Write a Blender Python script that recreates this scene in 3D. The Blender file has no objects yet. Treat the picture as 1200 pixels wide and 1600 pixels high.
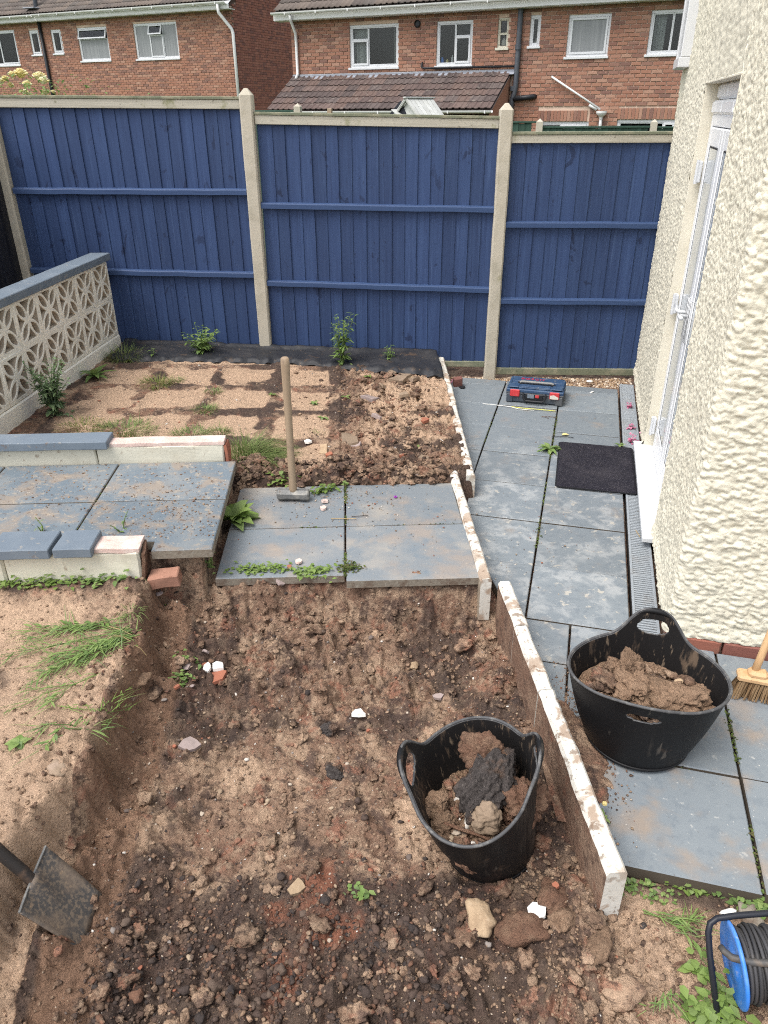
import bpy, bmesh, math, random
import numpy as np
from mathutils import Vector, Matrix

random.seed(7)
rng = np.random.default_rng(11)
D = bpy.data
scene = bpy.context.scene
COL = scene.collection
R = math.radians

# ------------------------------------------------------------------ camera, sky, sun, exposure
cam_d = D.cameras.new('camera')
cam = D.objects.new('camera', cam_d)
COL.objects.link(cam)
PITCH, ROLL, YAW = 0.4939, -0.0046, 0.2561
cy, sy, cp, sp, cr, sr = math.cos(YAW), math.sin(YAW), math.cos(PITCH), math.sin(PITCH), math.cos(ROLL), math.sin(ROLL)
c_right, c_fwd, c_up = Vector((cy, sy, 0)), Vector((-sy, cy, 0)), Vector((0, 0, 1))
f_ = c_fwd * cp - c_up * sp
u_ = c_fwd * sp + c_up * cp
r2 = c_right * cr + u_ * sr
u2 = -c_right * sr + u_ * cr
m3 = Matrix((r2, u2, -f_)).transposed()
cam.matrix_world = Matrix.Translation((0.533, -6.035, 2.024)) @ m3.to_4x4()
cam_d.sensor_fit = 'VERTICAL'
cam_d.sensor_height = 24.0
cam_d.lens = 1164.65 / 1600 * 24.0
cam_d.clip_start = 0.05
cam_d.clip_end = 400
scene.camera = cam

world = D.worlds.new('World')
scene.world = world
world.use_nodes = True
wn = world.node_tree
for n in list(wn.nodes):
    wn.nodes.remove(n)
SUN_EL, SUN_AZ = 62.0, 38.0          # azimuth: from behind the camera (-Y) towards the left (-X)
sky = wn.nodes.new('ShaderNodeTexSky')
sky.sky_type = 'NISHITA'
sky.sun_disc = False
sky.sun_elevation = R(SUN_EL)
sky.sun_rotation = R(180 + SUN_AZ)
sky.dust_density = 3.0
bw = wn.nodes.new('ShaderNodeRGBToBW')
mx = wn.nodes.new('ShaderNodeMix'); mx.data_type = 'RGBA'
mx.inputs[0].default_value = 0.72     # overcast: most of the blue is greyed out
bg = wn.nodes.new('ShaderNodeBackground')
bg.inputs[1].default_value = 0.15
wo = wn.nodes.new('ShaderNodeOutputWorld')
wn.links.new(sky.outputs[0], bw.inputs[0])
wn.links.new(sky.outputs[0], mx.inputs[6])
wn.links.new(bw.outputs[0], mx.inputs[7])
wn.links.new(mx.outputs[2], bg.inputs[0])
wn.links.new(bg.outputs[0], wo.inputs[0])

sl = D.lights.new('sun', 'SUN')
sl.energy = 0.8
sl.angle = R(32)
sl.color = (1.0, 0.965, 0.91)
so = D.objects.new('sun', sl)
COL.objects.link(so)
sd = Vector((-math.sin(R(SUN_AZ)) * math.cos(R(SUN_EL)), -math.cos(R(SUN_AZ)) * math.cos(R(SUN_EL)), math.sin(R(SUN_EL))))
so.rotation_euler = sd.to_track_quat('Z', 'Y').to_euler()
so.location = (0, -3, 12)

scene.view_settings.view_transform = 'Standard'
scene.view_settings.look = 'None'
scene.view_settings.gamma = 1
scene.view_settings.exposure = 1.38
scene.view_settings.use_curve_mapping = False
scene.cycles.max_bounces = 6
scene.cycles.use_denoising = False
scene.cycles.filter_width = 1.1

# ------------------------------------------------------------------ frames
GA = R(17.2)
GC, GS = math.cos(GA), math.sin(GA)
def W(u, v, z=0.0):
    return Vector((u * GC - v * GS, u * GS + v * GC, z))
def UV(x, y):
    return x * GC + y * GS, -x * GS + y * GC

# ------------------------------------------------------------------ noise
def _h(i, j, s):
    t = np.sin(i * 127.1 + j * 311.7 + s * 74.7) * 43758.5453
    return t - np.floor(t)
def vn(x, y, s=0):
    xi, yi = np.floor(x), np.floor(y)
    fx, fy = x - xi, y - yi
    fx = fx * fx * fx * (fx * (fx * 6 - 15) + 10)
    fy = fy * fy * fy * (fy * (fy * 6 - 15) + 10)
    a, b = _h(xi, yi, s), _h(xi + 1, yi, s)
    c, d = _h(xi, yi + 1, s), _h(xi + 1, yi + 1, s)
    return (a + (b - a) * fx) * (1 - fy) + (c + (d - c) * fx) * fy
def fbm(x, y, o=4, s=0, g=0.5):
    t, a, n = 0.0, 1.0, 0.0
    for k in range(o):
        t = t + a * (vn(x + 17.3 * k, y - 9.1 * k, s + k) * 2 - 1)
        n += a
        x, y = x * 2.03, y * 2.03
        a *= g
    return t / n
def sst(a, b, x):
    t = np.clip((x - a) / (b - a), 0, 1)
    return t * t * (3 - 2 * t)

# ------------------------------------------------------------------ materials
def mat(name, col, rough=0.85, layers=(), bump=(), rnd=0.0, metallic=0.0, spec=0.3, trans=0.0, isl=False, coord='pos', attr=(), val_noise=None):
    """layers: (scale, detail, lo, hi, colour, amount[, distortion]) noise patches over the base colour;
    bump: (scale, strength, distance[, kind]); rnd: random value shift per object / per piece; attr: (attribute, colour, amount, noise scale)"""
    m = D.materials.new(name)
    m.use_nodes = True
    nt = m.node_tree
    N, L = nt.nodes, nt.links
    b = N['Principled BSDF']
    b.inputs['Roughness'].default_value = rough
    b.inputs['Metallic'].default_value = metallic
    b.inputs['Specular IOR Level'].default_value = spec
    if coord == 'pos':
        co = N.new('ShaderNodeNewGeometry').outputs['Position']
    else:
        co = N.new('ShaderNodeTexCoord').outputs['Object']
    def noise(scale, detail=4, dist=0.0, rough_=0.6):
        n = N.new('ShaderNodeTexNoise')
        n.inputs['Detail'].default_value = detail
        n.inputs['Roughness'].default_value = rough_
        n.inputs['Distortion'].default_value = dist
        if isinstance(scale, tuple):
            mp = N.new('ShaderNodeMapping')
            mp.inputs['Scale'].default_value = scale
            L.new(co, mp.inputs['Vector'])
            L.new(mp.outputs[0], n.inputs['Vector'])
            n.inputs['Scale'].default_value = 1.0
        else:
            L.new(co, n.inputs['Vector'])
            n.inputs['Scale'].default_value = scale
        return n.outputs[0]
    def ramp(v, lo, hi):
        r = N.new('ShaderNodeMapRange')
        r.interpolation_type = 'SMOOTHSTEP'
        L.new(v, r.inputs[0])
        r.inputs[1].default_value = lo
        r.inputs[2].default_value = hi
        return r.outputs[0]
    def mul(v, k):
        x = N.new('ShaderNodeMath'); x.operation = 'MULTIPLY'
        L.new(v, x.inputs[0])
        if isinstance(k, (int, float)):
            x.inputs[1].default_value = k
        else:
            L.new(k, x.inputs[1])
        return x.outputs[0]
    def mixc(fac, a, c):
        x = N.new('ShaderNodeMix'); x.data_type = 'RGBA'
        L.new(fac, x.inputs[0])
        if isinstance(a, tuple): x.inputs[6].default_value = (*a, 1)
        else: L.new(a, x.inputs[6])
        if isinstance(c, tuple): x.inputs[7].default_value = (*c, 1)
        else: L.new(c, x.inputs[7])
        return x.outputs[2]
    cur = tuple(col)
    rv = None
    if rnd or isl:
        oi = N.new('ShaderNodeObjectInfo').outputs['Random']
        ge = N.new('ShaderNodeNewGeometry').outputs['Random Per Island']
        ad = N.new('ShaderNodeMath'); ad.operation = 'ADD'
        L.new(oi, ad.inputs[0]); L.new(ge, ad.inputs[1])
        fr = N.new('ShaderNodeMath'); fr.operation = 'FRACT'
        L.new(ad.outputs[0], fr.inputs[0])
        rv = fr.outputs[0]
    if isl and isinstance(isl, (list, tuple)):
        cr_ = N.new('ShaderNodeValToRGB')
        cr_.color_ramp.interpolation = 'CONSTANT' if len(isl) > 2 else 'LINEAR'
        els = cr_.color_ramp.elements
        els[0].color = (*isl[0], 1); els[0].position = 0
        els[1].color = (*isl[1], 1); els[1].position = 1.0 / len(isl)
        for k, c in enumerate(isl[2:]):
            e = els.new((k + 2) / len(isl)); e.color = (*c, 1)
        L.new(rv, cr_.inputs[0])
        cur = cr_.outputs[0]
    for ly in layers:
        sc, de, lo, hi, c, am = ly[:6]
        f = mul(ramp(noise(sc, de, ly[6] if len(ly) > 6 else 0.0), lo, hi), am)
        if len(ly) > 7:      # wear centred on a spot of the place
            vd = N.new('ShaderNodeVectorMath'); vd.operation = 'DISTANCE'
            L.new(co, vd.inputs[0]); vd.inputs[1].default_value = ly[7]
            f = mul(f, ramp(vd.outputs['Value'], ly[8], ly[8] * 0.35))
        cur = mixc(f, cur, c)
    for an, c, am, nsc in attr:
        at = N.new('ShaderNodeAttribute'); at.attribute_name = an
        f = at.outputs['Fac']
        if nsc:
            ad = N.new('ShaderNodeMath'); ad.operation = 'ADD'
            L.new(f, ad.inputs[0])
            sb = N.new('ShaderNodeMath'); sb.operation = 'SUBTRACT'
            L.new(noise(nsc, 6), sb.inputs[0]); sb.inputs[1].default_value = 0.5
            L.new(mul(sb.outputs[0], 0.9), ad.inputs[1])
            f = ramp(ad.outputs[0], 0.25, 0.75)
        cur = mixc(mul(f, am), cur, c)
    if rnd:
        hs = N.new('ShaderNodeHueSaturation')
        mr = N.new('ShaderNodeMapRange')
        L.new(rv, mr.inputs[0])
        mr.inputs[3].default_value = 1 - rnd
        mr.inputs[4].default_value = 1 + rnd
        L.new(mr.outputs[0], hs.inputs['Value'])
        if isinstance(cur, tuple): hs.inputs['Color'].default_value = (*cur, 1)
        else: L.new(cur, hs.inputs['Color'])
        cur = hs.outputs[0]
    if val_noise:
        hs = N.new('ShaderNodeHueSaturation')
        mr = N.new('ShaderNodeMapRange')
        L.new(noise(val_noise[0], 5), mr.inputs[0])
        mr.inputs[1].default_value = 0.25; mr.inputs[2].default_value = 0.75
        mr.inputs[3].default_value = 1 - val_noise[1]
        mr.inputs[4].default_value = 1 + val_noise[1]
        L.new(mr.outputs[0], hs.inputs['Value'])
        if isinstance(cur, tuple): hs.inputs['Color'].default_value = (*cur, 1)
        else: L.new(cur, hs.inputs['Color'])
        cur = hs.outputs[0]
    if isinstance(cur, tuple): b.inputs['Base Color'].default_value = (*cur, 1)
    else: L.new(cur, b.inputs['Base Color'])
    last = None
    for bp in bump:
        bn = N.new('ShaderNodeBump')
        bn.inputs['Strength'].default_value = bp[1]
        bn.inputs['Distance'].default_value = bp[2]
        if len(bp) > 3 and bp[3] == 'vor':
            v = N.new('ShaderNodeTexVoronoi'); v.inputs['Scale'].default_value = bp[0]
            L.new(co, v.inputs['Vector']); hh = v.outputs['Distance']
        else:
            hh = noise(bp[0], 6)
        L.new(hh, bn.inputs['Height'])
        if last: L.new(last, bn.inputs['Normal'])
        last = bn.outputs[0]
    if last: L.new(last, b.inputs['Normal'])
    if trans:
        tr = N.new('ShaderNodeBsdfTranslucent')
        if isinstance(cur, tuple): tr.inputs[0].default_value = (*cur, 1)
        else: L.new(cur, tr.inputs[0])
        ms = N.new('ShaderNodeMixShader'); ms.inputs[0].default_value = trans
        L.new(b.outputs[0], ms.inputs[1]); L.new(tr.outputs[0], ms.inputs[2])
        L.new(ms.outputs[0], N['Material Output'].inputs[0])
    return m

DIRT = (0.17, 0.105, 0.065)
M = {}
SOIL_L = [(1.9, 6, .42, .62, (0.27, 0.175, 0.118), .7), (5.5, 10, .49, .58, (0.37, 0.255, 0.172), .8, .6), (8, 10, .52, .60, (0.078, 0.050, 0.040), .8, .5), (10, 8, .55, .63, (0.28, 0.125, 0.080), .65, .4), (30, 9, .52, .64, (0.36, 0.255, 0.175), .6), (38, 8, .55, .64, (0.07, 0.046, 0.036), .7), (110, 4, .58, .68, (0.33, 0.24, 0.165), .35), (140, 3, .60, .70, (0.07, 0.048, 0.038), .4)]
M['soil'] = mat('soil', (0.195, 0.115, 0.077), 0.95, layers=SOIL_L,
    attr=[('sand', (0.47, 0.325, 0.22), 0.9, 16), ('dark', (0.052, 0.036, 0.030), 0.82, 12), ('red', (0.25, 0.100, 0.058), 0.75, 10), ('clay', (0.23, 0.135, 0.085), 0.75, 14)],
    bump=[(45, .9, .02), (130, .9, .010), (320, .6, .004)], val_noise=(60, .18))
M['clod'] = mat('clod_soil', (0.175, 0.107, 0.071), 0.95, layers=SOIL_L, isl=True, rnd=.22, bump=[(70, 1, .012), (160, .9, .006), (380, .6, .003)])
M['clod_dark'] = mat('cinder_soil', (0.05, 0.035, 0.03), 0.95, isl=[(0.055, 0.040, 0.034), (0.09, 0.058, 0.044), (0.042, 0.033, 0.03), (0.075, 0.052, 0.042), (0.12, 0.078, 0.054), (0.15, 0.08, 0.052), (0.11, 0.078, 0.06)],
    layers=[(60, 5, .55, .7, (0.12, 0.08, 0.055), .5)], bump=[(110, .8, .006)])
M['clod_sand'] = mat('sand_crumbs', (0.4, 0.26, 0.16), 0.95, isl=[(0.26, 0.175, 0.115), (0.21, 0.138, 0.09), (0.31, 0.215, 0.145), (0.17, 0.108, 0.07)], bump=[(120, .7, .005)])
M['grit'] = mat('grit', (0.3, 0.25, 0.2), 0.85, isl=[(0.30, 0.22, 0.15), (0.20, 0.15, 0.11), (0.40, 0.33, 0.26), (0.26, 0.10, 0.06), (0.22, 0.19, 0.17), (0.13, 0.10, 0.085), (0.34, 0.26, 0.18), (0.25, 0.18, 0.12), (0.18, 0.12, 0.08), (0.52, 0.48, 0.43)])
M['gravel'] = mat('gravel', (0.3, 0.22, 0.15), 0.8, isl=[(0.38, 0.27, 0.18), (0.27, 0.18, 0.11), (0.48, 0.38, 0.28), (0.2, 0.13, 0.09), (0.33, 0.22, 0.13), (0.55, 0.47, 0.38)])
slab_l = [(1.6, 5, .45, .70, (0.205, 0.228, 0.24), .55), (30, 6, .62, .70, (0.40, 0.40, 0.38), .55), (5, 9, .54, .72, (0.27, 0.215, 0.17), .5), (75, 3, .68, .73, (0.10, 0.09, 0.08), .7), (120, 2, .71, .75, (0.55, 0.53, 0.48), .8)]
M['slab'] = mat('painted_slab', (0.172, 0.195, 0.212), 0.62,
    layers=slab_l + [(6.5, 14, .46, .62, (0.325, 0.335, 0.335), .72, 0.3, (0.42, -2.35, 0), 1.6), (17, 12, .60, .65, (0.43, 0.395, 0.335), .7, 0.3, (0.42, -2.45, 0), 1.7), (24, 10, .50, .64, (0.145, 0.168, 0.188), .7, 0.3), (5, 10, .48, .68, (0.27, 0.205, 0.15), .6, 0.3, (1.0, -4.1, 0), 1.0)],
    bump=[(120, .15, .003), (7, .2, .006)], rnd=.10, spec=.35)
M['slab_step'] = mat('dusty_slab', (0.175, 0.195, 0.21), 0.66,
    layers=[(3.2, 6, .45, .68, (0.32, 0.29, 0.25), .75), (5, 10, .48, .68, (0.31, 0.235, 0.175), .5), (11, 9, .55, .7, (0.14, 0.172, 0.20), .7), (60, 4, .64, .7, (0.42, 0.36, 0.29), .7), (120, 2, .70, .74, (0.08, 0.06, 0.05), .8)],
    bump=[(120, .15, .003)], rnd=.06, spec=.3)
M['slab_up'] = mat('soiled_slab', (0.13, 0.16, 0.185), 0.7,
    layers=[(4, 6, .45, .66, (0.20, 0.215, 0.22), .7), (6, 11, .47, .64, (0.26, 0.205, 0.155), .75, .5), (34, 8, .55, .66, (0.34, 0.28, 0.21), .6), (24, 5, .62, .68, (0.12, 0.085, 0.065), .8), (110, 3, .67, .71, (0.58, 0.53, 0.45), .8)],
    bump=[(120, .2, .003)], rnd=.06, spec=.3)
M['slab_side'] = mat('slab_edge_concrete', (0.22, 0.19, 0.15), 0.9, layers=[(18, 5, .45, .65, (0.13, 0.09, 0.065), .8), (60, 4, .55, .7, (0.34, 0.31, 0.26), .5)], bump=[(80, .5, .006)])
M['blue'] = mat('blue_fence_paint', (0.026, 0.048, 0.120), 0.62, layers=[((34, 34, 1.2), 5, .4, .68, (0.036, 0.065, 0.152), .85), ((110, 110, 3.0), 4, .52, .7, (0.018, 0.032, 0.085), .7), ((11, 11, 6), 4, .63, .68, (0.011, 0.019, 0.052), .8, .5), ((45, 45, 1.5), 5, .58, .68, (0.055, 0.092, 0.19), .5), (1.1, 3, .4, .7, (0.030, 0.055, 0.133), .6)],
    bump=[((70, 70, 2.5), .35, .004)], rnd=.15, spec=.3)
M['blue_rail'] = mat('blue_rail_paint', (0.035, 0.064, 0.145), 0.6, layers=[((3, 3, 60), 4, .5, .7, (0.025, 0.044, 0.11), .6)], bump=[((4, 4, 90), .3, .003)], rnd=.05, spec=.3)
M['cap'] = mat('weathered_cap_timber', (0.43, 0.40, 0.33), 0.9, layers=[((2, 2, 50), 5, .45, .7, (0.30, 0.275, 0.22), .7), (5, 6, .56, .68, (0.20, 0.20, 0.095), .75), (40, 4, .62, .7, (0.14, 0.12, 0.09), .6)], bump=[((6, 6, 120), .4, .003)])
M['cap_green'] = mat('algae_timber', (0.165, 0.175, 0.12), 0.9, layers=[(9, 6, .45, .65, (0.29, 0.27, 0.19), .7), (24, 4, .6, .7, (0.075, 0.085, 0.05), .7)], bump=[(60, .4, .004)])
M['post'] = mat('concrete_post', (0.44, 0.40, 0.325), 0.92, layers=[(6, 6, .45, .68, (0.34, 0.31, 0.24), .7), (26, 5, .6, .7, (0.52, 0.48, 0.41), .6), (5, 5, .62, .74, (0.26, 0.24, 0.14), .6), (90, 3, .66, .72, (0.15, 0.13, 0.10), .6)], bump=[(70, .4, .004)])
M['charcoal'] = mat('dark_stained_boards', (0.012, 0.013, 0.019), 0.6, layers=[((30, 30, 1), 4, .45, .7, (0.022, 0.023, 0.03), .8)], bump=[((60, 60, 3), .3, .003)], rnd=.2)
M['screen'] = mat('cream_block_paint', (0.80, 0.765, 0.67), 0.8, layers=[(3, 5, .5, .75, (0.72, 0.67, 0.56), .6), (22, 6, .60, .70, (0.40, 0.34, 0.25), .6), (70, 4, .66, .71, (0.24, 0.20, 0.15), .55)], bump=[(60, .3, .004)], rnd=.04)
M['coping'] = mat('slate_blue_coping_paint', (0.145, 0.178, 0.215), 0.65, layers=[(5, 5, .45, .7, (0.19, 0.222, 0.255), .7), (30, 6, .62, .69, (0.30, 0.28, 0.25), .6), (13, 6, .64, .72, (0.17, 0.115, 0.08), .8)], bump=[(90, .25, .003)], rnd=.07)
M['cream'] = mat('cream_wall_paint', (0.60, 0.57, 0.465), 0.8, layers=[(7, 5, .5, .72, (0.49, 0.45, 0.35), .7), (26, 6, .61, .69, (0.27, 0.21, 0.15), .7)], bump=[(40, .3, .006)])
M['pink'] = mat('bare_pink_mortar', (0.60, 0.44, 0.385), 0.92, layers=[(11, 6, .45, .65, (0.66, 0.55, 0.49), .8), (24, 5, .6, .7, (0.36, 0.25, 0.20), .6)], bump=[(40, .6, .008)])
M['edge_white'] = mat('chipped_white_paint', (0.60, 0.575, 0.515), 0.75, layers=[(9, 9, .51, .58, (0.33, 0.235, 0.165), .85, .5), (60, 6, .60, .68, (0.17, 0.115, 0.08), .8), (22, 8, .58, .63, (0.20, 0.135, 0.092), .8), (5, 5, .5, .7, (0.55, 0.52, 0.45), .6)], bump=[(50, .4, .004)])
M['edge_side'] = mat('soil_stained_concrete', (0.19, 0.112, 0.076), 0.95, layers=[(5, 7, .45, .62, (0.27, 0.18, 0.125), .85), (14, 7, .5, .64, (0.115, 0.070, 0.050), .85), (70, 5, .55, .68, (0.30, 0.215, 0.155), .7), (8, 6, .58, .70, (0.22, 0.09, 0.055), .8)], bump=[(50, 1, .012), (150, .8, .006)])
M['edge_side_pale'] = mat('stained_concrete_pale', (0.30, 0.25, 0.19), 0.95, layers=[(5, 6, .45, .65, (0.21, 0.155, 0.11), .8), (40, 5, .6, .7, (0.42, 0.38, 0.31), .6)], bump=[(60, .6, .006)])
M['render'] = mat('cream_pebbledash', (0.655, 0.615, 0.495), 0.88, layers=[(1.3, 4, .45, .72, (0.59, 0.55, 0.44), .6), (60, 4, .60, .70, (0.40, 0.355, 0.26), .6), (9, 5, .66, .76, (0.50, 0.43, 0.30), .4)], bump=[(140, .55, .004), (380, .3, .0015)])
M['render_smooth'] = mat('cream_reveal_render', (0.66, 0.615, 0.50), 0.85, bump=[(90, .4, .003)], layers=[(9, 4, .5, .7, (0.56, 0.51, 0.40), .5)])
M['upvc'] = mat('white_upvc', (0.60, 0.61, 0.62), 0.28, layers=[(9, 5, .55, .75, (0.52, 0.52, 0.51), .5)], spec=.5)
M['door_upvc'] = mat('white_door_upvc', (0.82, 0.83, 0.84), 0.28, layers=[(9, 5, .55, .75, (0.72, 0.72, 0.71), .5)], spec=.5)  # white uPVC copy painted lighter to offset the shade in the door recess
M['gasket'] = mat('black_gasket', (0.012, 0.012, 0.016), 0.5)
M['glass_old'] = mat('window_glass', (0.018, 0.020, 0.022), 0.06, spec=.45, layers=[(1.5, 4, .5, .68, (0.045, 0.05, 0.052), .7)])
def glass_mat(name, tint, refl):
    m = D.materials.new(name); m.use_nodes = True
    nt = m.node_tree; N, L = nt.nodes, nt.links
    tr = N.new('ShaderNodeBsdfTransparent'); tr.inputs[0].default_value = (*tint, 1)
    gl = N.new('ShaderNodeBsdfGlossy'); gl.inputs['Roughness'].default_value = .03; gl.inputs[0].default_value = (.9, .93, .95, 1)
    ms = N.new('ShaderNodeMixShader'); ms.inputs[0].default_value = refl
    L.new(tr.outputs[0], ms.inputs[1]); L.new(gl.outputs[0], ms.inputs[2]); L.new(ms.outputs[0], N['Material Output'].inputs[0])
    return m
M['glass'] = glass_mat('window_glass', (.75, .78, .78), .022)
M['door_glass'] = mat('door_glass', (0.42, 0.45, 0.46), 0.1, spec=.5, layers=[((3, 3, .3), 4, .4, .7, (0.52, 0.55, 0.56), .8)])  # pale streaked colour stands in for reflections and the blinds inside
M['glass_pale'] = mat('net_curtained_glass', (0.20, 0.21, 0.215), 0.15, spec=.3, layers=[((18, 18, .6), 4, .4, .7, (0.28, 0.29, 0.29), .8)])
M['curtain'] = mat('curtain_cloth', (0.50, 0.50, 0.47), 0.9, layers=[((26, 26, .5), 3, .42, .6, (0.34, 0.34, 0.33), .9)])
M['plastic_white'] = mat('white_plastic', (0.66, 0.655, 0.64), 0.4, spec=.5, layers=[(4, 5, .5, .72, (0.58, 0.575, 0.54), .6)])
M['plastic_black'] = mat('black_pipe_plastic', (0.018, 0.019, 0.022), 0.45)
M['plastic_grey'] = mat('grey_soil_pipe', (0.065, 0.072, 0.085), 0.5, layers=[(9, 5, .5, .7, (0.11, 0.115, 0.12), .6)])
M['lead'] = mat('lead_flashing', (0.26, 0.275, 0.31), 0.65, layers=[(8, 5, .5, .7, (0.36, 0.375, 0.40), .7)], bump=[(20, .3, .01)])
M['brick'] = mat('house_brick', (0.3, 0.1, 0.06), 0.9, isl=[(0.315, 0.160, 0.108), (0.28, 0.138, 0.096), (0.335, 0.175, 0.122), (0.225, 0.115, 0.086), (0.31, 0.155, 0.105), (0.36, 0.21, 0.15), (0.295, 0.145, 0.10), (0.25, 0.136, 0.102), (0.325, 0.165, 0.112), (0.19, 0.105, 0.083)],
    layers=[(.8, 4, .45, .7, (0.34, 0.15, 0.09), .35), (16, 5, .6, .72, (0.46, 0.27, 0.18), .6), (40, 4, .55, .7, (0.2, 0.08, 0.05), .5)], bump=[(50, .4, .006)])
M['brick_dark'] = mat('gable_brick', (0.2, 0.07, 0.05), 0.9, isl=[(0.255, 0.100, 0.073), (0.28, 0.115, 0.083), (0.22, 0.088, 0.068), (0.27, 0.105, 0.073), (0.18, 0.08, 0.066), (0.30, 0.125, 0.09)],
    layers=[(14, 5, .6, .72, (0.27, 0.14, 0.10), .5)], bump=[(50, .4, .006)])  # gable side's shade is in these darker colours; dark red plinth bricks share them
M['mortar'] = mat('mortar', (0.60, 0.45, 0.35), 0.95, layers=[(1.2, 4, .45, .7, (0.43, 0.30, 0.22), .7), (30, 4, .5, .7, (0.55, 0.40, 0.31), .5)])
M['mortar_dark'] = mat('gable_mortar', (0.40, 0.28, 0.225), 0.95)  # darker copy of mortar, with the gable's shade in its colour
M['tile'] = mat('concrete_roof_tile', (0.1, 0.07, 0.06), 0.92, isl=[(0.105, 0.074, 0.066), (0.090, 0.064, 0.058), (0.130, 0.092, 0.080), (0.10, 0.078, 0.072), (0.078, 0.059, 0.055), (0.115, 0.078, 0.066)], layers=[(10, 6, .56, .68, (0.21, 0.18, 0.15), .6), (45, 5, .6, .7, (0.05, 0.04, 0.037), .6)], bump=[(60, .5, .006)])
M['tile_grey'] = mat('grey_brown_roof_tile', (0.12, 0.10, 0.085), 0.92, isl=[(0.125, 0.102, 0.088), (0.10, 0.083, 0.074), (0.145, 0.117, 0.098), (0.11, 0.095, 0.085)], layers=[(10, 6, .58, .7, (0.22, 0.20, 0.16), .6), (45, 5, .6, .7, (0.05, 0.045, 0.04), .6)], bump=[(60, .5, .006)])
M['green_fence'] = mat('green_fence_paint', (0.030, 0.062, 0.045), 0.75, layers=[((30, 30, 1), 4, .45, .7, (0.045, 0.085, 0.062), .8)], rnd=.2)
M['slat'] = mat('weathered_white_slats', (0.47, 0.475, 0.45), 0.85, layers=[(8, 5, .45, .7, (0.35, 0.35, 0.32), .7), (30, 5, .6, .7, (0.22, 0.21, 0.18), .6)], rnd=.12)
M['rubber'] = mat('black_rubber', (0.008, 0.008, 0.0088), 0.5, spec=.22, coord='obj', layers=[((9, 9, 1.4), 7, .60, .72, (0.085, 0.072, 0.060), .55), ((30, 30, 5), 6, .64, .72, (0.11, 0.095, 0.08), .6), (7, 7, .62, .74, (0.12, 0.075, 0.048), .5)], bump=[(8, .2, .012)])
M['rubber_in'] = mat('soiled_rubber_lining', (0.012, 0.011, 0.011), 0.6, spec=.2, coord='obj', layers=[((24, 24, 6), 7, .55, .68, (0.15, 0.105, 0.072), .75), ((60, 60, 14), 5, .60, .68, (0.24, 0.18, 0.125), .6), (5, 5, .56, .70, (0.15, 0.095, 0.06), .7)])
M['rim'] = mat('worn_rubber_edge', (0.07, 0.07, 0.072), 0.55, layers=[(30, 5, .5, .68, (0.17, 0.165, 0.155), .8), (11, 4, .55, .7, (0.022, 0.022, 0.024), .8)])
M['wood'] = mat('ash_handle', (0.33, 0.245, 0.165), 0.6, layers=[((40, 40, 2), 5, .45, .7, (0.25, 0.175, 0.115), .7), (9, 5, .55, .7, (0.17, 0.125, 0.09), .6)])
M['wood_new'] = mat('pine_handle', (0.56, 0.36, 0.19), 0.5, layers=[((40, 40, 3), 4, .45, .7, (0.46, 0.275, 0.135), .7)])
M['bristle'] = mat('coco_bristle', (0.22, 0.14, 0.07), 0.9, isl=[(0.24, 0.155, 0.08), (0.17, 0.10, 0.05), (0.30, 0.20, 0.11)])
M['steel'] = mat('dull_hammer_steel', (0.17, 0.17, 0.165), 0.6, metallic=.35, layers=[(20, 6, .5, .68, (0.30, 0.285, 0.255), .8), (50, 5, .58, .7, (0.10, 0.085, 0.07), .7)], bump=[(60, .5, .004)])
M['spade'] = mat('soiled_spade_steel', (0.075, 0.070, 0.067), 0.65, metallic=.25, coord='obj', layers=[(9, 7, .46, .62, (0.17, 0.13, 0.1), .8), (90, 5, .46, .6, (0.20, 0.155, 0.115), .75), (22, 6, .62, .70, (0.28, 0.20, 0.135), .7)], bump=[(120, .4, .002)])
M['shaft'] = mat('soiled_shaft', (0.028, 0.024, 0.022), 0.55, layers=[(12, 6, .5, .66, (0.12, 0.075, 0.05), .7)])
M['navy'] = mat('navy_toolbox_plastic', (0.030, 0.062, 0.125), 0.5, coord='obj', layers=[(9, 6, .45, .68, (0.06, 0.10, 0.165), .7), (26, 6, .6, .7, (0.22, 0.215, 0.20), .6)])
M['navy_dusty'] = mat('dusty_toolbox_base', (0.055, 0.068, 0.085), 0.6, coord='obj', layers=[(7, 6, .45, .65, (0.105, 0.108, 0.110), .8), (26, 6, .6, .7, (0.2, 0.19, 0.17), .6)])
M['red'] = mat('red_latch_plastic', (0.52, 0.045, 0.05), 0.5, layers=[(40, 5, .55, .7, (0.55, 0.22, 0.2), .6)])
M['red_ink'] = mat('red_lettering', (0.42, 0.04, 0.07), 0.5)
M['label'] = mat('worn_paper_sticker', (0.62, 0.57, 0.50), 0.7)
M['grey_plastic'] = mat('grey_handle_plastic', (0.24, 0.235, 0.225), 0.5, layers=[(30, 5, .5, .7, (0.34, 0.33, 0.31), .6)])
M['mat'] = mat('black_mat_pile', (0.012, 0.011, 0.018), 0.98, layers=[(4, 6, .48, .72, (0.035, 0.031, 0.038), .7), (150, 3, .52, .68, (0.085, 0.077, 0.088), .7), (280, 2, .67, .73, (0.2, 0.17, 0.14), .7)], bump=[(350, .9, .006), (90, .5, .006)])
M['mat_edge'] = mat('mat_rubber_edge', (0.012, 0.012, 0.014), 0.6)
M['grate'] = mat('grey_drain_plastic', (0.27, 0.295, 0.315), 0.5, layers=[(6, 5, .5, .7, (0.26, 0.265, 0.265), .7), (40, 5, .6, .7, (0.16, 0.13, 0.1), .5)])
M['joint_soil'] = mat('slab_joint_soil', (0.085, 0.068, 0.050), 0.95)
M['void'] = mat('drain_silt', (0.02, 0.016, 0.013), 0.95)
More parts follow.
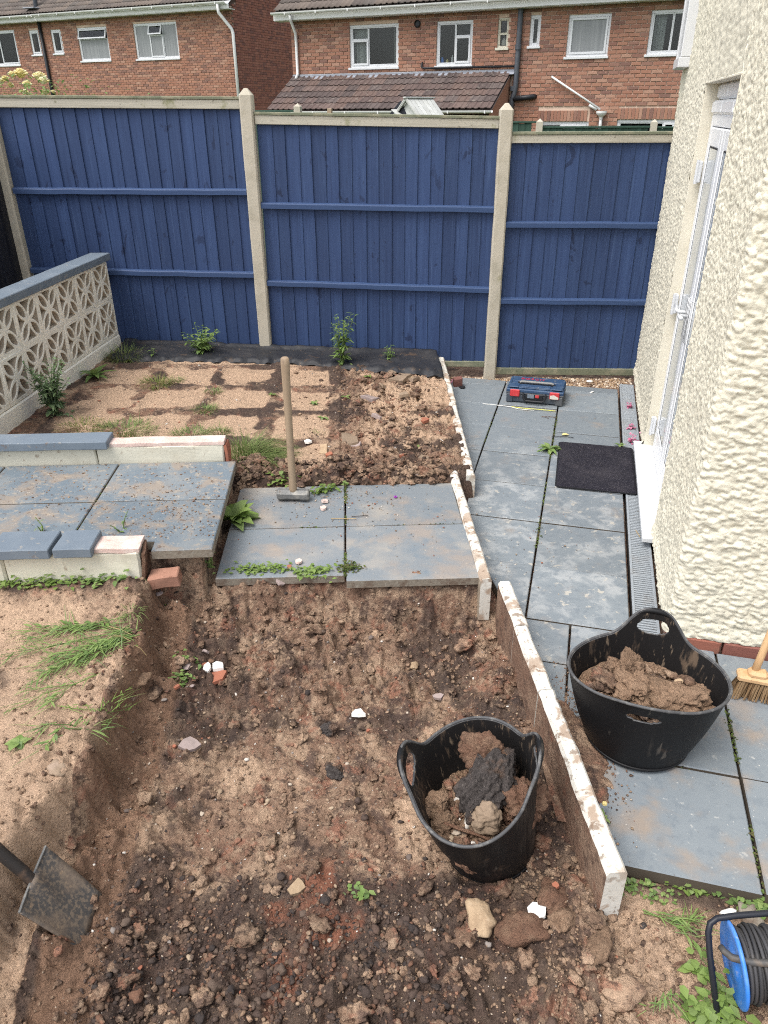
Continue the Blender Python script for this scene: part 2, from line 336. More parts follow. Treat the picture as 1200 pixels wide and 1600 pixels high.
M['membrane'] = mat('black_weed_membrane', (0.022, 0.023, 0.027), 0.55, layers=[(4, 6, .45, .7, (0.045, 0.043, 0.044), .8), (7, 7, .58, .70, (0.085, 0.058, 0.04), .8), (40, 5, .62, .7, (0.16, 0.11, 0.07), .7)], bump=[(14, .4, .02)])
M['screen_inner'] = mat('block_opening_shade', (0.40, 0.335, 0.26), 0.95, layers=[(20, 5, .45, .65, (0.50, 0.43, 0.345), .7)], bump=[(60, .4, .004)])  # shade inside the openings is put into this darker beige
M['leaf'] = mat('weed_leaf', (0.09, 0.19, 0.035), 0.55, isl=[(0.17, 0.26, 0.068), (0.13, 0.205, 0.06), (0.205, 0.30, 0.088), (0.16, 0.235, 0.088), (0.24, 0.32, 0.105)], trans=.3, spec=.35)
M['leaf_grey'] = mat('grey_green_leaf', (0.08, 0.145, 0.06), 0.6, isl=[(0.17, 0.25, 0.115), (0.135, 0.205, 0.095), (0.205, 0.285, 0.14), (0.20, 0.27, 0.16)], trans=.25)
M['leaf_light'] = mat('bright_leaf', (0.15, 0.29, 0.04), 0.5, isl=[(0.19, 0.28, 0.065), (0.23, 0.32, 0.09), (0.16, 0.24, 0.06), (0.21, 0.285, 0.095)], trans=.35)
M['grass'] = mat('grass_blade', (0.12, 0.2, 0.045), 0.6, isl=[(0.16, 0.22, 0.07), (0.21, 0.27, 0.09), (0.125, 0.18, 0.058), (0.29, 0.29, 0.13), (0.18, 0.24, 0.075)], trans=.3)
M['grass_dry'] = mat('dry_grass_blade', (0.28, 0.24, 0.1), 0.7, isl=[(0.27, 0.24, 0.09), (0.18, 0.22, 0.06), (0.36, 0.29, 0.14), (0.14, 0.20, 0.05)], trans=.3)
M['moss'] = mat('moss', (0.075, 0.10, 0.025), 0.95, isl=[(0.07, 0.10, 0.022), (0.10, 0.135, 0.03), (0.05, 0.07, 0.02), (0.11, 0.095, 0.045)], trans=.2)
M['lawn'] = mat('rough_lawn', (0.06, 0.10, 0.028), 0.95, layers=[(.8, 5, .45, .65, (0.085, 0.12, 0.04), .8), (7, 6, .5, .7, (0.045, 0.075, 0.02), .7)], bump=[(40, .6, .03)])
M['petal_pink'] = mat('pink_petal', (0.62, 0.22, 0.34), 0.6, isl=[(0.62, 0.20, 0.33), (0.70, 0.34, 0.44), (0.52, 0.14, 0.27)], trans=.3)
M['petal_yellow'] = mat('pale_yellow_petal', (0.78, 0.66, 0.24), 0.6, isl=[(0.80, 0.72, 0.40), (0.82, 0.78, 0.56), (0.78, 0.66, 0.30)], trans=.3)
M['purple'] = mat('purple_cap_plastic', (0.30, 0.06, 0.36), 0.4)
M['stone_white'] = mat('white_shard', (0.78, 0.76, 0.71), 0.6, layers=[(30, 5, .58, .7, (0.55, 0.46, 0.36), .6)])
M['stone_tan'] = mat('tan_stone', (0.36, 0.26, 0.165), 0.9, layers=[(20, 5, .5, .7, (0.25, 0.17, 0.105), .7), (70, 4, .55, .7, (0.46, 0.36, 0.25), .5)], bump=[(60, .6, .006)], rnd=.15)
M['stone_slate'] = mat('pinkish_slate', (0.34, 0.27, 0.25), 0.8, layers=[(20, 5, .5, .7, (0.25, 0.2, 0.185), .7)], bump=[(50, .4, .004)], rnd=.15)
M['stone_grey'] = mat('grey_mortar_lump', (0.225, 0.165, 0.115), 0.92, layers=[(20, 5, .5, .7, (0.27, 0.2, 0.15), .8)], bump=[(60, .6, .006)], rnd=.2)
M['terracotta'] = mat('terracotta', (0.33, 0.125, 0.075), 0.85, layers=[(30, 5, .5, .7, (0.27, 0.115, 0.075), .7)], rnd=.15)
M['rust'] = mat('red_brown_lump', (0.165, 0.090, 0.058), 0.95, layers=[(20, 6, .45, .66, (0.23, 0.145, 0.095), .75), (50, 5, .52, .7, (0.10, 0.058, 0.04), .7)], bump=[(45, 1, .016), (130, 1, .009), (280, .7, .004)], rnd=.15)
M['tanclod'] = mat('dried_clay_clod', (0.24, 0.155, 0.10), 0.95, layers=[(18, 6, .5, .68, (0.165, 0.10, 0.063), .8), (70, 5, .55, .7, (0.32, 0.22, 0.145), .6)], bump=[(40, 1, .016), (110, 1, .010), (260, .8, .004)], rnd=.12, val_noise=(30, .3))
M['darkclod'] = mat('cindery_clod', (0.062, 0.052, 0.048), 0.95, layers=[(9, 8, .46, .60, (0.135, 0.083, 0.056), .85), (90, 5, .55, .68, (0.15, 0.13, 0.115), .6)], bump=[(45, 1, .016), (120, 1, .010), (260, .8, .004)], val_noise=(40, .3))
M['reel_blue'] = mat('blue_reel_plastic', (0.035, 0.185, 0.60), 0.4, layers=[(9, 6, .45, .68, (0.16, 0.30, 0.62), .7), (30, 5, .6, .7, (0.32, 0.36, 0.45), .5)])
M['cable'] = mat('dusty_black_cable', (0.045, 0.044, 0.046), 0.6, layers=[(20, 5, .5, .7, (0.085, 0.078, 0.072), .7)], rnd=.25)
M['tube'] = mat('black_painted_tube', (0.017, 0.018, 0.024), 0.4, layers=[(60, 4, .69, .72, (0.5, 0.5, 0.5), .8)])
M['tube_worn'] = mat('dusty_tube', (0.06, 0.058, 0.056), 0.55, layers=[(25, 6, .5, .68, (0.14, 0.11, 0.085), .7)])
M['wire_y'] = mat('yellow_green_wire', (0.62, 0.60, 0.10), 0.5)
M['wire_w'] = mat('white_wire', (0.75, 0.74, 0.70), 0.5)
M['dry'] = mat('dry_stalk', (0.36, 0.26, 0.13), 0.8)

# ------------------------------------------------------------------ mesh helpers
def np_mesh(name, V, F, smooth=False):
    V = np.asarray(V, dtype=np.float32)
    F = np.asarray(F, dtype=np.int32)
    k = F.shape[1]
    me = D.meshes.new(name)
    me.vertices.add(len(V)); me.vertices.foreach_set('co', V.ravel())
    me.loops.add(F.size); me.loops.foreach_set('vertex_index', F.ravel())
    me.polygons.add(len(F))
    me.polygons.foreach_set('loop_start', np.arange(0, F.size, k, dtype=np.int32))
    me.polygons.foreach_set('loop_total', np.full(len(F), k, dtype=np.int32))
    if smooth:
        me.polygons.foreach_set('use_smooth', np.ones(len(F), dtype=bool))
    me.update(calc_edges=True)
    me.validate()
    return me

class MB:
    def __init__(s):
        s.v, s.f, s.mi = [], [], []
    def add(s, vs, fs, mi=0, T=None):
        o = len(s.v)
        if T is not None:
            vs = [T @ Vector(p) for p in vs]
        s.v.extend([tuple(p) for p in vs])
        s.f.extend([tuple(i + o for i in f) for f in fs])
        s.mi.extend([mi] * len(fs))
    def box(s, c, d, mi=0, T=None, b=0.0, top=None):
        x, y, z = d[0] / 2, d[1] / 2, d[2] / 2
        if b <= 0:
            vs = [(c[0] + a * x, c[1] + e * y, c[2] + g * z) for g in (-1, 1) for e in (-1, 1) for a in (-1, 1)]
            fs = [(0, 2, 3, 1), (4, 5, 7, 6), (0, 1, 5, 4), (2, 6, 7, 3), (0, 4, 6, 2), (1, 3, 7, 5)]
            if top is None: s.add(vs, fs, mi, T)
            else:
                s.add(vs, [f for i, f in enumerate(fs) if i != 1], mi, T); s.add(vs, [fs[1]], top, T)
            return
        b = min(b, x * .9, y * .9, z * .9)
        vs = []
        for ax in range(3):
            for g in (-1, 1):
                for e in (-1, 1):
                    for a in (-1, 1):
                        sg = (a, e, g)
                        p = [sg[0] * x, sg[1] * y, sg[2] * z]
                        for k in range(3):
                            if k != ax: p[k] -= sg[k] * b
                        vs.append((c[0] + p[0], c[1] + p[1], c[2] + p[2]))
        def I(ax, a, e, g): return ax * 8 + ((g + 1) // 2) * 4 + ((e + 1) // 2) * 2 + (a + 1) // 2
        fs, topf = [], []
        for sgn in (-1, 1):
            fs.append([I(0, sgn, -1, -1), I(0, sgn, 1, -1), I(0, sgn, 1, 1), I(0, sgn, -1, 1)][::sgn])
            fs.append([I(1, -1, sgn, -1), I(1, -1, sgn, 1), I(1, 1, sgn, 1), I(1, 1, sgn, -1)][::sgn])
            q = [I(2, -1, -1, sgn), I(2, 1, -1, sgn), I(2, 1, 1, sgn), I(2, -1, 1, sgn)][::sgn]
            (topf if sgn == 1 else fs).append(q)
        for a in (-1, 1):
            for e in (-1, 1):
                fs.append((I(0, a, e, -1), I(0, a, e, 1), I(1, a, e, 1), I(1, a, e, -1)))
                q = (I(1, -1, a, e), I(1, 1, a, e), I(2, 1, a, e), I(2, -1, a, e)); (topf if e == 1 else fs).append(q)
                q = (I(0, a, -1, e), I(0, a, 1, e), I(2, a, 1, e), I(2, a, -1, e)); (topf if e == 1 else fs).append(q)
                for g in (-1, 1):
                    fs.append((I(0, a, e, g), I(1, a, e, g), I(2, a, e, g)))
        s.add(vs, fs, mi, T)
        o = len(s.v) - 24
        s.f.extend([tuple(i + o for i in q) for q in topf]); s.mi.extend([mi if top is None else top] * len(topf))
    def tube(s, pts, r, n=8, mi=0, cap=True, T=None):
        pts = [Vector(p) for p in pts]
        rr = r if isinstance(r, (list, tuple)) else [r] * len(pts)
        vs, fs = [], []
        t0 = (pts[1] - pts[0]).normalized()
        a = t0.orthogonal().normalized()
        for i, p in enumerate(pts):
            t = (pts[min(i + 1, len(pts) - 1)] - pts[max(i - 1, 0)]).normalized()
            a = (a - t * a.dot(t)).normalized()
            b = t.cross(a)
            for k in range(n):
                q = 2 * math.pi * k / n
                vs.append(p + (a * math.cos(q) + b * math.sin(q)) * rr[i])
        for i in range(len(pts) - 1):
            for k in range(n):
                k2 = (k + 1) % n
                fs.append((i * n + k, i * n + k2, (i + 1) * n + k2, (i + 1) * n + k))
        if cap:
            fs.append(tuple(range(n))[::-1]); fs.append(tuple((len(pts) - 1) * n + k for k in range(n)))
        s.add(vs, fs, mi, T)
    def lathe(s, prof, n=24, mi=0, T=None):
        vs, fs = [], []
        for r, z in prof:
            for k in range(n):
                q = 2 * math.pi * k / n
                vs.append((r * math.cos(q), r * math.sin(q), z))
        for i in range(len(prof) - 1):
            for k in range(n):
                k2 = (k + 1) % n
                fs.append((i * n + k, i * n + k2, (i + 1) * n + k2, (i + 1) * n + k))
        s.add(vs, fs, mi, T)
    def prism(s, poly, z0, z1, mi=0, T=None, top=None):
        n = len(poly)
        vs = [(p[0], p[1], z0) for p in poly] + [(p[0], p[1], z1) for p in poly]
        fs = [tuple(range(n))[::-1]] + [(i, (i + 1) % n, n + (i + 1) % n, n + i) for i in range(n)]
        s.add(vs, fs, mi, T)
        o = len(s.v) - 2 * n
        s.f.append(tuple(range(o + n, o + 2 * n))); s.mi.append(mi if top is None else top)
    def mesh(s, name, mats, smooth=False):
        me = D.meshes.new(name)
        me.from_pydata(s.v, [], s.f)
        for m in (mats if isinstance(mats, (list, tuple)) else [mats]):
            me.materials.append(m)
        me.polygons.foreach_set('material_index', s.mi)
        if smooth:
            me.polygons.foreach_set('use_smooth', [True] * len(s.f))
        me.update()
        return me

def link(name, me, parent=None, loc=(0, 0, 0), rot=(0, 0, 0), kind=None):
    o = D.objects.new(name, me)
    COL.objects.link(o)
    o.parent = parent
    o.location = loc
    o.rotation_euler = rot
    if kind: o['kind'] = kind
    return o
def obj(name, mb, mats, parent=None, smooth=False, kind=None, loc=(0, 0, 0), rot=(0, 0, 0)):
    return link(name, mb.mesh(name, mats, smooth), parent, loc, rot, kind)
def tag(o, label, cat, group=None, kind=None):
    o['label'] = label; o['category'] = cat
    if group: o['group'] = group
    if kind: o['kind'] = kind
    return o
def thing(name, label, cat, loc=(0, 0, 0), rz=0.0, group=None, rot=None):
    o = link(name, None, None, loc, rot if rot else (0, 0, rz))
    return tag(o, label, cat, group)
def structure(name, loc=(0, 0, 0), rz=0.0):
    o = link(name, None, None, loc, (0, 0, rz))
    o['kind'] = 'structure'
    return o
def smooth_by_angle(o, a=40):
    me = o.data
    me.polygons.foreach_set('use_smooth', [True] * len(me.polygons))
    me.set_sharp_from_angle(angle=R(a))
# ------------------------------------------------------------------ ground
BL = [(.75, -.515), (.441, -.523), (-2.018, -.575), (-2.03, -.69), (-3.128, -.665), (-3.13, -.60), (-4.592, -.55), (-4.62, -.30), (-4.8, 1.5), (-8, 2.5)]
_bv = np.array([b[0] for b in BL])[::-1]; _bu = np.array([b[1] for b in BL])[::-1]
def board_u(v): return np.interp(v, _bv, _bu)
def ground_base(u, v):
    u = np.asarray(u, float); v = np.asarray(v, float)
    w1 = fbm(v * 3.1, v * 0 + 3.3, 3, 5) * .05 + fbm(v * 9, u * 0 + 1.7, 2, 15) * .025 + fbm(v * 24, u * 6, 3, 16) * .022
    w2 = fbm(u * 3.3, u * 0 + 8.1, 3, 6) * .03
    bed = .135 + .09 * np.clip((-.6 - u) / 2.6, 0, 1) + .02 * np.clip((v + 2) / 2.2, 0, 1)
    bed = bed - .035 * sst(.07, 0, np.abs(u + .93 + .16 * (v + 1) + w2 * 2)) * sst(-1.9, -1.6, v) * sst(-.2, -.5, v)
    z = bed
    # under the steps and the raised slabs
    st = sst(-2.06 + .0, -2.12, v + w2 * .4)
    low = np.where(u < -1.965, .285, .10)
    z = z * (1 - st) + low * st
    # excavated trench / lower sandy ground at the front
    right_lip = sst(-1.35, -1.15, u)
    vc = -3.0 - .045 * right_lip + w2 * .5
    tr = sst(vc, vc - .12, v)
    floor = -.125 + .03 * fbm(u * 1.7, v * 1.7, 3, 21)
    floor = floor + .075 * sst(-3.6, -3.15, v) * sst(-1.1, -1.6, u)        # loose soil banked below the slabs
    floor = floor + .05 * sst(-1.75, -2.1, u)
    floor = floor + .05 * sst(-.95, -.62, u) * sst(-3.3, -3.5, v)
    floor = floor + .055 * sst(-4.35, -4.75, v) * sst(-1.35, -.7, u)
    lower = .155 + .07 * sst(-3.55, -3.15, v) + .018 * fbm(u * 2, v * 2, 3, 31)
    ul = -2.165 + w1 - .15 * sst(-4.0, -4.5, v)
    cut = sst(ul - .03, ul + .062, u)
    facet = .03 * np.abs(np.mod(v * 3.3 + .25 * w1 * 20, 1) - .5) * sst(ul - .03, ul + .02, u) * sst(ul + .12, ul + .04, u)
    ledge = facet + .05 * sst(.0, .05, fbm(v * 4.1, v * 0 + 5, 2, 44)) * sst(ul + .02, ul + .06, u) * sst(ul + .2, ul + .1, u)
    front = lower * (1 - cut) + (floor + ledge) * cut
    # strip of soil under the raised slabs and at the foot of the low wall
    lowleft = sst(-3.03, -3.10, v) * sst(-2.15, -2.19, u)
    f2 = np.where(u < -1.915, tr, tr)
    z = z * (1 - f2) + front * f2
    z = np.where((v < -2.98) & (v > -3.2) & (u < -2.17), z * (1 - lowleft) + lower * lowleft, z)
    # sandy corner in front of the path
    s2 = sst(-4.52, -4.66, v + .06 * fbm(u * 5, v * 5, 2, 9)) * sst(-.86, -.62, u)
    z = z * (1 - s2) + (-.045) * s2
    # below the path
    rt = sst(-.012, .012, u - board_u(v))
    z = z * (1 - rt) + np.where(v > -4.75, -.062, -.05) * rt
    x, y = u * GC - v * GS, u * GS + v * GC
    fr = sst(-4.40, -4.46, y) * sst(.79, .83, x)
    z = z * (1 - fr) + (-.05 + .01 * fbm(x * 9, y * 9, 2, 3)) * fr
    gr = sst(-.02, .03, y) * rt
    z = z + .03 * gr
    return z

us = np.concatenate([np.arange(-9, -3.9, .3), np.arange(-3.9, -2.75, .02), np.arange(-2.75, .40, .0078), np.arange(.40, 1.2, .012), np.arange(1.2, 5, .3)])
vs_ = np.concatenate([np.arange(-9, -5.4, .2), np.arange(-5.4, -5.05, .03), np.arange(-5.05, -2.95, .0075), np.arange(-2.95, .75, .0125), np.array([.8, .9, 1.0])])
GU, GV = np.meshgrid(us, vs_)
GZ = ground_base(GU, GV)
_slab_zone = ((GV < -2.12) & (GV > -2.98) & (GU < -.7)) | (GU > board_u(GV) + .02)
X0, Y0 = GU * GC - GV * GS, GU * GS + GV * GC
_soft = np.where(_slab_zone & ~((Y0 < -4.42) & (X0 > .79)), .12, 1.0)
_bed = (GV > -2.1) & (GU < -.5)
_leftlow = (GV < -3.1) & (GU < -2.2)
_rub = sst(-1.55, -1.2, GU)                                   # broken-up part of the bed
rough = np.where(_bed, .16 + .62 * _rub, np.where(_leftlow, .22, 1.0))
rough = np.where((GV < -4.55) & (GU > -.62), .5, rough)
# shovel-smooth faces of the cut on the left
_face = sst(-2.24, -2.16, GU) * sst(-1.98, -2.06, GU) * sst(-3.15, -3.3, GV) * (fbm(GU * 2.2, GV * 2.2, 2, 71) > -.2)
rough = rough * (1 - .35 * _face)
_trm = sst(-3.5, -3.9, GV) * sst(-4.75, -4.4, GV) * sst(-1.95, -1.7, GU)      # trodden middle of the trench
_lump = rough * (1 - .55 * _trm)
_wu, _wv = GU + .03 * fbm(GU * 7, GV * 7, 2, 52), GV + .03 * fbm(GU * 7, GV * 7, 2, 53)
_cu = (GU + 1.385) / .465; _cv = (GV + 2.03) / .5; _j = np.minimum(np.abs(_cu - np.round(_cu)), np.abs(_cv - np.round(_cv)) * 1.07)
GZ = GZ + np.where(_bed & (GU < -1.36), .012 * sst(.11, .03, _j + .03 * fbm(GU * 9, GV * 9, 2, 77)), 0)
GZ = GZ + _soft * (rough * .014 * fbm(GU * 6, GV * 6, 4, 50) + _lump * (.058 * (np.abs(fbm(_wu * 11, _wv * 11, 2, 60)) - .2) + .034 * (np.abs(fbm(_wu * 27, _wv * 27, 2, 61)) - .2) + .015 * (np.abs(fbm(_wu * 62, _wv * 62, 2, 64)) - .2)))
# clods pressed into the soil
def splat(n, u0, u1, v0, v1, r0, r1, hf, dens=None, seed=1):
    g = np.random.default_rng(seed)
    for _ in range(n):
        u = g.uniform(u0, u1); v = g.uniform(v0, v1)
        r = r0 * (r1 / r0) ** (g.random() ** 2.0)
        if dens is not None and g.random() > dens(u, v): continue
        i0, i1 = np.searchsorted(us, u - r), np.searchsorted(us, u + r)
        j0, j1 = np.searchsorted(vs_, v - r), np.searchsorted(vs_, v + r)
        if i1 - i0 < 2 or j1 - j0 < 2: continue
        du = (us[i0:i1] - u)[None, :]; dv = (vs_[j0:j1] - v)[:, None]
        a = g.uniform(0, 3.14); e = g.uniform(.6, 1)
        p = du * math.cos(a) + dv * math.sin(a); q = -du * math.sin(a) + dv * math.cos(a)
        d2 = (p / r) ** 2 + (q / (r * e)) ** 2
        t1, t2 = g.uniform(-.7, .7, 2)
        GZ[j0:j1, i0:i1] += np.minimum(np.clip(1 - d2, 0, 1) ** .5, np.clip(.62 + t1 * p / r + t2 * q / r, 0, 1)) * r * hf * g.uniform(.4, 1)
def dens_trench(u, v):
    if u > float(board_u(v)) - .02: return 0
    if v < -4.55 and u > -.75: return .3
    d = .75 - .5 * float(sst(-3.5, -3.75, v)) * float(sst(-4.6, -4.35, v)) * float(sst(-1.95, -1.75, u))
    if -2.26 < u < -2.05: d = .35
    return d
splat(5000, -2.2, -.56, -5.05, -3.04, .008, .032, .5, dens_trench, 2)
splat(900, -2.1, -.9, -3.55, -3.02, .016, .045, .7, dens_trench, 3)
splat(2000, -1.75, -.56, -2.1, .05, .014, .040, .42, lambda u, v: .2 + .7 * float(sst(-1.5, -1.1, u)) if u < float(board_u(v)) - .02 else 0, 4)
splat(700, -2.36, -2.06, -5.05, -3.15, .012, .040, .75, lambda u, v: .8, 8)
splat(700, -2.0, -.7, -2.12, -1.86, .016, .045, .75, lambda u, v: 1 if u < -.75 else 0, 5)
splat(1400, -3.4, -2.18, -5.05, -3.2, .008, .02, .35, lambda u, v: .5, 6)
GZ = GZ + _soft * rough * (.006 * fbm(GU * 30, GV * 30, 3, 62) + .0035 * fbm(GU * 80, GV * 80, 2, 63))
splat(700, -.75, .45, -5.05, -4.4, .009, .03, .5, lambda u, v: .6, 7)

def ground_z(x, y):
    u, v = UV(x, y)
    i = int(np.clip(np.searchsorted(us, u) - 1, 0, len(us) - 2)); j = int(np.clip(np.searchsorted(vs_, v) - 1, 0, len(vs_) - 2))
    a = (u - us[i]) / (us[i + 1] - us[i]); b = (v - vs_[j]) / (vs_[j + 1] - vs_[j])
    return float((GZ[j, i] * (1 - a) + GZ[j, i + 1] * a) * (1 - b) + (GZ[j + 1, i] * (1 - a) + GZ[j + 1, i + 1] * a) * b)
def gp(x, y, dz=0.0):
    return Vector((x, y, ground_z(x, y) + dz))

# what the soil is made of, place by place
nA = fbm(GU * 3, GV * 3, 4, 80); nB = fbm(GU * 1.4, GV * 1.4, 4, 81); nC = fbm(GU * 8, GV * 8, 3, 82)
sand = np.zeros_like(GU); dark = np.zeros_like(GU); red = np.zeros_like(GU); clay = np.zeros_like(GU)
cu = (GU + 1.385 + .012 * nA) / .465; cv = (GV + 2.03 + .02 * nA) / .5
du = np.abs(cu - np.round(cu)); dv = np.abs(cv - np.round(cv))
sq = sst(.06, .17, du + .16 * nC + .1 * nA) * sst(.05, .2, dv + .16 * nC + .1 * nA)
sand = np.where(_bed, np.maximum(sq * sst(-1.3, -1.42, GU), sst(-.5, .2, nA + .06) * sst(-1.35, -1.1, GU) * .85), sand)
sand = np.where(_bed & (GU < -2.85), sand * sst(-.1, .2, nA + .1), sand)
dark = np.where(_bed, sst(.15, -.25, nA) * (1 - sq) * .8, dark)
dark = np.where(_bed & (GV < -1.86), np.maximum(dark, .75), dark); sand = np.where(_bed & (GV < -1.9), sand * .25, sand)
tz = (GV < -3.0) & ~_leftlow & ~((GV < -4.55) & (GU > -.62))
mid = sst(-3.45, -3.8, GV) * sst(-5.0, -4.5, GV)
sand = np.where(tz, sst(-.05, .5, nA * .7 + nC * .5 + .10 * (GU + 1.3)) * (.18 + .42 * mid) + .10 * mid, sand)
dark = np.where(tz, np.maximum(sst(.12, .4, -nA + .02) * .65, sst(-4.28, -4.5, GV + .18 * nB) * sst(-.75, -1.0, GU) * sst(-.6, -.1, nA + .1)), dark)
sand = np.where(tz, sand * (1 - dark), sand)
red = np.where(tz, sst(.10, .5, fbm(GU * 2.7 + 4, GV * 2.7, 5, 90) + .25 * nC) * sst(-4.0, -4.35, GV) * .75 + sst(.1, .35, fbm(GU * 3.1, GV * 3.1, 3, 92)) * sst(-3.3, -3.05, GV) * .6, red)
clay = np.where((GU > -2.24) & (GU < -1.98) & (GV < -3.15), sst(-2.2, -2.14, GU) * sst(-1.97, -2.05, GU), clay)
sand = np.where(_leftlow, .78 + .5 * nA - .5 * sst(-3.35, -3.15, GV), sand)
dark = np.where(_leftlow, sst(-3.3, -3.16, GV) * .6 + sst(.25, .5, -nA) * .5, dark)
fr_ = ((GV < -4.5) & (GU > -.66)) | ((Y0 < -4.42) & (X0 > .8))
sand = np.where(fr_, .72 + .7 * nA, sand); dark = np.where(fr_, sst(.1, .45, -nB) * .5 + sst(-4.55, -4.42, Y0) * .7, dark); red = np.where(fr_, 0, red)
V3 = np.stack([X0, Y0, GZ], -1).reshape(-1, 3)
nj, ni = GU.shape
idx = np.arange(nj * ni).reshape(nj, ni)
F4 = np.stack([idx[:-1, :-1], idx[:-1, 1:], idx[1:, 1:], idx[1:, :-1]], -1).reshape(-1, 4)
gm = np_mesh('garden_ground', V3, F4, True)
for nm, arr in (('sand', sand), ('dark', dark), ('red', red), ('clay', clay)):
    at = gm.attributes.new(nm, 'FLOAT', 'POINT')
    at.data.foreach_set('value', np.clip(arr, 0, 1).astype(np.float32).ravel())
gm.materials.append(M['soil'])
link('garden_ground', gm, kind='structure')
mb = MB(); mb.add([(-150, -60, -.6), (150, -60, -.6), (150, 220, -.6), (-150, 220, -.6)], [(0, 1, 2, 3)])
obj('ground', mb, M['lawn'], kind='structure')

# ------------------------------------------------------------------ paving
def slab(parent, poly, z0, z1, m, j=.0048):
    """one slab with slightly eased top edges; poly counter-clockwise"""
    n = len(poly); c = (sum(p[0] for p in poly) / n, sum(p[1] for p in poly) / n)
    b = .004
    def inset(d):
        out = []
        for i in range(n):
            p0, p1, p2 = Vector(poly[i - 1]), Vector(poly[i]), Vector(poly[(i + 1) % n])
            e1 = (p1 - p0).normalized(); e2 = (p2 - p1).normalized()
            n1 = Vector((-e1.y, e1.x)); n2 = Vector((-e2.y, e2.x))
            k = (n1 + n2); k = k / max(.3, k.dot(n1)) if k.length > 1e-6 else n1
            out.append(p1 + k * d)
        return out
    o, q = inset(j), inset(j + b)
    dz = random.uniform(-.003, .003)
    tx, ty = random.uniform(-.004, .004), random.uniform(-.004, .004)
    def Z(p, z): return z + dz + tx * (p[0] - c[0]) + ty * (p[1] - c[1])
    vs = [(p.x - c[0], p.y - c[1], z0) for p in o] + [(p.x - c[0], p.y - c[1], Z(p, z1) - b) for p in o] + [(p.x - c[0], p.y - c[1], Z(p, z1)) for p in q]
    mb = MB()
    mb.add(vs, [tuple(range(n))[::-1]] + [(i, (i + 1) % n, n + (i + 1) % n, n + i) for i in range(n)], 1)
    mb.f += [(n + i, n + (i + 1) % n, 2 * n + (i + 1) % n, 2 * n + i) for i in range(n)] + [tuple(range(2 * n, 3 * n))]
    mb.mi += [0] * (n + 1)
    return obj('paving_slab', mb, [m, M['joint_soil'] if m is M['slab'] else M['slab_side']], parent, loc=(c[0], c[1], 0))
path = structure('path')
def clipx(poly, side):          # keep what lies right of the edging boards
    out = []
    n = len(poly)
    def f(p):
        u, v = UV(p[0], p[1]); return u - float(board_u(v)) - .03
    for i in range(n):
        a, b = poly[i], poly[(i + 1) % n]
        fa, fb = f(a), f(b)
        if fa >= 0: out.append(a)
        if fa * fb < 0:
            t = fa / (fa - fb); out.append((a[0] + (b[0] - a[0]) * t, a[1] + (b[1] - a[1]) * t))
    return out
xs = [-.456, 0, .456, .914]
def ycol(k): return -.46 * k
for k in range(-1, 7):
    y1, y0 = ycol(k), ycol(k + 1)
    if k == -1: y1, y0 = .14, 0
    for c in range(3):
        p = clipx([(xs[c], y0), (xs[c + 1], y0), (xs[c + 1], y1), (xs[c], y1)], 1)
        if len(p) > 2: slab(path, p, -.05, 0, M['slab'])
ys = [-3.22, -3.505, -3.96, -4.415]
xr = [.055, .655, 1.255, 1.855, 2.455]
for r_ in range(3):
    for c in range(4):
        if c == 0 and r_ > 0: continue
        p = [(xr[c], ys[r_ + 1]), (xr[c + 1], ys[r_ + 1]), (xr[c + 1], ys[r_]), (xr[c], ys[r_])]
        if r_ == 0 and c == 1: p = [(.655, ys[1]), (1.255, ys[1]), (1.255, -3.26), (1.04, -3.26), (1.04, ys[0]), (.655, ys[0])]
        if r_ == 0 and c > 1: p = [(xr[c], ys[1]), (xr[c + 1], ys[1]), (xr[c + 1], -3.27), (xr[c], -3.27)]
        p = clipx(p, 1)
        if len(p) > 2: slab(path, p, -.05, 0, M['slab'])
p = clipx([(.055, ys[3]), (.655, ys[3]), (.655, ys[1]), (.055, ys[1])], 1)
if len(p) > 2: slab(path, p, -.05, 0, M['slab'])
def uvp(*q): return [tuple(W(a, b)[:2]) for a, b in q]
step = structure('step')
for a, b, c, d in ((-1.925, -1.327, -2.585, -2.11), (-1.327, -.715, -2.585, -2.105), (-1.925, -1.327, -3.045, -2.585), (-1.327, -.70, -3.095, -2.585)):
    sl_ = slab(step, uvp((a, c), (b, c), (b + (.0 if b < -1 else .0), d), (a, d)), .108, .15, M['slab_step'])
raised = structure('raised_path')
for q in (((-3.76, -2.615), (-3.155, -2.615), (-3.155, -2.165), (-3.76, -2.165)), ((-3.155, -2.615), (-2.548, -2.615), (-2.548, -2.165), (-3.155, -2.165)), ((-2.548, -2.615), (-1.908, -2.615), (-1.915, -2.165), (-2.548, -2.165)),
          ((-3.76, -3.02), (-3.155, -3.02), (-3.155, -2.615), (-3.76, -2.615)), ((-3.155, -3.02), (-2.55, -3.02), (-2.55, -2.615), (-3.155, -2.615)),
          ((-2.55, -3.02), (-2.175, -3.02), (-2.172, -3.105), (-1.9, -3.10), (-1.908, -2.615), (-2.55, -2.615))):
    slab(raised, uvp(*q), .297, .34, M['slab_up'])

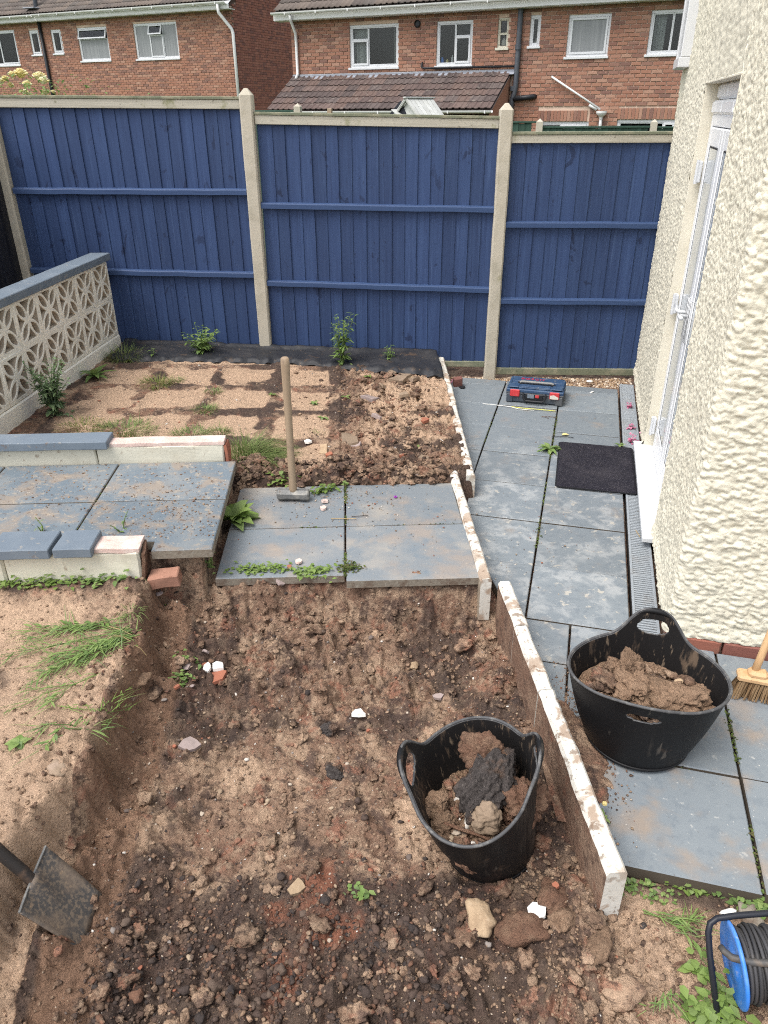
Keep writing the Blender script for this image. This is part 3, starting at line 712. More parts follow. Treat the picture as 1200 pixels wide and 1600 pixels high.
# ------------------------------------------------------------------ low walls beside the raised path
def chip(mb, jit, seed):
    g = random.Random(seed)
    mb.v = [(x + g.uniform(-jit, jit), y + g.uniform(-jit, jit), z + g.uniform(-jit, jit)) for x, y, z in mb.v]
def lump_box(mb, c, d, n, jit, seed, mi=0, T=None):
    """box with subdivided, slightly uneven faces"""
    bm = bmesh.new()
    bmesh.ops.create_cube(bm, size=1)
    bmesh.ops.scale(bm, vec=d, verts=bm.verts)
    bmesh.ops.bevel(bm, geom=bm.edges[:], offset=min(d) * .08, segments=1, affect='EDGES')
    bmesh.ops.subdivide_edges(bm, edges=[e for e in bm.edges if e.calc_length() > min(d) * .5], cuts=n, use_grid_fill=True)
    g = random.Random(seed)
    o = [g.uniform(0, 99) for _ in range(3)]
    from mathutils import noise as mn
    for v in bm.verts:
        p = v.co + Vector(o)
        v.co += Vector((mn.noise(p * 9), mn.noise(p * 9 + Vector((7, 0, 0))), mn.noise(p * 9 + Vector((0, 7, 0))))) * jit
    bm.verts.index_update()
    mb.add([tuple(v.co + Vector(c)) for v in bm.verts], [tuple(v.index for v in f.verts) for f in bm.faces], mi, T)
    bm.free()
def low_wall(label, u0, u1, v0, v1, zb, zt, cops, bare, seed, end_red):
    t = thing('low_wall', label, 'garden wall', W(u0, v0, zb), GA)
    L, T_ = u1 - u0, v1 - v0
    mb = MB()
    xcut = L * .66
    lump_box(mb, (xcut / 2, T_ / 2, (zt - zb) / 2), (xcut - .006, T_, zt - zb), 5, .004, seed)
    lump_box(mb, ((xcut + L) / 2, T_ / 2, (zt - zb) / 2), (L - xcut - .006, T_, zt - zb), 5, .006, seed + 1)
    obj('painted_course', mb, M['cream'], t)
    mb = MB(); lump_box(mb, (L + .006, T_ / 2, (zt - zb) * .5), (.016, T_ * .9, (zt - zb) * .95), 4, .012, seed + 2)
    obj('broken_end', mb, M['terracotta'] if end_red else M['rust'], t)
    for a, b in cops:
        mb = MB(); lump_box(mb, ((a + b) / 2 - u0, T_ / 2 - .012, zt - zb + .024), (b - a - .008, T_ + .045, .046), 4, .0025, seed + int(a * 50))
        obj('coping_brick', mb, M['coping'], t)
    mb = MB(); lump_box(mb, ((bare[0] + bare[1]) / 2 - u0, T_ / 2, zt - zb + .008), (bare[1] - bare[0], T_ * .96, .022), 6, .008, seed + 9)
    obj('mortar_bed', mb, M['pink'], t)
    return t
low_wall('low cream wall with blue coping and a bare pink broken end, on the near side of the raised slabs', -3.9, -2.205, -3.155, -3.035, .13, .365, [(-3.9, -3.42), (-3.415, -2.83), (-2.82, -2.56), (-2.552, -2.385)], (-2.40, -2.205), 3, False)
low_wall('low cream wall behind the raised slabs, half its blue coping gone', -4.0, -1.975, -2.16, -2.065, .30, .435, [(-4.0, -3.30), (-3.292, -2.585)], (-2.60, -1.975), 23, True)

# ------------------------------------------------------------------ edging boards
def edging(label, A, B, zt, zb, th, seed, pale=False, joints=()):
    A, B = Vector(A), Vector(B)
    d = (B - A); L = d.length; d.normalize()
    n = Vector((-d.y, d.x))          # towards the path side when going to the camera
    t = thing('edging_board', label, 'edging board', (A.x, A.y, 0), math.atan2(d.y, d.x))
    js = [0, *joints, L]
    for i in range(len(js) - 1):
        mb = MB()
        a, b = js[i], js[i + 1]
        ns = max(6, int((b - a) / .04))
        g = random.Random(seed + i)
        off = g.uniform(-.004, .004) if i else 0
        top = [.004 * math.sin(k * .7 + seed) + g.uniform(-.0025, .0025) for k in range(ns + 1)]
        vs, fs, mi = [], [], []
        for k in range(ns + 1):
            x = a + (b - a) * k / ns
            if k in (0, ns) and 0 < x < L: x += .002 if k == 0 else -.002
            zt_ = zt + top[k]
            w = th / 2 + g.uniform(-.0015, .0015)
            vs += [(x, -w + off, zb), (x, -w + off, zt_ - .014), (x, -w + .008 + off, zt_), (x, w - .008 + off, zt_), (x, w + off, zt_ - .008), (x, w + off, zb)]
        for k in range(ns):
            for q in range(5):
                fs.append((k * 6 + q, k * 6 + q + 1, (k + 1) * 6 + q + 1, (k + 1) * 6 + q)); mi.append(1 if q in (0, 4) else 0)
        fs += [tuple(range(6)), tuple(ns * 6 + q for q in range(6))[::-1]]; mi += [0, 0]
        o0 = len(mb.v); mb.v += vs; mb.f += fs; mb.mi += mi
        obj('concrete_length', mb, [M['edge_white'], M['edge_side_pale' if pale else 'edge_side']], t)
    return t
edging('white-topped concrete edging board between the sandy bed and the path, running to the fence', (-.605, .27), (.03, -2.10), .148, -.03, .052, 1, joints=(.55, 1.2, 1.85))
edging('white-topped concrete edging board along the end of the two blue-grey step slabs', (-.075, -2.115), (.268, -3.2), .165, -.06, .05, 2, pale=True, joints=(.5,))
edging('white-topped concrete edging board between the dug trench and the path, beside the front tub', (.345, -3.172), (.815, -4.565), .150, -.2, .058, 3, joints=(.33, .72))

# ------------------------------------------------------------------ blue fence
FA = R(12.08)
FD = Vector((math.cos(FA), math.sin(FA), 0)); FN = Vector((math.sin(FA), -math.cos(FA), 0))
F0 = Vector((-.168, .277, 0))
def FP(s, d=0.0, z=0.0):
    p = F0 + FD * s + FN * d
    return Vector((p.x, p.y, z))
_brd = {}
def feather_board(h, w):
    k = (round(h, 3), round(w, 3))
    if k not in _brd:
        _brd[k] = []
        for q in range(5):
            g = random.Random(q * 7 + int(h * 100))
            mb = MB(); n = 8
            bow = g.uniform(-.004, .004); wob = g.uniform(-.0025, .0025)
            vs, fs = [], []
            for i in range(n + 1):
                z = h * i / n
                x = bow * math.sin(math.pi * i / n) + wob * math.sin(5 * i / n + q)
                vs += [(x, 0, z), (x + w * 1.12, .0, z), (x + w * 1.12, -.016, z), (x, -.006, z)]
            for i in range(n):
                for e in range(4):
                    e2 = (e + 1) % 4
                    fs.append((i * 4 + e, i * 4 + e2, (i + 1) * 4 + e2, (i + 1) * 4 + e))
            fs += [(0, 1, 2, 3), tuple(n * 4 + e for e in (3, 2, 1, 0))]
            mb.add(vs, fs)
            _brd[k].append(mb.mesh('fence_board', M['blue']))
    return _brd[k]
def fence_panel(label, s0, s1, zb, zt0, zt1, rails, capface, kick=None):
    t = thing('board_fence', label, 'fence panel', FP(s0, 0, zb), FA, 'blue fence panels along the end of the garden')
    L = s1 - s0; n = round(L / .1); w = L / n
    sl = math.atan2(zt1 - zt0, L)
    h0 = zt0 - zb
    ms = feather_board(h0 - .01, w)
    for i in range(n):
        o = link('fence_board', ms[random.randrange(5)], t, (i * w, -.002 * (i % 2), (zt1 - zt0) * i / n + random.uniform(-.004, .002)), (0, random.uniform(-.004, .004), random.uniform(-.012, .004)))
    for z0, z1 in rails:
        mb = MB(); a = math.atan2(z1 - z0, L)
        nn = 12; vs, fs = [], []
        for i in range(nn + 1):
            x = L * i / nn; zc = z0 - zb + (z1 - z0) * i / nn + random.uniform(-.002, .002)
            vs += [(x, -.016, zc - .024), (x, -.05, zc - .02), (x, -.05, zc + .012), (x, -.044, zc + .02), (x, -.016, zc + .026)]
        for i in range(nn):
            for e in range(5):
                e2 = (e + 1) % 5
                fs.append((i * 5 + e, i * 5 + e2, (i + 1) * 5 + e2, (i + 1) * 5 + e))
        fs += [tuple(range(5)), tuple(nn * 5 + e for e in range(5))[::-1]]
        mb.add(vs, fs); obj('rail', mb, M['blue_rail'], t)
    T = Matrix.Translation((0, 0, h0)) @ Matrix.Rotation(-sl, 4, 'Y')
    mb = MB(); mb.box((L / 2, -.030, .025 - capface / 2), (L, .022, capface), 0, T, .003)
    obj('capping_board', mb, M['cap'], t)
    mb = MB(); mb.box((L / 2, .002, .025 + .011), (L + .01, .10, .02), 0, T, .003)
    obj('capping_rail', mb, M['cap_green'], t)
    if kick:
        mb = MB(); mb.box(((kick[0] + kick[1]) / 2, -.012, kick[2] / 2 - .05), (kick[1] - kick[0], .03, kick[2]), 0, None, .004)
        obj('kick_board', mb, M['cap_green'], t)
    return t
fence_panel('tallest blue board panel, behind the screen block wall', -3.85, -1.985, .255, 2.095, 2.075, [(1.475, 1.465), (.865, .835)], .062)
fence_panel('blue board panel between the two full-length concrete posts', -1.88, -.05, .12, 1.975, 1.94, [(1.368, 1.338), (.772, .722)], .062, (1.15, 1.83, .05))
fence_panel('lowest blue board panel, behind the toolbox, running up to the cream wall', .05, 1.9, .055, 1.835, 1.835, [(1.228, 1.222), (.635, .628)], .055, (0, 1.85, .06))
def fence_post(label, s, zb, zt, w=.1):
    mb = MB()
    b = .012
    pr = [(-w/2+b, -w/2), (w/2-b, -w/2), (w/2, -w/2+b), (w/2, w/2-b), (w/2-b, w/2), (-w/2+b, w/2), (-w/2, w/2-b), (-w/2, -w/2+b)]
    n = 14; vs, fs = [], []
    for i in range(n + 1):
        z = (zt - .045 - zb) * i / n
        g = random.Random(i + int(s * 10))
        vs += [(x + g.uniform(-.0015, .0015), y + g.uniform(-.0015, .0015), z) for x, y in pr]
    vs += [(x * .25, y * .25, zt - zb) for x, y in pr]
    for i in range(n + 1):
        for k in range(8):
            fs.append((i * 8 + k, i * 8 + (k + 1) % 8, (i + 1) * 8 + (k + 1) % 8, (i + 1) * 8 + k))
    fs.append(tuple((n + 1) * 8 + k for k in range(8)))
    mb.add(vs, fs)
    o = obj('fence_post', mb, M['post'], loc=FP(s, .02, zb), rot=(0, 0, FA))
    return tag(o, label, 'fence post', 'concrete posts of the blue fence')
fence_post('concrete fence post between the tallest panel and the middle panel', -1.932, .12, 2.175)
fence_post('concrete fence post between the middle panel and the panel behind the toolbox', 0, -.12, 2.07)
fence_post('concrete fence post at the corner with the dark boundary fence', -3.91, .1, 2.15)
# dark boundary fence on the far left
BD = Vector((.165, -.986, 0)); BA = math.atan2(BD.y, BD.x)
b0 = Vector((-3.995, -.60, .12))
for q, (lab) in enumerate(('dark stained board panel next to the corner post', 'second dark stained board panel, nearer the house end')):
    t = thing('dark_board_fence', lab, 'fence panel', b0 + BD * (q * 1.86), BA, 'dark panels of the side boundary fence')
    for i in range(18):
        mb_ = _brd.setdefault('dark', None)
        if mb_ is None:
            mb = MB(); mb.add([(0, 0, 0), (.112, 0, 0), (.112, .018, 0), (0, .005, 0), (0, 0, 1.75), (.112, 0, 1.75), (.112, .018, 1.75), (0, .005, 1.75)], [(0, 1, 2, 3), (4, 7, 6, 5), (0, 4, 5, 1), (1, 5, 6, 2), (2, 6, 7, 3), (3, 7, 4, 0)])
            _brd['dark'] = mb_ = mb.mesh('fence_board', M['charcoal'])
        link('fence_board', mb_, t, (i * .1, 0, random.uniform(-.003, .003)))
    for z in (.3, .9, 1.5):
        mb = MB(); mb.box((.93, -.02, z), (1.84, .035, .05), 0, None, .004); obj('rail', mb, M['charcoal'], t)

# ------------------------------------------------------------------ screen block wall
S0 = Vector((-3.25, -.492, .235)); SDir = Vector((.182, -.983, 0)).normalized(); SA = math.atan2(SDir.y, SDir.x)
scr = thing('screen_block_wall', 'cream pierced block wall with petal-shaped openings and a blue coping, against the blue fence', 'screen wall', S0, SA)
def block_mesh(w, th):
    cu_ = D.curves.new('block', 'CURVE'); cu_.dimensions = '2D'; cu_.fill_mode = 'BOTH'; cu_.extrude = th / 2 - .004; cu_.bevel_depth = .004; cu_.bevel_resolution = 0
    def poly(pts):
        s = cu_.splines.new('POLY'); s.points.add(len(pts) - 1)
        for p, q in zip(s.points, pts): p.co = (q[0], q[1], 0, 1)
        s.use_cyclic_u = True
    h = w / 2 - .0035
    poly([(-h, -h), (h, -h), (h, h), (-h, h)])
    r0, r1 = .020, .150                    # petals on the diagonals
    for k in range(4):
        a = math.pi / 4 + k * math.pi / 2
        L = r1 - r0; mid = (r0 + r1) / 2 + .012; half = L / 2 + .008; wd = .030
        pts = []
        for i in range(9):
            t = -1 + i / 4; pts.append((mid + half * t, wd * (1 - t * t)))
        for i in range(1, 8):
            t = 1 - i / 4; pts.append((mid + half * t, -wd * (1 - t * t)))
        poly([(x * math.cos(a) - y * math.sin(a), x * math.sin(a) + y * math.cos(a)) for x, y in pts])
        b = k * math.pi / 2                # curved triangles between them
        tri = []
        tip, base, hw = .034, .130, .074
        for i in range(7):
            t = i / 6; x = tip + (base - tip) * t; tri.append((x, hw * (t ** 1.5)))
        tri += [(x, -y) for x, y in tri[::-1][:-1]]
        poly([(x * math.cos(b) - y * math.sin(b), x * math.sin(b) + y * math.cos(b)) for x, y in tri])
    o = D.objects.new('tmp', cu_); COL.objects.link(o)
    dg = bpy.context.evaluated_depsgraph_get()
    me = D.meshes.new_from_object(o.evaluated_get(dg), depsgraph=dg)
    D.objects.remove(o); D.curves.remove(cu_)
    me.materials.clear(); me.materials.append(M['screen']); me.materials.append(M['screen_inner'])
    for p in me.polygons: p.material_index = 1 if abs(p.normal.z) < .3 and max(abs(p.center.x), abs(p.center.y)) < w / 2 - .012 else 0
    return me
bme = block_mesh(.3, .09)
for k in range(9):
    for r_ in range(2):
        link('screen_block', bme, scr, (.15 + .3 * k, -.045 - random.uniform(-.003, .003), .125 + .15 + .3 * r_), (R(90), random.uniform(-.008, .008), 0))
for k in range(5):
    mb = MB(); a, b = k * .58, min(2.75, k * .58 + .575)
    lump_box(mb, ((a + b) / 2 - .03, -.05, .125 + .6 + .028), (b - a, .16, .055), 3, .002, 40 + k); obj('coping_slab', mb, M['coping'], scr)
mb = MB(); lump_box(mb, (1.36, -.045, -.02), (2.72, .11, .285), 8, .004, 61); obj('plinth', mb, M['screen'], scr)
mb = MB(); mb.box((1.35, -.045, .425), (2.69, .086, .012)); obj('bed_joint', mb, M['screen'], scr)
# ------------------------------------------------------------------ rendered house on the right
house = thing('rendered_house', 'cream pebbledashed house wall with a white double door beside the slab path', 'house', (1.05, -3.25, 0))
HX, HY = 1.05, -3.25
def pebbledash():
    step_ = .0072
    yfar, ynear, xend = .50, -3.25, 2.7
    L1 = yfar - ynear; L2 = xend - HX
    d0, d1 = yfar + 1.17, yfar + 2.35
    ss = np.concatenate([np.arange(0, d0 - .004, .0078), np.arange(d0, d1, .0236), np.arange(d1, L1 + .72, .0052), np.arange(L1 + .72, L1 + L2 + .02, .03)])
    zz = np.concatenate([np.arange(.055, 2.145, .0056), np.arange(2.1451, 2.7, .0078), np.arange(2.7, 3.46, .03)])
    S, Z = np.meshgrid(ss, zz)
    Hh = .004 * fbm(S * 9, Z * 9, 3, 200) + .003 * fbm(S * 30, Z * 30, 2, 201)
    g = np.random.default_rng(5)
    near = S > L1
    # thrown pebbles on the long face, coarser dragged lumps on the end face
    P = np.zeros_like(S)
    n1 = int(L1 * 2.72 / .00020)
    cs = g.uniform(0, L1 + .05, n1); cz = g.uniform(.05, 2.74, n1); rr = g.uniform(.0045, .0105, n1)
    n2 = int(.9 * 2.2 / .00022)
    cs2 = g.uniform(L1 - .05, L1 + .9, n2); cz2 = g.uniform(.05, 2.25, n2); rr2 = g.uniform(.0055, .014, n2)
    for c_s, c_z, r, big in [(*t, 0) for t in zip(cs, cz, rr)] + [(*t, 1) for t in zip(cs2, cz2, rr2)]:
        a0, a1 = np.searchsorted(ss, c_s - r * 1.3), np.searchsorted(ss, c_s + r * 1.3)
        b0_, b1 = np.searchsorted(zz, c_z - r), np.searchsorted(zz, c_z + r)
        if a1 <= a0 or b1 <= b0_: continue
        dx = (ss[a0:a1] - c_s)[None, :]; dz = (zz[b0_:b1] - c_z)[:, None]
        if big: dx = dx * .72 + dz * .35; dz = dz * 1.25
        b = np.clip(1 - (dx * dx + dz * dz) / (r * r), 0, 1) ** .28 * (.6 if not big else .62) * r * (.45 + .8 * ((c_s * 977.3) % 1))
        P[b0_:b1, a0:a1] = np.maximum(P[b0_:b1, a0:a1], b + .12 * P[b0_:b1, a0:a1])
    Hh = Hh + P + np.where(near, .004 * fbm(S * 24, Z * 34, 3, 210), 0)
    Hh = Hh + .0016 * fbm(S * 160, Z * 160, 2, 221)
    Hh = Hh + .012 * sst(.14, .06, Z)                     # bell cast at the foot
    # plan position along the rounded corner
    rc = .035
    t = S - L1
    px = np.where(t < -rc, 0, np.where(t > rc, t, rc * (1 - np.cos(np.clip((t + rc) / (2 * rc), 0, 1) * math.pi / 2))))
    py = np.where(t < -rc, -t, np.where(t > rc, 0, rc * (1 - np.sin(np.clip((t + rc) / (2 * rc), 0, 1) * math.pi / 2))))
    a = np.clip((t + rc) / (2 * rc), 0, 1) * math.pi / 2
    nx, ny = -np.cos(a), -np.sin(a)
    V = np.stack([px + nx * Hh, py + ny * Hh, Z], -1).reshape(-1, 3)
    nz, ns = S.shape
    idx = np.arange(nz * ns).reshape(nz, ns)
    F = np.stack([idx[:-1, :-1], idx[:-1, 1:], idx[1:, 1:], idx[1:, :-1]], -1)
    yc = HY + py; keep = ~((yc[:-1, :-1] < -1.166) & (yc[:-1, :-1] > -2.345) & (Z[:-1, :-1] < 2.145) & (px[:-1, :-1] < .01))
    me = np_mesh('render_coat', V, F[keep].reshape(-1, 4), True)
    me.materials.append(M['render'])
    return link('render_coat', me, house)
pebbledash()
def HB(name, x0, x1, y0, y1, z0, z1, m, parent=None, b=.003):
    mb = MB(); mb.box(((x0 + x1) / 2 - HX, (y0 + y1) / 2 - HY, (z0 + z1) / 2), (x1 - x0, y1 - y0, z1 - z0), 0, None, b)
    return obj(name, mb, m, parent or house)
HB('wall_core', 1.075, 4.5, -1.165, .5, -.3, 5.2, M['render_smooth'])
HB('wall_core', 1.075, 4.5, -3.22, -2.355, -.3, 5.2, M['render_smooth'])
HB('wall_core', 1.075, 4.5, -2.355, -1.165, 2.15, 5.2, M['render_smooth'])
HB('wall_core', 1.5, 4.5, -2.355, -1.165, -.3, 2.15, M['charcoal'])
HB('upper_wall', 1.045, 4.5, -3.25, .5, 3.44, 5.4, M['render'])
HB('reveal', 1.046, 1.16, -1.172, -1.160, .03, 2.147, M['render_smooth'])
HB('reveal', 1.046, 1.16, -2.360, -2.348, .03, 2.147, M['render_smooth'])
HB('reveal', 1.046, 1.16, -2.36, -1.16, 2.143, 2.155, M['render_smooth'])
HB('door_sill', .985, 1.16, -2.455, -1.115, .035, .062, M['upvc'])
HB('door_sill', 1.03, 1.16, -2.36, -1.16, -.03, .036, M['render_smooth'])
# plinth bricks at the foot of the end wall
for k in range(10):
    mb = MB(); mb.box((.115 + .225 * k, .03, .02), (.214, .1, .066), 0, None, .006)
    obj('brick', mb, M['brick_dark'], house)
HB('plinth', 1.06, 3.5, -3.235, -3.0, -.2, .05, M['mortar_dark'])
HB('plinth', 1.062, 1.2, -3.2, .5, -.2, .06, M['slab_side'])
# head panels of white plastic over the door, the frame and the two leaves
dfr = thing('tmp', '', '')
D.objects.remove(dfr)
FXo = 1.105                     # outer face of the door frame
fr = link('door_frame', None, house)
def FB(name, x0, x1, y0, y1, z0, z1, m, parent, b=.004): return HB(name, x0, x1, y0, y1, z0, z1, m, parent, b)
mb = MB()
for y0, y1, z0, z1 in ((-1.222, -1.172, .062, 2.0), (-2.348, -2.298, .062, 2.0), (-2.298, -1.222, 1.945, 2.0)):
    mb.box((FXo + .035 - HX, (y0 + y1) / 2 - HY, (z0 + z1) / 2), (.07, y1 - y0, z1 - z0), 0, None, .004)
o = obj('frame_profile', mb, M['door_upvc'], fr)
for z0, z1, dx in ((2.0, 2.066, -.012), (2.070, 2.143, .004)):
    for y0, y1 in ((-1.56, -1.174), (-1.95, -1.565), (-2.346, -1.955)):
        FB('head_panel', FXo + dx, FXo + .05, y0, y1, z0, z1, M['door_upvc'], fr, .012)
for hinge_side, y0, y1 in ((1, -1.755, -1.226), (-1, -2.294, -1.765)):
    d = link('door_leaf', None, house)
    mb = MB(); x0, x1 = FXo - .006, FXo + .055; w = .085
    for a, b, c, e in ((y0, y0 + w, .08, 1.94), (y1 - w, y1, .08, 1.94), (y0 + w, y1 - w, .08, .24), (y0 + w, y1 - w, 1.85, 1.94)):
        mb.box(((x0 + x1) / 2 - HX, (a + b) / 2 - HY, (c + e) / 2), (x1 - x0, b - a, e - c), 0, None, .006)
    obj('leaf_frame', mb, M['door_upvc'], d)
    mb = MB(); t_ = .007
    for a, b, c, e in ((y0 + w, y0 + w + t_, .24, 1.85), (y1 - w - t_, y1 - w, .24, 1.85), (y0 + w, y1 - w, .24, .24 + t_), (y0 + w, y1 - w, 1.85 - t_, 1.85)):
        mb.box((FXo + .004 - HX, (a + b) / 2 - HY, (c + e) / 2), (.012, b - a, e - c))
    obj('gasket', mb, M['gasket'], d)
    FB('glass', FXo - .001, FXo + .012, y0 + w + .002, y1 - w - .002, .242, 1.848, M['door_glass'], d, 0)
    hy = y1 - .012 if hinge_side == 1 else y0 + .012
    for z in (.22, 1.0, 1.72):
        mb = MB(); mb.box((FXo - .026 - HX, hy + .02 * hinge_side - HY, z), (.03, .05, .11), 0, None, .005); mb.tube([(FXo - .036 - HX, hy + .0 - HY, z - .06), (FXo - .036 - HX, hy - HY, z + .06)], .009, 8)
        obj('hinge', mb, M['upvc'], d)
    ym = (y0 + .045) if hinge_side == 1 else (y1 - .045)
    mb = MB(); mb.box((FXo - .012 - HX, ym - HY, 1.03), (.014, .032, .22), 0, None, .005)
    sg = 1 if hinge_side == 1 else -1
    mb.tube([(FXo - .01 - HX, ym - HY, 1.06), (FXo - .055 - HX, ym - HY, 1.062), (FXo - .062 - HX, ym + .02 * sg - HY, 1.063), (FXo - .06 - HX, ym + .115 * sg - HY, 1.075)], .010, 8)
    obj('handle', mb, M['upvc'], d, True)
# white casing near the far end of the wall, high up
wc = link('window_casing', None, house)
FB('casing_frame', .975, 1.07, .05, .47, 2.27, 2.33, M['upvc'], wc)
FB('casing_frame', .985, 1.07, .41, .47, 2.33, 3.2, M['upvc'], wc)
FB('casing_frame', .985, 1.07, .05, .11, 2.33, 3.2, M['upvc'], wc)
FB('casing_glass', 1.0, 1.06, .112, .408, 2.332, 3.2, M['glass_pale'], wc, 0)

# ------------------------------------------------------------------ drain, mat
dr = thing('drain_channel', 'grey slotted drain channel running along the foot of the cream wall', 'drain', (.925, .28, 0))
bar = MB(); bar.box((.0575, 0, -.006), (.092, .0105, .012), 0, None, .002); barm = bar.mesh('grate_bars', M['grate'])
y = 0.0; sec = 0
for Ls in (1.0, 1.0, 1.0, .5):
    n = int(Ls / .0185)
    mb = MB()
    for k in range(n):
        mb.box((.0575, y - (k + .5) * Ls / n, -.007), (.092, .0098, .011), 0, None, .002)
    mb.box((.008, y - Ls / 2, -.006), (.013, Ls - .006, .012), 0, None, .002)
    mb.box((.108, y - Ls / 2, -.006), (.013, Ls - .006, .012), 0, None, .002)
    for e in (.006, Ls - .006): mb.box((.058, y - e, -.0065), (.09, .009, .0115))
    obj('grate', mb, M['grate'], dr)
    y -= Ls
mb = MB(); mb.box((.058, y / 2, -.05), (.116, -y, .05)); obj('channel', mb, M['void'], dr)
def rrect(w, h, r, n=5):
    out = []
    for cx, cy_, a0 in ((w/2-r, h/2-r, 0), (-w/2+r, h/2-r, 90), (-w/2+r, -h/2+r, 180), (w/2-r, -h/2+r, 270)):
        for i in range(n + 1):
            a = R(a0 + 90 * i / n); out.append((cx + r * math.cos(a), cy_ + r * math.sin(a)))
    return out
mt = thing('door_mat', 'black pile doormat with rounded corners on the slabs at the white door', 'doormat', (.748, -1.48, .0035), R(1.0))
mb = MB(); mb.prism(rrect(.49, .715, .03), 0, .006); obj('rubber_backing', mb, M['mat_edge'], mt)
nx_, ny_ = 110, 160
gx, gy = np.meshgrid(np.linspace(-.236, .236, nx_), np.linspace(-.349, .349, ny_))
dd = np.minimum(.236 - np.abs(gx), .349 - np.abs(gy))
gz = .006 + .007 * sst(0, .012, dd) + rng.uniform(-.0012, .0012, gx.shape) + .0012 * fbm(gx * 30, gy * 30, 2, 7)
ix = np.arange(nx_ * ny_).reshape(ny_, nx_)
me = np_mesh('pile', np.stack([gx, gy, gz], -1).reshape(-1, 3), np.stack([ix[:-1, :-1], ix[:-1, 1:], ix[1:, 1:], ix[1:, :-1]], -1).reshape(-1, 4), False)
me.materials.append(M['mat']); link('pile', me, mt)

# ------------------------------------------------------------------ toolbox
tb = thing('toolbox', 'dusty navy plastic tool case with red latches standing on the far slabs by the fence', 'toolbox', (.272, -.245, .003), R(-1.5))
w2, d2, hB = .442, .30, .072
mb = MB(); mb.box((0, 0, hB / 2), (w2 - .006, d2 - .006, hB), 0, None, .012); mb.box((0, 0, .075), (w2, d2, .014), 0, None, .004)
for sx in (-1, 1):
    mb.box((sx * .19, -.149, .035), (.05, .012, .066), 0, None, .004); mb.box((sx * .2175, 0, .05), (.012, .12, .05), 0, None, .003)
obj('case_base', mb, M['navy_dusty'], tb)
mb = MB()
lid = [(-w2/2, -.15), (w2/2, -.15), (w2/2, .15), (-w2/2, .15)]
mb.box((0, 0, .094), (w2 - .002, d2 - .002, .026), 0, None, .005)
mb.box((0, .01, .112), (w2 - .02, d2 - .03, .014), 0, None, .006)
mb.box((0, .075, .120), (w2 - .05, .11, .008), 0, None, .003)
mb.box((0, -.085, .120), (w2 * .52, .075, .008), 0, None, .003)
for sx in (-1, 1):
    mb.box((sx * .165, -.09, .119), (.075, .09, .010), 0, None, .004); mb.box((sx * .203, .02, .118), (.02, .18, .012), 0, None, .003)
obj('lid', mb, M['navy'], tb)
for sx in (-1, 1):
    l = link('latch', None, tb)
    mb = MB(); mb.box((sx * .152, -.156, .079), (.074, .014, .056), 0, None, .005); obj('latch_flap', mb, M['red'], l)
mb = MB(); mb.add([(.120, -.1637, .055), (.18, -.1637, .055), (.184, -.1637, .071), (.148, -.1637, .088), (.118, -.1637, .082)], [(0, 1, 2, 3, 4)])
obj('sticker', mb, M['label'], tb)
mb = MB(); mb.tube([(-.085, -.150, .075), (-.085, -.17, .072), (-.078, -.175, .040), (-.062, -.176, .028), (.062, -.176, .028), (.078, -.175, .040), (.085, -.17, .072), (.085, -.150, .075)], .0085, 8)
obj('front_handle', mb, M['plastic_black'], tb)
mb = MB(); mb.box((0, -.155, .055), (.135, .012, .052), 0, None, .004); obj('handle_recess', mb, M['plastic_black'], tb)
mb = MB(); mb.box((.022, -.163, .064), (.030, .006, .022), 0, None, .002); obj('lock_button', mb, M['red'], tb)
mb = MB(); mb.box((-.028, -.162, .062), (.052, .004, .03), 0, None, .001); obj('badge', mb, M['coping'], tb)
mb = MB(); mb.tube([(-.128, -.028, .126), (-.118, -.028, .133), (.118, -.028, .133), (.128, -.028, .126)], .0095, 8); obj('top_handle', mb, M['grey_plastic'], tb)
mb = MB(); mb.box((-.130, -.03, .1225), (.03, .04, .005)); mb.box((.130, -.03, .1225), (.03, .04, .005)); mb.box((0, -.052, .1225), (.25, .018, .003)); obj('handle_slot', mb, M['plastic_black'], tb)
tc = D.curves.new('lettering', 'FONT'); tc.body = 'BOSCH'; tc.size = .052; tc.extrude = .0012; tc.align_x = 'CENTER'; tc.space_character = 1.15
to = D.objects.new('lettering', tc); COL.objects.link(to)
dg = bpy.context.evaluated_depsgraph_get()
lm = D.meshes.new_from_object(to.evaluated_get(dg), depsgraph=dg); D.objects.remove(to)
lm.materials.clear(); lm.materials.append(M['red_ink'])
lo = link('lettering', lm, tb, (-.04, .055, .1255))
lo.scale = (1, .95, 1)

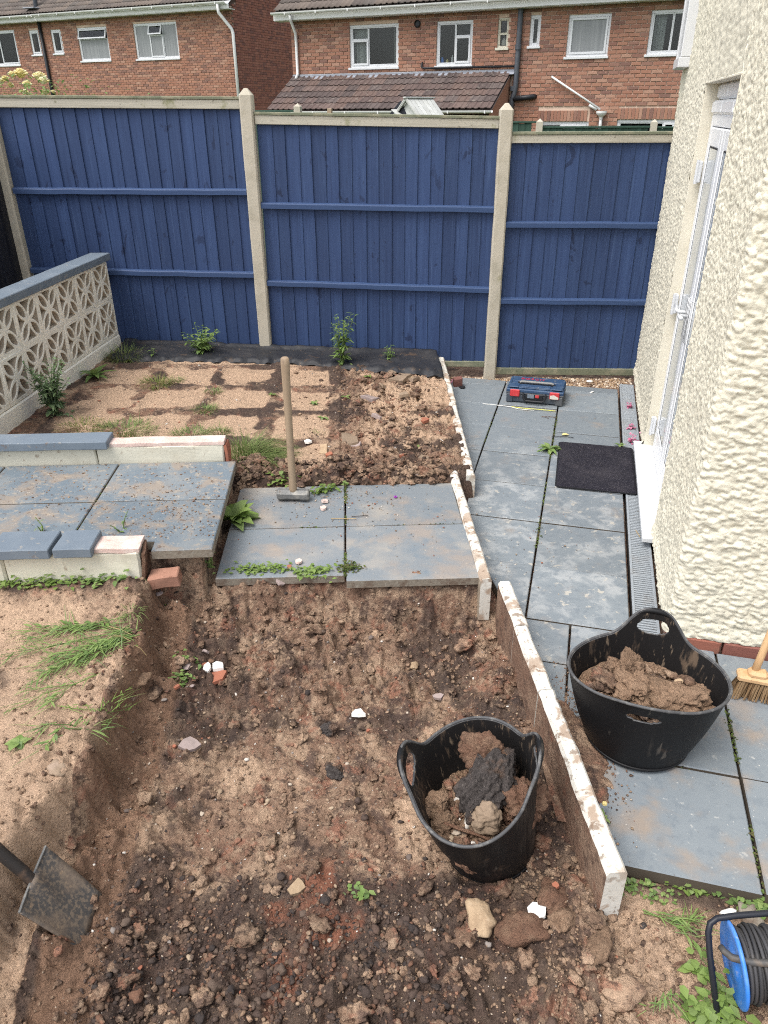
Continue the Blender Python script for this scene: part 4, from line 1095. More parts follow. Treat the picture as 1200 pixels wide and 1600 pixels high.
# ------------------------------------------------------------------ tubs
def tub(label, loc, rot, h, rb, rx, ry, off, hang, bumps, flare=(0.0, 0.0)):
    """flexible two-handled tub: rb base radius, rx/ry rim half-widths, off rim offset, hang handle direction, bumps handle heights"""
    t = thing('rubber_tub', label, 'tub', loc, rot=rot)
    n, m_ = 288, 46
    th = np.linspace(0, 2 * np.pi, n, endpoint=False)
    T = np.linspace(0, 1, m_) ** .9
    TH, TT = np.meshgrid(th, T)
    dA = lambda a: (TH - a + np.pi) % (2 * np.pi) - np.pi
    rr = rx * ry / np.sqrt((ry * np.cos(TH)) ** 2 + (rx * np.sin(TH)) ** 2)
    d0, d1 = dA(hang), dA(hang + np.pi)
    hw = .105
    b0_ = bumps[0] * np.exp(-(np.abs(d0 * rr) / hw) ** 3.2); b1_ = bumps[1] * np.exp(-(np.abs(d1 * rr) / hw) ** 3.2)
    top = h + b0_ + b1_ - .012 * np.cos(2 * (TH - hang)) * -1
    ZZ = TT * top
    q = TT ** .85
    Rr = rb + (rr - rb) * q + .006 * np.sin(TT * np.pi)
    Rr = Rr + flare[0] * sst(h - .03, h + .08, ZZ) * np.exp(-(d0 * rr / .1) ** 4) + flare[1] * sst(h - .05, h + .06, ZZ) * np.exp(-(d1 * rr / .1) ** 4)
    X = Rr * np.cos(TH) + off[0] * TT; Y = Rr * np.sin(TH) + off[1] * TT
    X = X + .004 * np.sin(3 * TH + 1) * TT
    # oval grip holes
    hole = np.zeros_like(TH, bool)
    for dd_, bp in ((d0, bumps[0]), (d1, bumps[1])):
        zc = h + bp - .052 if bp > .05 else h - .035
        A_, B_ = .058, .026 if bp > .05 else .017
        if bp > .09: B_ = .034; zc = h + bp - .058
        e = (dd_ * rr / A_) ** 2 + ((ZZ - zc) / B_) ** 2
        hole |= e < 1
        near_ = (e >= 1) & (e < 1.75)
        hole_e = np.where(e < 1e-6, 1e-6, e)
        k = np.where(near_, 1 / np.sqrt(hole_e), 1)
        ZZ = np.where(near_, zc + (ZZ - zc) * (1 + (k - 1) * .55), ZZ)
    V = np.stack([X, Y, ZZ], -1).reshape(-1, 3)
    ix = np.arange(n * m_).reshape(m_, n)
    nx2 = np.roll(ix, -1, 1)
    F = np.stack([ix[:-1], nx2[:-1], nx2[1:], ix[1:]], -1)
    hv = hole | np.roll(hole, -1, 1)
    kp = ~(hv[:-1] & hv[1:])
    F = F[kp].reshape(-1, 4)
    me = np_mesh('tub_wall', V, F, True)
    me.materials.append(M['rubber']); me.materials.append(M['rubber_in']); me.materials.append(M['rim'])
    bm = bmesh.new(); bm.from_mesh(me)
    bmesh.ops.delete(bm, geom=[v for v in bm.verts if not v.link_faces], context='VERTS')
    base = [v for v in bm.verts if abs(v.co.z) < 1e-6]
    base.sort(key=lambda v: math.atan2(v.co.y, v.co.x))
    c = bm.verts.new((0, 0, .004))
    for i in range(len(base)): bm.faces.new((base[(i + 1) % len(base)], base[i], c))
    for _ in range(3):
        bv = [v for v in bm.verts if v.is_boundary and v.co.z > h * .6 and v.co.z < h + max(bumps) - .004]
        bmesh.ops.smooth_vert(bm, verts=bv, factor=.5, use_axis_x=True, use_axis_y=True, use_axis_z=True)
    bm.to_mesh(me); bm.free()
    me.polygons.foreach_set('use_smooth', [True] * len(me.polygons))
    o = link('tub_wall', me, t)
    sm = o.modifiers.new('thick', 'SOLIDIFY'); sm.thickness = .007; sm.offset = -1; sm.use_rim = True; sm.material_offset = 1; sm.material_offset_rim = 2
    # thickened lip and handle grips
    ring = V.reshape(m_, n, 3)[-1]
    ring = np.vstack([ring, ring[:1]])
    mb = MB(); mb.tube([tuple(p) for p in ring[::2]], .0052, 8, cap=False); obj('lip', mb, M['rim'], t, True)
    for a, bp in ((hang, bumps[0]), (hang + np.pi, bumps[1])):
        i0 = int(round((a % (2 * np.pi)) / (2 * np.pi) * n))
        if bp < .05: continue
        seg = [ring[(i0 + k) % n] - np.array((0, 0, .006)) for k in range(-15, 16, 2)]
        mb = MB(); mb.tube([tuple(p) for p in seg], [.006 + .006 * math.sin(math.pi * i / (len(seg) - 1)) for i in range(len(seg))], 8); obj('handle', mb, M['rubber'], t, True)
    mb = MB(); mb.tube([((rb + .004) * math.cos(a) , (rb + .004) * math.sin(a), .012) for a in np.linspace(0, 2 * np.pi, 60)], .006, 6, cap=False); obj('foot_ring', mb, M['rubber'], t, True)
    return t
def ico(sub, seed, amp=.35, sc=1.6, flat=1.0, ang=0.0):
    bm = bmesh.new(); bmesh.ops.create_icosphere(bm, subdivisions=sub, radius=1)
    rg = 1.0 if sub <= 4 else 1.25
    from mathutils import noise as mn
    o = Vector((seed * 3.7 % 50, seed * 1.3 % 50, seed * 7.9 % 50))
    for v in bm.verts:
        p = v.co * sc + o
        d = mn.noise(p) * amp + mn.noise(p * 2.3) * amp * .5 + mn.noise(p * 5) * amp * .28 + (mn.noise(p * 10) * amp * .2 + abs(mn.noise(p * 4 + o)) * amp * -.35 + mn.noise(p * 20) * amp * .13 if sub > 3 else 0)
        if ang: d += (abs(mn.noise(p * .8)) - .3) * ang
        v.co *= 1 + d
        v.co.z *= flat
    bm.verts.index_update()
    V = np.array([v.co for v in bm.verts]); F = np.array([[v.index for v in f.verts] for f in bm.faces]); bm.free()
    return V, F
def lump(name, label, cat, loc, size, m, seed, sub=5, amp=.35, flat=.75, rot=None, group=None, sc=1.6, ang=0.0, kind=None):
    V, F = ico(sub, seed, amp, sc, flat, ang)
    me = np_mesh(name, V * np.array(size if isinstance(size, (tuple, list)) else (size,) * 3), F, sub > 2)
    me.materials.append(M[m] if isinstance(m, str) else m)
    o = link(name, me, None, loc, rot or (random.uniform(-.3, .3), random.uniform(-.3, .3), random.uniform(0, 6)))
    if label: tag(o, label, cat, group)
    return o
def heap(label, loc, rx, ry, z, seed, tilt=(0, 0)):
    n, k = 150, 50
    a = np.linspace(0, 2 * np.pi, n, endpoint=False); r = np.linspace(0, 1, k)
    A_, R_ = np.meshgrid(a, r)
    X, Y = rx * R_ * np.cos(A_), ry * R_ * np.sin(A_)
    Z = .022 * fbm(X * 14 + seed, Y * 14, 4, seed) + .018 * fbm(X * 45, Y * 45, 4, seed + 2) + .025 * (1 - R_ ** 2) + tilt[0] * X + tilt[1] * Y
    ix = np.arange(n * k).reshape(k, n); nx2 = np.roll(ix, -1, 1)
    me = np_mesh('soil_heap', np.stack([X, Y, Z], -1).reshape(-1, 3), np.stack([ix[:-1], nx2[:-1], nx2[1:], ix[1:]], -1).reshape(-1, 4), True)
    me.materials.append(M['tanclod'])
    o = link('soil_heap', me, None, (loc[0], loc[1], z)); tag(o, label, 'soil')
    return o
TR = (.910, -3.848, .004)
tub('large black rubber tub of soil on the slabs by the cream wall corner', TR, (0, 0, 0), .295, .176, .268, .212, (.0, .005), R(84), (.105, .018), (0.0, .02))
TF = (.452, -4.352, ground_z(.452, -4.352) - .012)
tub('black rubber tub of clods standing in the dug trench beside the edging board', TF, (R(3), R(-8), 0), .335, .142, .188, .248, (-.03, -.005), R(192), (.098, .085), (0.015, .02))
heap('crumbled brown soil lying in the large tub by the wall', (TR[0], TR[1] + .005), .232, .185, .185, 3, (.0, .02))
heap('crumbly soil and grit in the bottom of the trench tub', (TF[0] - .035, TF[1] - .005), .16, .205, TF[2] + .155, 8, (0.05, -.02))
for q, (dx, dy, z, s, m, lab) in enumerate((
    (-.045, -.035, .255, (.105, .062, .05), 'tanclod', 'largest pale brown clod on the heap in the large tub'),
    (-.055, .03, .285, (.035, .035, .062), 'tanclod', 'upright knobbly clod behind the largest clod in the large tub'),
    (.06, -.045, .238, (.115, .075, .052), 'tanclod', 'long brown clod by the near handle in the large tub'),
    (.14, -.03, .22, (.07, .07, .045), 'tanclod', 'rounded clod against the right side of the large tub'),
    (-.125, .01, .225, (.05, .06, .035), 'clod', 'small dark clod at the left side of the large tub'),
    (-.10, .055, .25, (.05, .035, .035), 'tanclod', 'small clod behind the left end of the large tub heap'))):
    lump('soil_clod', lab, 'soil clod', (TR[0] + dx, TR[1] + dy, z), s, m, 100 + q, 5, .46, .9, sc=1.5)
lump('stone', 'smooth cream pebble on the soil in the large tub', 'stone', (TR[0] + .108, TR[1] + .02, .262), (.017, .013, .011), 'stone_tan', 120, 3, .1)
FZ = TF[2]
for q, (dx, dy, z, s, m, lab) in enumerate((
    (-.02, .11, .285, (.085, .066, .062), 'rust', 'reddish brown clod at the back of the trench tub'),
    (.005, .02, .255, (.125, .078, .08), 'darkclod', 'big black cindery clod in the middle of the trench tub'),
    (.115, -.005, .225, (.075, .075, .07), 'rust', 'rusty lump against the right side of the trench tub'),
    (.005, -.085, .225, (.058, .05, .058), 'stone_grey', 'flat-faced grey brown stone in front of the black clod'),
    (-.155, -.055, .19, (.047, .042, .04), 'tanclod', 'rounded brown clod at the left side of the trench tub'),
    (-.115, -.10, .175, (.042, .038, .036), 'tanclod', 'brown clod just right of the rounded one in the trench tub'),
    (-.035, -.18, .155, (.055, .038, .032), 'rust', 'orange brown clod at the front of the trench tub'),
    (-.10, -.16, .155, (.042, .036, .03), 'tanclod', 'small dull clod near the front lip of the trench tub'))):
    lump('soil_clod', lab, 'soil clod', (TF[0] - .03 + dx, TF[1] + dy, FZ + z), s, m, 140 + q, 5, .40 if m != 'stone_grey' else .22, .95, sc=1.35, ang=.3 if m == 'stone_grey' else 0)
mb = MB(); mb.tube([(-.14, -.11, 0), (-.07, -.135, .012), (0, -.14, .008), (.05, -.15, .0)], [.005, .0065, .006, .004], 6)
tag(obj('twig', mb, M['rust'], None, True, loc=(TF[0] - .03, TF[1] + .005, FZ + .19)), 'thin brown twig lying across the crumbs in the trench tub', 'twig')

# ------------------------------------------------------------------ sledgehammer
hm = thing('sledgehammer', 'sledgehammer standing upright on its grey head on the step slabs', 'sledgehammer', (-.862, -2.655, .152), R(10))
mb = MB()
prof = [(-.088, .024), (-.082, .031), (-.06, .033), (-.03, .030), (.03, .030), (.06, .033), (.082, .031), (.088, .024)]
vs, fs = [], []
for x, r in prof:
    for k in range(8):
        a = R(22.5 + 45 * k); vs.append((x, r * 1.06 * math.cos(a), .033 + r * 1.06 * math.sin(a)))
for i in range(len(prof) - 1):
    for k in range(8): fs.append((i * 8 + k, i * 8 + (k + 1) % 8, (i + 1) * 8 + (k + 1) % 8, (i + 1) * 8 + k))
fs += [tuple(range(8))[::-1], tuple(56 + k for k in range(8))]
mb.add(vs, fs); obj('hammer_head', mb, M['steel'], hm)
mb = MB()
hp = [(0, 0, .03), (0, 0, .07), (.0, 0, .12), (.001, 0, .35), (.003, 0, .6), (.004, 0, .76), (.004, 0, .79), (.004, 0, .797)]
mb.tube(hp, [.019, .0215, .020, .019, .020, .0225, .0215, .014], 14); obj('handle', mb, M['wood'], hm, True)

# ------------------------------------------------------------------ spade stuck in the cut
A_, B_, C_, D_ = Vector((-.850, -4.872, .075)), Vector((-.69, -4.87, -.085)), Vector((-.645, -5.035, -.10)), Vector((-.79, -5.068, .07))
sp_ = thing('spade', 'soil-caked square-bladed shovel pushed into the cut edge of the trench', 'spade', (A_ + B_ + C_ + D_) / 4)
oc = (A_ + B_ + C_ + D_) / 4
nb = 14; vs = []
nrm = ((B_ - A_).cross(D_ - A_)).normalized()
if nrm.z < 0: nrm = -nrm
for j in range(nb + 1):
    for i in range(nb + 1):
        a, b = i / nb, j / nb
        p = (A_ * (1 - a) + D_ * a) * (1 - b) + (B_ * (1 - a) + C_ * a) * b
        e = .012 * (abs(a - .5) * 2) ** 3 - .012 * math.exp(-((a - .5) / .12) ** 2) * (1 - b) * 0
        rib = .018 * math.exp(-((a - .5) / .13) ** 2) * max(0, 1 - b * 1.9)
        p = p + nrm * (e + rib - .010 * b * b + .040)
        vs.append(tuple(p - oc))
fs = [(j * (nb + 1) + i, j * (nb + 1) + i + 1, (j + 1) * (nb + 1) + i + 1, (j + 1) * (nb + 1) + i) for j in range(nb) for i in range(nb)]
mb = MB(); mb.add(vs, fs); o = obj('blade', mb, M['spade'], sp_, True)
sm = o.modifiers.new('thick', 'SOLIDIFY'); sm.thickness = .004; sm.offset = 0
mb = MB(); mb.tube([tuple(A_ - oc + nrm * .052), tuple(A_ * .7 + D_ * .3 - oc + nrm * .046), tuple(A_ * .3 + D_ * .7 - oc + nrm * .046), tuple(D_ - oc + nrm * .052)], .004, 6); obj('tread', mb, M['steel'], sp_)
mid = (A_ + D_) / 2
bl = ((A_ + D_) - (B_ + C_)).normalized()
hd = (bl * .8 + Vector((-.12, -.02, .55))).normalized()
pts = [mid - bl * .045 + nrm * .036, mid + nrm * .042, mid + bl * .035 + nrm * .050, mid + bl * .06 + hd * .05 + nrm * .05]
q = pts[-1]
for k in range(1, 9): pts.append(q + hd * .12 * k)
mb = MB(); mb.tube([tuple(p - oc) for p in pts], [.011, .0155, .017, .0175] + [.0185] * 8, 12); obj('shaft', mb, M['shaft'], sp_, True)
e = pts[-1]; sdv = (D_ - A_).normalized()
mb = MB(); mb.tube([tuple(e - oc), tuple(e + hd * .04 + sdv * .05 - oc), tuple(e + hd * .10 + sdv * .055 - oc)], .01, 8); mb.tube([tuple(e - oc), tuple(e + hd * .04 - sdv * .05 - oc), tuple(e + hd * .10 - sdv * .055 - oc)], .01, 8); mb.tube([tuple(e + hd * .10 + sdv * .06 - oc), tuple(e + hd * .10 - sdv * .06 - oc)], .013, 8)
obj('grip', mb, M['shaft'], sp_, True)

# ------------------------------------------------------------------ broom
br = thing('broom', 'wooden yard broom with stiff brown bristles leaning against the cream end wall', 'broom', (1.30, -3.505, 0), R(-3))
mb = MB(); mb.box((.155, 0, .085), (.33, .062, .028), 0, None, .008); mb.box((.06, .0, .105), (.07, .05, .03), 0, None, .01); obj('head', mb, M['wood_new'], br)
mb = MB(); g = random.Random(4)
for i in range(46):
    for j in range(7):
        x = .004 + i * .0068 + g.uniform(-.002, .002); yy = -.026 + j * .0087 + g.uniform(-.002, .002)
        sx, sy_ = g.uniform(-.008, .008) + (x - .155) * .12, g.uniform(-.006, .006) + yy * .7
        mb.add([(x - .0026, yy, .073), (x + .0026, yy, .073), (x + sx + .0035, yy + sy_, .002), (x + sx - .0035, yy + sy_, .002), (x, yy - .0026, .073), (x, yy + .0026, .073), (x + sx, yy + sy_ + .0035, .002), (x + sx, yy + sy_ - .0035, .002)], [(0, 1, 2, 3), (4, 5, 6, 7)])
obj('bristles', mb, M['bristle'], br, kind='stuff')
mb = MB(); mb.tube([(.045, .0, .092), (.06, .02, .18), (.20, .222, 1.2), (.215, .235, 1.35)], [.0145, .0140, .0135, .012], 12); obj('handle', mb, M['wood_new'], br, True)

# ------------------------------------------------------------------ cable reel
rl = thing('cable_reel', 'blue-sided extension cable reel wound with dusty black cable, lying in weeds', 'cable reel', (1.118, -4.692, .063), rot=(0, R(-8), R(10)))
rl.scale = (.78, .78, .78)
# axis along local x
TX = Matrix.Rotation(R(90), 4, 'Y')
mb = MB(); mb.lathe([(.0, 0), (.05, 0), (.055, .004), (.10, .004), (.128, .0), (.135, .004), (.135, .010), (.128, .014), (.05, .012), (0, .012)], 48, 0, Matrix.Translation((-.005, 0, 0)) @ TX); obj('flange', mb, M['reel_blue'], rl, True)
mb = MB(); mb.lathe([(.0, 0), (.10, .003), (.128, .0), (.135, .004), (.135, .010), (.128, .014), (0, .012)], 48, 0, Matrix.Translation((.165, 0, 0)) @ TX); obj('flange', mb, M['plastic_black'], rl, True)
mb = MB(); mb.lathe([(.075, .0), (.075, .17)], 32, 0, TX); obj('drum', mb, M['plastic_black'], rl, True)
g = random.Random(8)
for k in range(13):
    mb = MB(); x0 = .016 + .0118 * k; r0 = .113 - .009 * (k % 3 == 1) + g.uniform(-.003, .003); ph = g.uniform(0, 6)
    mb.tube([(x0 + .006 * math.sin(a + ph) + .0118 * a / 6.28 * .3, r0 * math.cos(a), r0 * math.sin(a)) for a in np.linspace(0, 6.283, 40)], .0062, 8, cap=False)
    obj('cable_turn', mb, M['cable'], rl, True)
for k in range(11):
    mb = MB(); x0 = .022 + .0125 * k; r0 = .1
    mb.tube([(x0, r0 * math.cos(a), r0 * math.sin(a)) for a in np.linspace(0, 6.283, 32)], .006, 6, cap=False); obj('cable_turn', mb, M['cable'], rl, True)
mb = MB(); mb.tube([(-.075, -.10, -.115), (-.072, .02, .02), (-.07, .055, .085), (-.06, .072, .105), (-.035, .085, .112), (.03, .092, .115), (.17, .10, .118), (.22, .09, .10)], .0105, 10); mb.tube([(-.075, -.10, -.115), (-.04, -.15, -.125), (.18, -.14, -.125)], .0105, 10); obj('stand', mb, M['tube'], rl, True)
mb = MB(); mb.tube([(-.045, .005, .085), (-.04, -.012, .088), (-.02, -.03, .082), (.03, -.055, .098), (.13, -.07, .112), (.26, -.075, .115)], [.0105, .0115, .012, .012, .012, .012], 10); obj('winding_handle', mb, M['tube_worn'], rl, True)
# ribbed conduit behind it
mb = MB(); pts, rr = [], []
for k in range(80):
    f = k / 79; pts.append((1.135 + .20 * f, -4.655 - .015 * f + .012 * math.sin(f * 5), .045 + .05 * math.sin(f * 2.2))); rr.append(.0125 if k % 4 < 2 else .0098)
mb.tube(pts, rr, 10)
tag(obj('conduit', mb, M['cable'], None), 'ribbed black conduit lying behind the cable reel', 'conduit')
# ------------------------------------------------------------------ houses beyond the fence
HA = R(-10)
def bricks_on(parent, W_, z0, z1, holes, mat_, nsing, view, seed, soldiers=(), mname='brick', x0=0.0):
    """stretcher-bond bricks standing proud of the mortar: the first nsing in view as parts, the rest joined"""
    g = random.Random(seed)
    cells = []
    rows = int((z1 - z0) / .075)
    for r_ in range(rows):
        z = z0 + r_ * .075
        x = x0 - (.1125 if r_ % 2 else 0)
        while x < x0 + W_:
            a, b = max(x, x0), min(x + .209, x0 + W_)
            x += .225
            if b - a < .03: continue
            parts = [(a, b)]
            for hx0, hx1, hz0, hz1 in holes:
                if z + .065 > hz0 and z < hz1:
                    nw = []
                    for p, q in parts:
                        if q <= hx0 or p >= hx1: nw.append((p, q)); continue
                        if p < hx0 - .02: nw.append((p, hx0))
                        if q > hx1 + .02: nw.append((hx1, q))
                    parts = nw
            for p, q in parts:
                if q - p > .03: cells.append((p, q, z))
    for sx0, sx1, sz in soldiers:
        n = int((sx1 - sx0) / .075)
        for k in range(n): cells.append((sx0 + k * .075, sx0 + k * .075 + .061, sz, .21))
    full = MB(); full.box((.1045, 0, .0305), (.209, .03, .061), 0, None, .004); fm = full.mesh('brick', mat_)
    inv = [c for c in cells if len(c) == 3 and view(c) and c[1] - c[0] > .2]
    g.shuffle(inv)
    inv.sort(key=lambda c: -c[2] * 0)
    sing = set(inv[:nsing])
    for c in sing:
        link('brick', fm, parent, (c[0], -.008 + g.uniform(-.003, .002), c[2]))
    mb = MB()
    for c in cells:
        if c in sing: continue
        h = c[3] if len(c) > 3 else .061
        mb.box(((c[0] + c[1]) / 2, -.008 + g.uniform(-.003, .002), c[2] + h / 2), (c[1] - c[0], .03, h))
    o = obj('bricks', mb, mat_, parent, kind='stuff')
    return o
def wall_sheet(parent, x0, x1, z0, z1, holes, m, th=.25):
    xs_ = sorted({x0, x1, *[h[0] for h in holes], *[h[1] for h in holes]}); zs_ = sorted({z0, z1, *[h[2] for h in holes], *[h[3] for h in holes]})
    mb = MB()
    for i in range(len(xs_) - 1):
        for j in range(len(zs_) - 1):
            cx, cz = (xs_[i] + xs_[i + 1]) / 2, (zs_[j] + zs_[j + 1]) / 2
            if any(h[0] < cx < h[1] and h[2] < cz < h[3] for h in holes): continue
            mb.box((cx, th / 2, cz), (xs_[i + 1] - xs_[i], th, zs_[j + 1] - zs_[j]))
    return obj('wall', mb, m, parent)
def window(parent, x0, x1, z0, z1, lights, m='upvc', fw=.055, sill=True, glass='glass', extra=None):
    """lights: rectangles in fractions of the window, each (fx0, fx1, fz0, fz1, sash?, glass)"""
    w = link('window', None, parent, (x0, 0, z0))
    Wd, Hd = x1 - x0, z1 - z0
    mb = MB()
    mb.box((Wd / 2, .06, fw / 2), (Wd, .08, fw), 0, None, .006); mb.box((Wd / 2, .06, Hd - fw / 2), (Wd, .08, fw), 0, None, .006)
    mb.box((fw / 2, .06, Hd / 2), (fw, .08, Hd - 2 * fw), 0, None, .006); mb.box((Wd - fw / 2, .06, Hd / 2), (fw, .08, Hd - 2 * fw), 0, None, .006)
    if sill: mb.box((Wd / 2, .0, -.012), (Wd + .06, .12, .05), 0, None, .006)
    obj('frame', mb, M[m], w)
    for fx0, fx1, fz0, fz1, sash, gl in lights:
        a, b, c, d = fw + (Wd - 2 * fw) * fx0, fw + (Wd - 2 * fw) * fx1, fw + (Hd - 2 * fw) * fz0, fw + (Hd - 2 * fw) * fz1
        t = .045 if sash else .022
        mb = MB(); y = .03 if sash else .05
        mb.box(((a + b) / 2, y, c + t / 2), (b - a, .05, t), 0, None, .005); mb.box(((a + b) / 2, y, d - t / 2), (b - a, .05, t), 0, None, .005)
        mb.box((a + t / 2, y, (c + d) / 2), (t, .05, d - c - 2 * t), 0, None, .005); mb.box((b - t / 2, y, (c + d) / 2), (t, .05, d - c - 2 * t), 0, None, .005)
        T = None
        if sash == 2:      # awning sash open at the bottom
            for vi in range(len(mb.v)):
                x, yy, z = mb.v[vi]; mb.v[vi] = (x, yy - (d - z) * .35, z)
        obj('sash', mb, M[m], w)
        mb = MB(); mb.box(((a + b) / 2, y + .005, (c + d) / 2), (b - a - 2 * t + .004, .008, d - c - 2 * t + .004))
        if sash == 2:
            for vi in range(len(mb.v)):
                x, yy, z = mb.v[vi]; mb.v[vi] = (x, yy - (d - z) * .35, z)
        obj('pane', mb, M[gl], w)
    if extra: extra(w, Wd, Hd)
    return w
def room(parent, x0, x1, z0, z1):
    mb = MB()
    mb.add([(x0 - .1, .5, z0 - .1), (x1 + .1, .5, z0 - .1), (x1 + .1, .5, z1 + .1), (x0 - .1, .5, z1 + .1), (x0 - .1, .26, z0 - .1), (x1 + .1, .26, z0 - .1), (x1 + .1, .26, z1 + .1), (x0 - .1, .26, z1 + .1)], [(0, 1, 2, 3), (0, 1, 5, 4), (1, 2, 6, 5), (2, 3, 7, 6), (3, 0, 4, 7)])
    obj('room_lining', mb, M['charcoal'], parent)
_tm = {}
def tile_roof(parent, name, x0, x1, eave, ridge, m, ntile, seed, wt=.30, gauge=.32):
    """rows of interlocking double-roll tiles from eave (y, z) up to ridge (y, z)"""
    e, r_ = Vector((0, *eave)), Vector((0, *ridge))
    L = (r_ - e).length; up = (r_ - e).normalized(); nr = Vector((0, -up.z, up.y)) if up.y > 0 else Vector((0, up.z, -up.y))
    roof = link(name, None, parent)
    n = int((x1 - x0) / wt); rows = int(math.ceil(L / gauge))
    if m not in _tm:
        mb = MB(); vs = []; prof = []
        for i in range(13):
            f = i / 12; prof.append((f * wt, .018 * max(0, math.sin(f * 4 * math.pi)) ** .8 if True else 0))
        for j, (d, lift) in enumerate(((0, .034), (0.0, .024), (gauge + .06, .0))):
            for x, h in prof: vs.append((x, d, h + lift - (.026 if j == 0 else 0)))
        fs = [(j * 13 + i, j * 13 + i + 1, (j + 1) * 13 + i + 1, (j + 1) * 13 + i) for j in range(2) for i in range(12)]
        mb.add(vs, fs); _tm[m] = mb.mesh('roof_tile', M[m], False)
    tm = _tm[m]
    rot = Matrix((Vector((1, 0, 0)), up, nr)).transposed().to_4x4()
    tv = np.array([v.co for v in tm.vertices]); tf = np.array([list(p.vertices) for p in tm.polygons])
    sV, sF = [], []; g = random.Random(seed); cnt = 0
    for j in range(rows):
        for i in range(n):
            p = Vector((x0 + i * wt, 0, 0)) + e + up * (j * gauge) + nr * (.012 + g.uniform(-.003, .004))
            if cnt < ntile:
                o = D.objects.new('roof_tile', tm); COL.objects.link(o); o.parent = roof
                o.matrix_local = Matrix.Translation(p) @ rot @ Matrix.Rotation(g.uniform(-.008, .008), 4, 'Z'); cnt += 1
            else:
                mw = np.array((Matrix.Translation(p) @ rot))
                sF.append(tf + len(sV) * len(tv)); sV.append(tv @ mw[:3, :3].T + mw[:3, 3])
    if sV:
        me = np_mesh('roof_tiles', np.vstack(sV), np.vstack(sF)); me.materials.append(M[m]); link('roof_tiles', me, roof, kind='stuff')
    mb = MB(); d = nr * -.02
    mb.add([tuple(Vector((x0, 0, 0)) + e + d), tuple(Vector((x1, 0, 0)) + e + d), tuple(Vector((x1, 0, 0)) + r_ + d), tuple(Vector((x0, 0, 0)) + r_ + d)], [(0, 1, 2, 3)])
    obj('underlay', mb, M[m], roof)
    return roof
def gutter(parent, x0, x1, y, z, m='plastic_white', r=.055):
    mb = MB()
    prof = [(math.cos(R(180 + 180 * k / 8)) * r, math.sin(R(180 + 180 * k / 8)) * r) for k in range(9)]
    vs = [(x, y + a, z + b) for x in (x0, x1) for a, b in prof] + [(x, y + a * .88, z + b * .88) for x in (x0, x1) for a, b in prof]
    fs = [(i, i + 1, 9 + i + 1, 9 + i) for i in range(8)] + [(18 + i, 18 + i + 1, 27 + i + 1, 27 + i) for i in range(8)] + [(0, 18, 27, 9), (8, 26, 35, 17), (0, 8, 26, 18), (9, 17, 35, 27)]
    mb.add(vs, fs)
    x = x0 + .4
    while x < x1: mb.box((x, y, z - r * .55), (.03, r * 2.15, r * 1.05), 0, None, .004); x += .85
    return obj('gutter', mb, M[m], parent)
def pipe(name, parent, pts, r, m, n=10): 
    mb = MB(); mb.tube(pts, r, n); return obj(name, mb, M[m], parent, True)

# --- nearer house, right of centre
H2 = thing('brick_house', 'red brick house with a brown tiled lean-to roof and dark soil pipe', 'house', (-7.21, 14.656, 0), HA)
wins2 = [(1.62, 2.91, 2.94, 3.83), (3.87, 4.75, 2.93, 3.82), (5.33, 5.58, 3.245, 3.825), (6.06, 6.30, 3.255, 3.845), (6.90, 7.80, 3.03, 3.81), (8.60, 9.50, 3.03, 3.82), (6.40, 7.57, .9, 1.79), (8.18, 9.45, .8, 1.83)]
wall_sheet(H2, 0, 11.5, -.8, 4.12, wins2, M['mortar'])
bricks_on(H2, 11.5, -.15, 4.12, wins2 + [(-.1, 5.75, 1.0, 2.75)] + [(6.40, 7.57, 1.79, 2.03), (8.18, 9.45, 1.83, 2.06)], M['brick'], 300, lambda c: .1 < c[0] < 9.6 and 1.75 < c[2] < 4.0, 5, soldiers=[(6.40, 7.6, 1.80), (8.18, 9.5, 1.84)])
def cur(fx0, fx1, m='curtain'):
    def f(w, Wd, Hd):
        mb = MB(); n = 14; vs = []
        for i in range(n + 1):
            x = Wd * (fx0 + (fx1 - fx0) * i / n); yy = .15 + .02 * math.sin(i * 2.1)
            vs += [(x, yy, .08), (x, yy, Hd - .08)]
        mb.add(vs, [(2 * i, 2 * i + 2, 2 * i + 3, 2 * i + 1) for i in range(n)]); obj('curtain', mb, M[m], w)
    return f
def items(*its):
    def f(w, Wd, Hd):
        for fx, hh, rr_, m in its:
            mb = MB(); mb.lathe([(0, 0), (rr_, 0), (rr_ * 1.05, hh * .6), (rr_ * .5, hh * .8), (rr_ * .45, hh), (0, hh)], 10, 0, Matrix.Translation((Wd * fx, .13, .07))); obj('ornament', mb, M[m], w)
    return f
def both(*fs):
    def f(*a):
        for q in fs: q(*a)
    return f
for w in wins2: room(H2, *w)
window(H2, *wins2[0], [(0, .37, .68, 1, 0, 'glass'), (0, .37, 0, .68, 1, 'glass'), (.37, 1, 0, 1, 0, 'glass')], extra=both(cur(.05, .36), cur(.86, .95)))
window(H2, *wins2[1], [(0, .52, 0, 1, 0, 'glass'), (.52, 1, .68, 1, 0, 'glass'), (.52, 1, 0, .68, 1, 'glass')], extra=items((.12, .13, .035, 'reel_blue'), (.26, .08, .03, 'petal_yellow'), (.40, .16, .02, 'plastic_white'), (.85, .1, .03, 'plastic_white')))
window(H2, *wins2[2], [(0, 1, .48, 1, 0, 'glass'), (0, 1, 0, .48, 0, 'glass')], m='cream', fw=.03, extra=items((.5, .14, .06, 'label')))
window(H2, *wins2[3], [(0, 1, 0, 1, 0, 'glass')], extra=items((.5, .09, .03, 'label')))
window(H2, *wins2[4], [(0, 1, 0, 1, 1, 'glass_pale')], extra=items((.45, .1, .04, 'label')))
window(H2, *wins2[5], [(0, .5, 0, 1, 0, 'glass'), (.5, 1, 0, 1, 0, 'glass')], extra=cur(.06, .34))
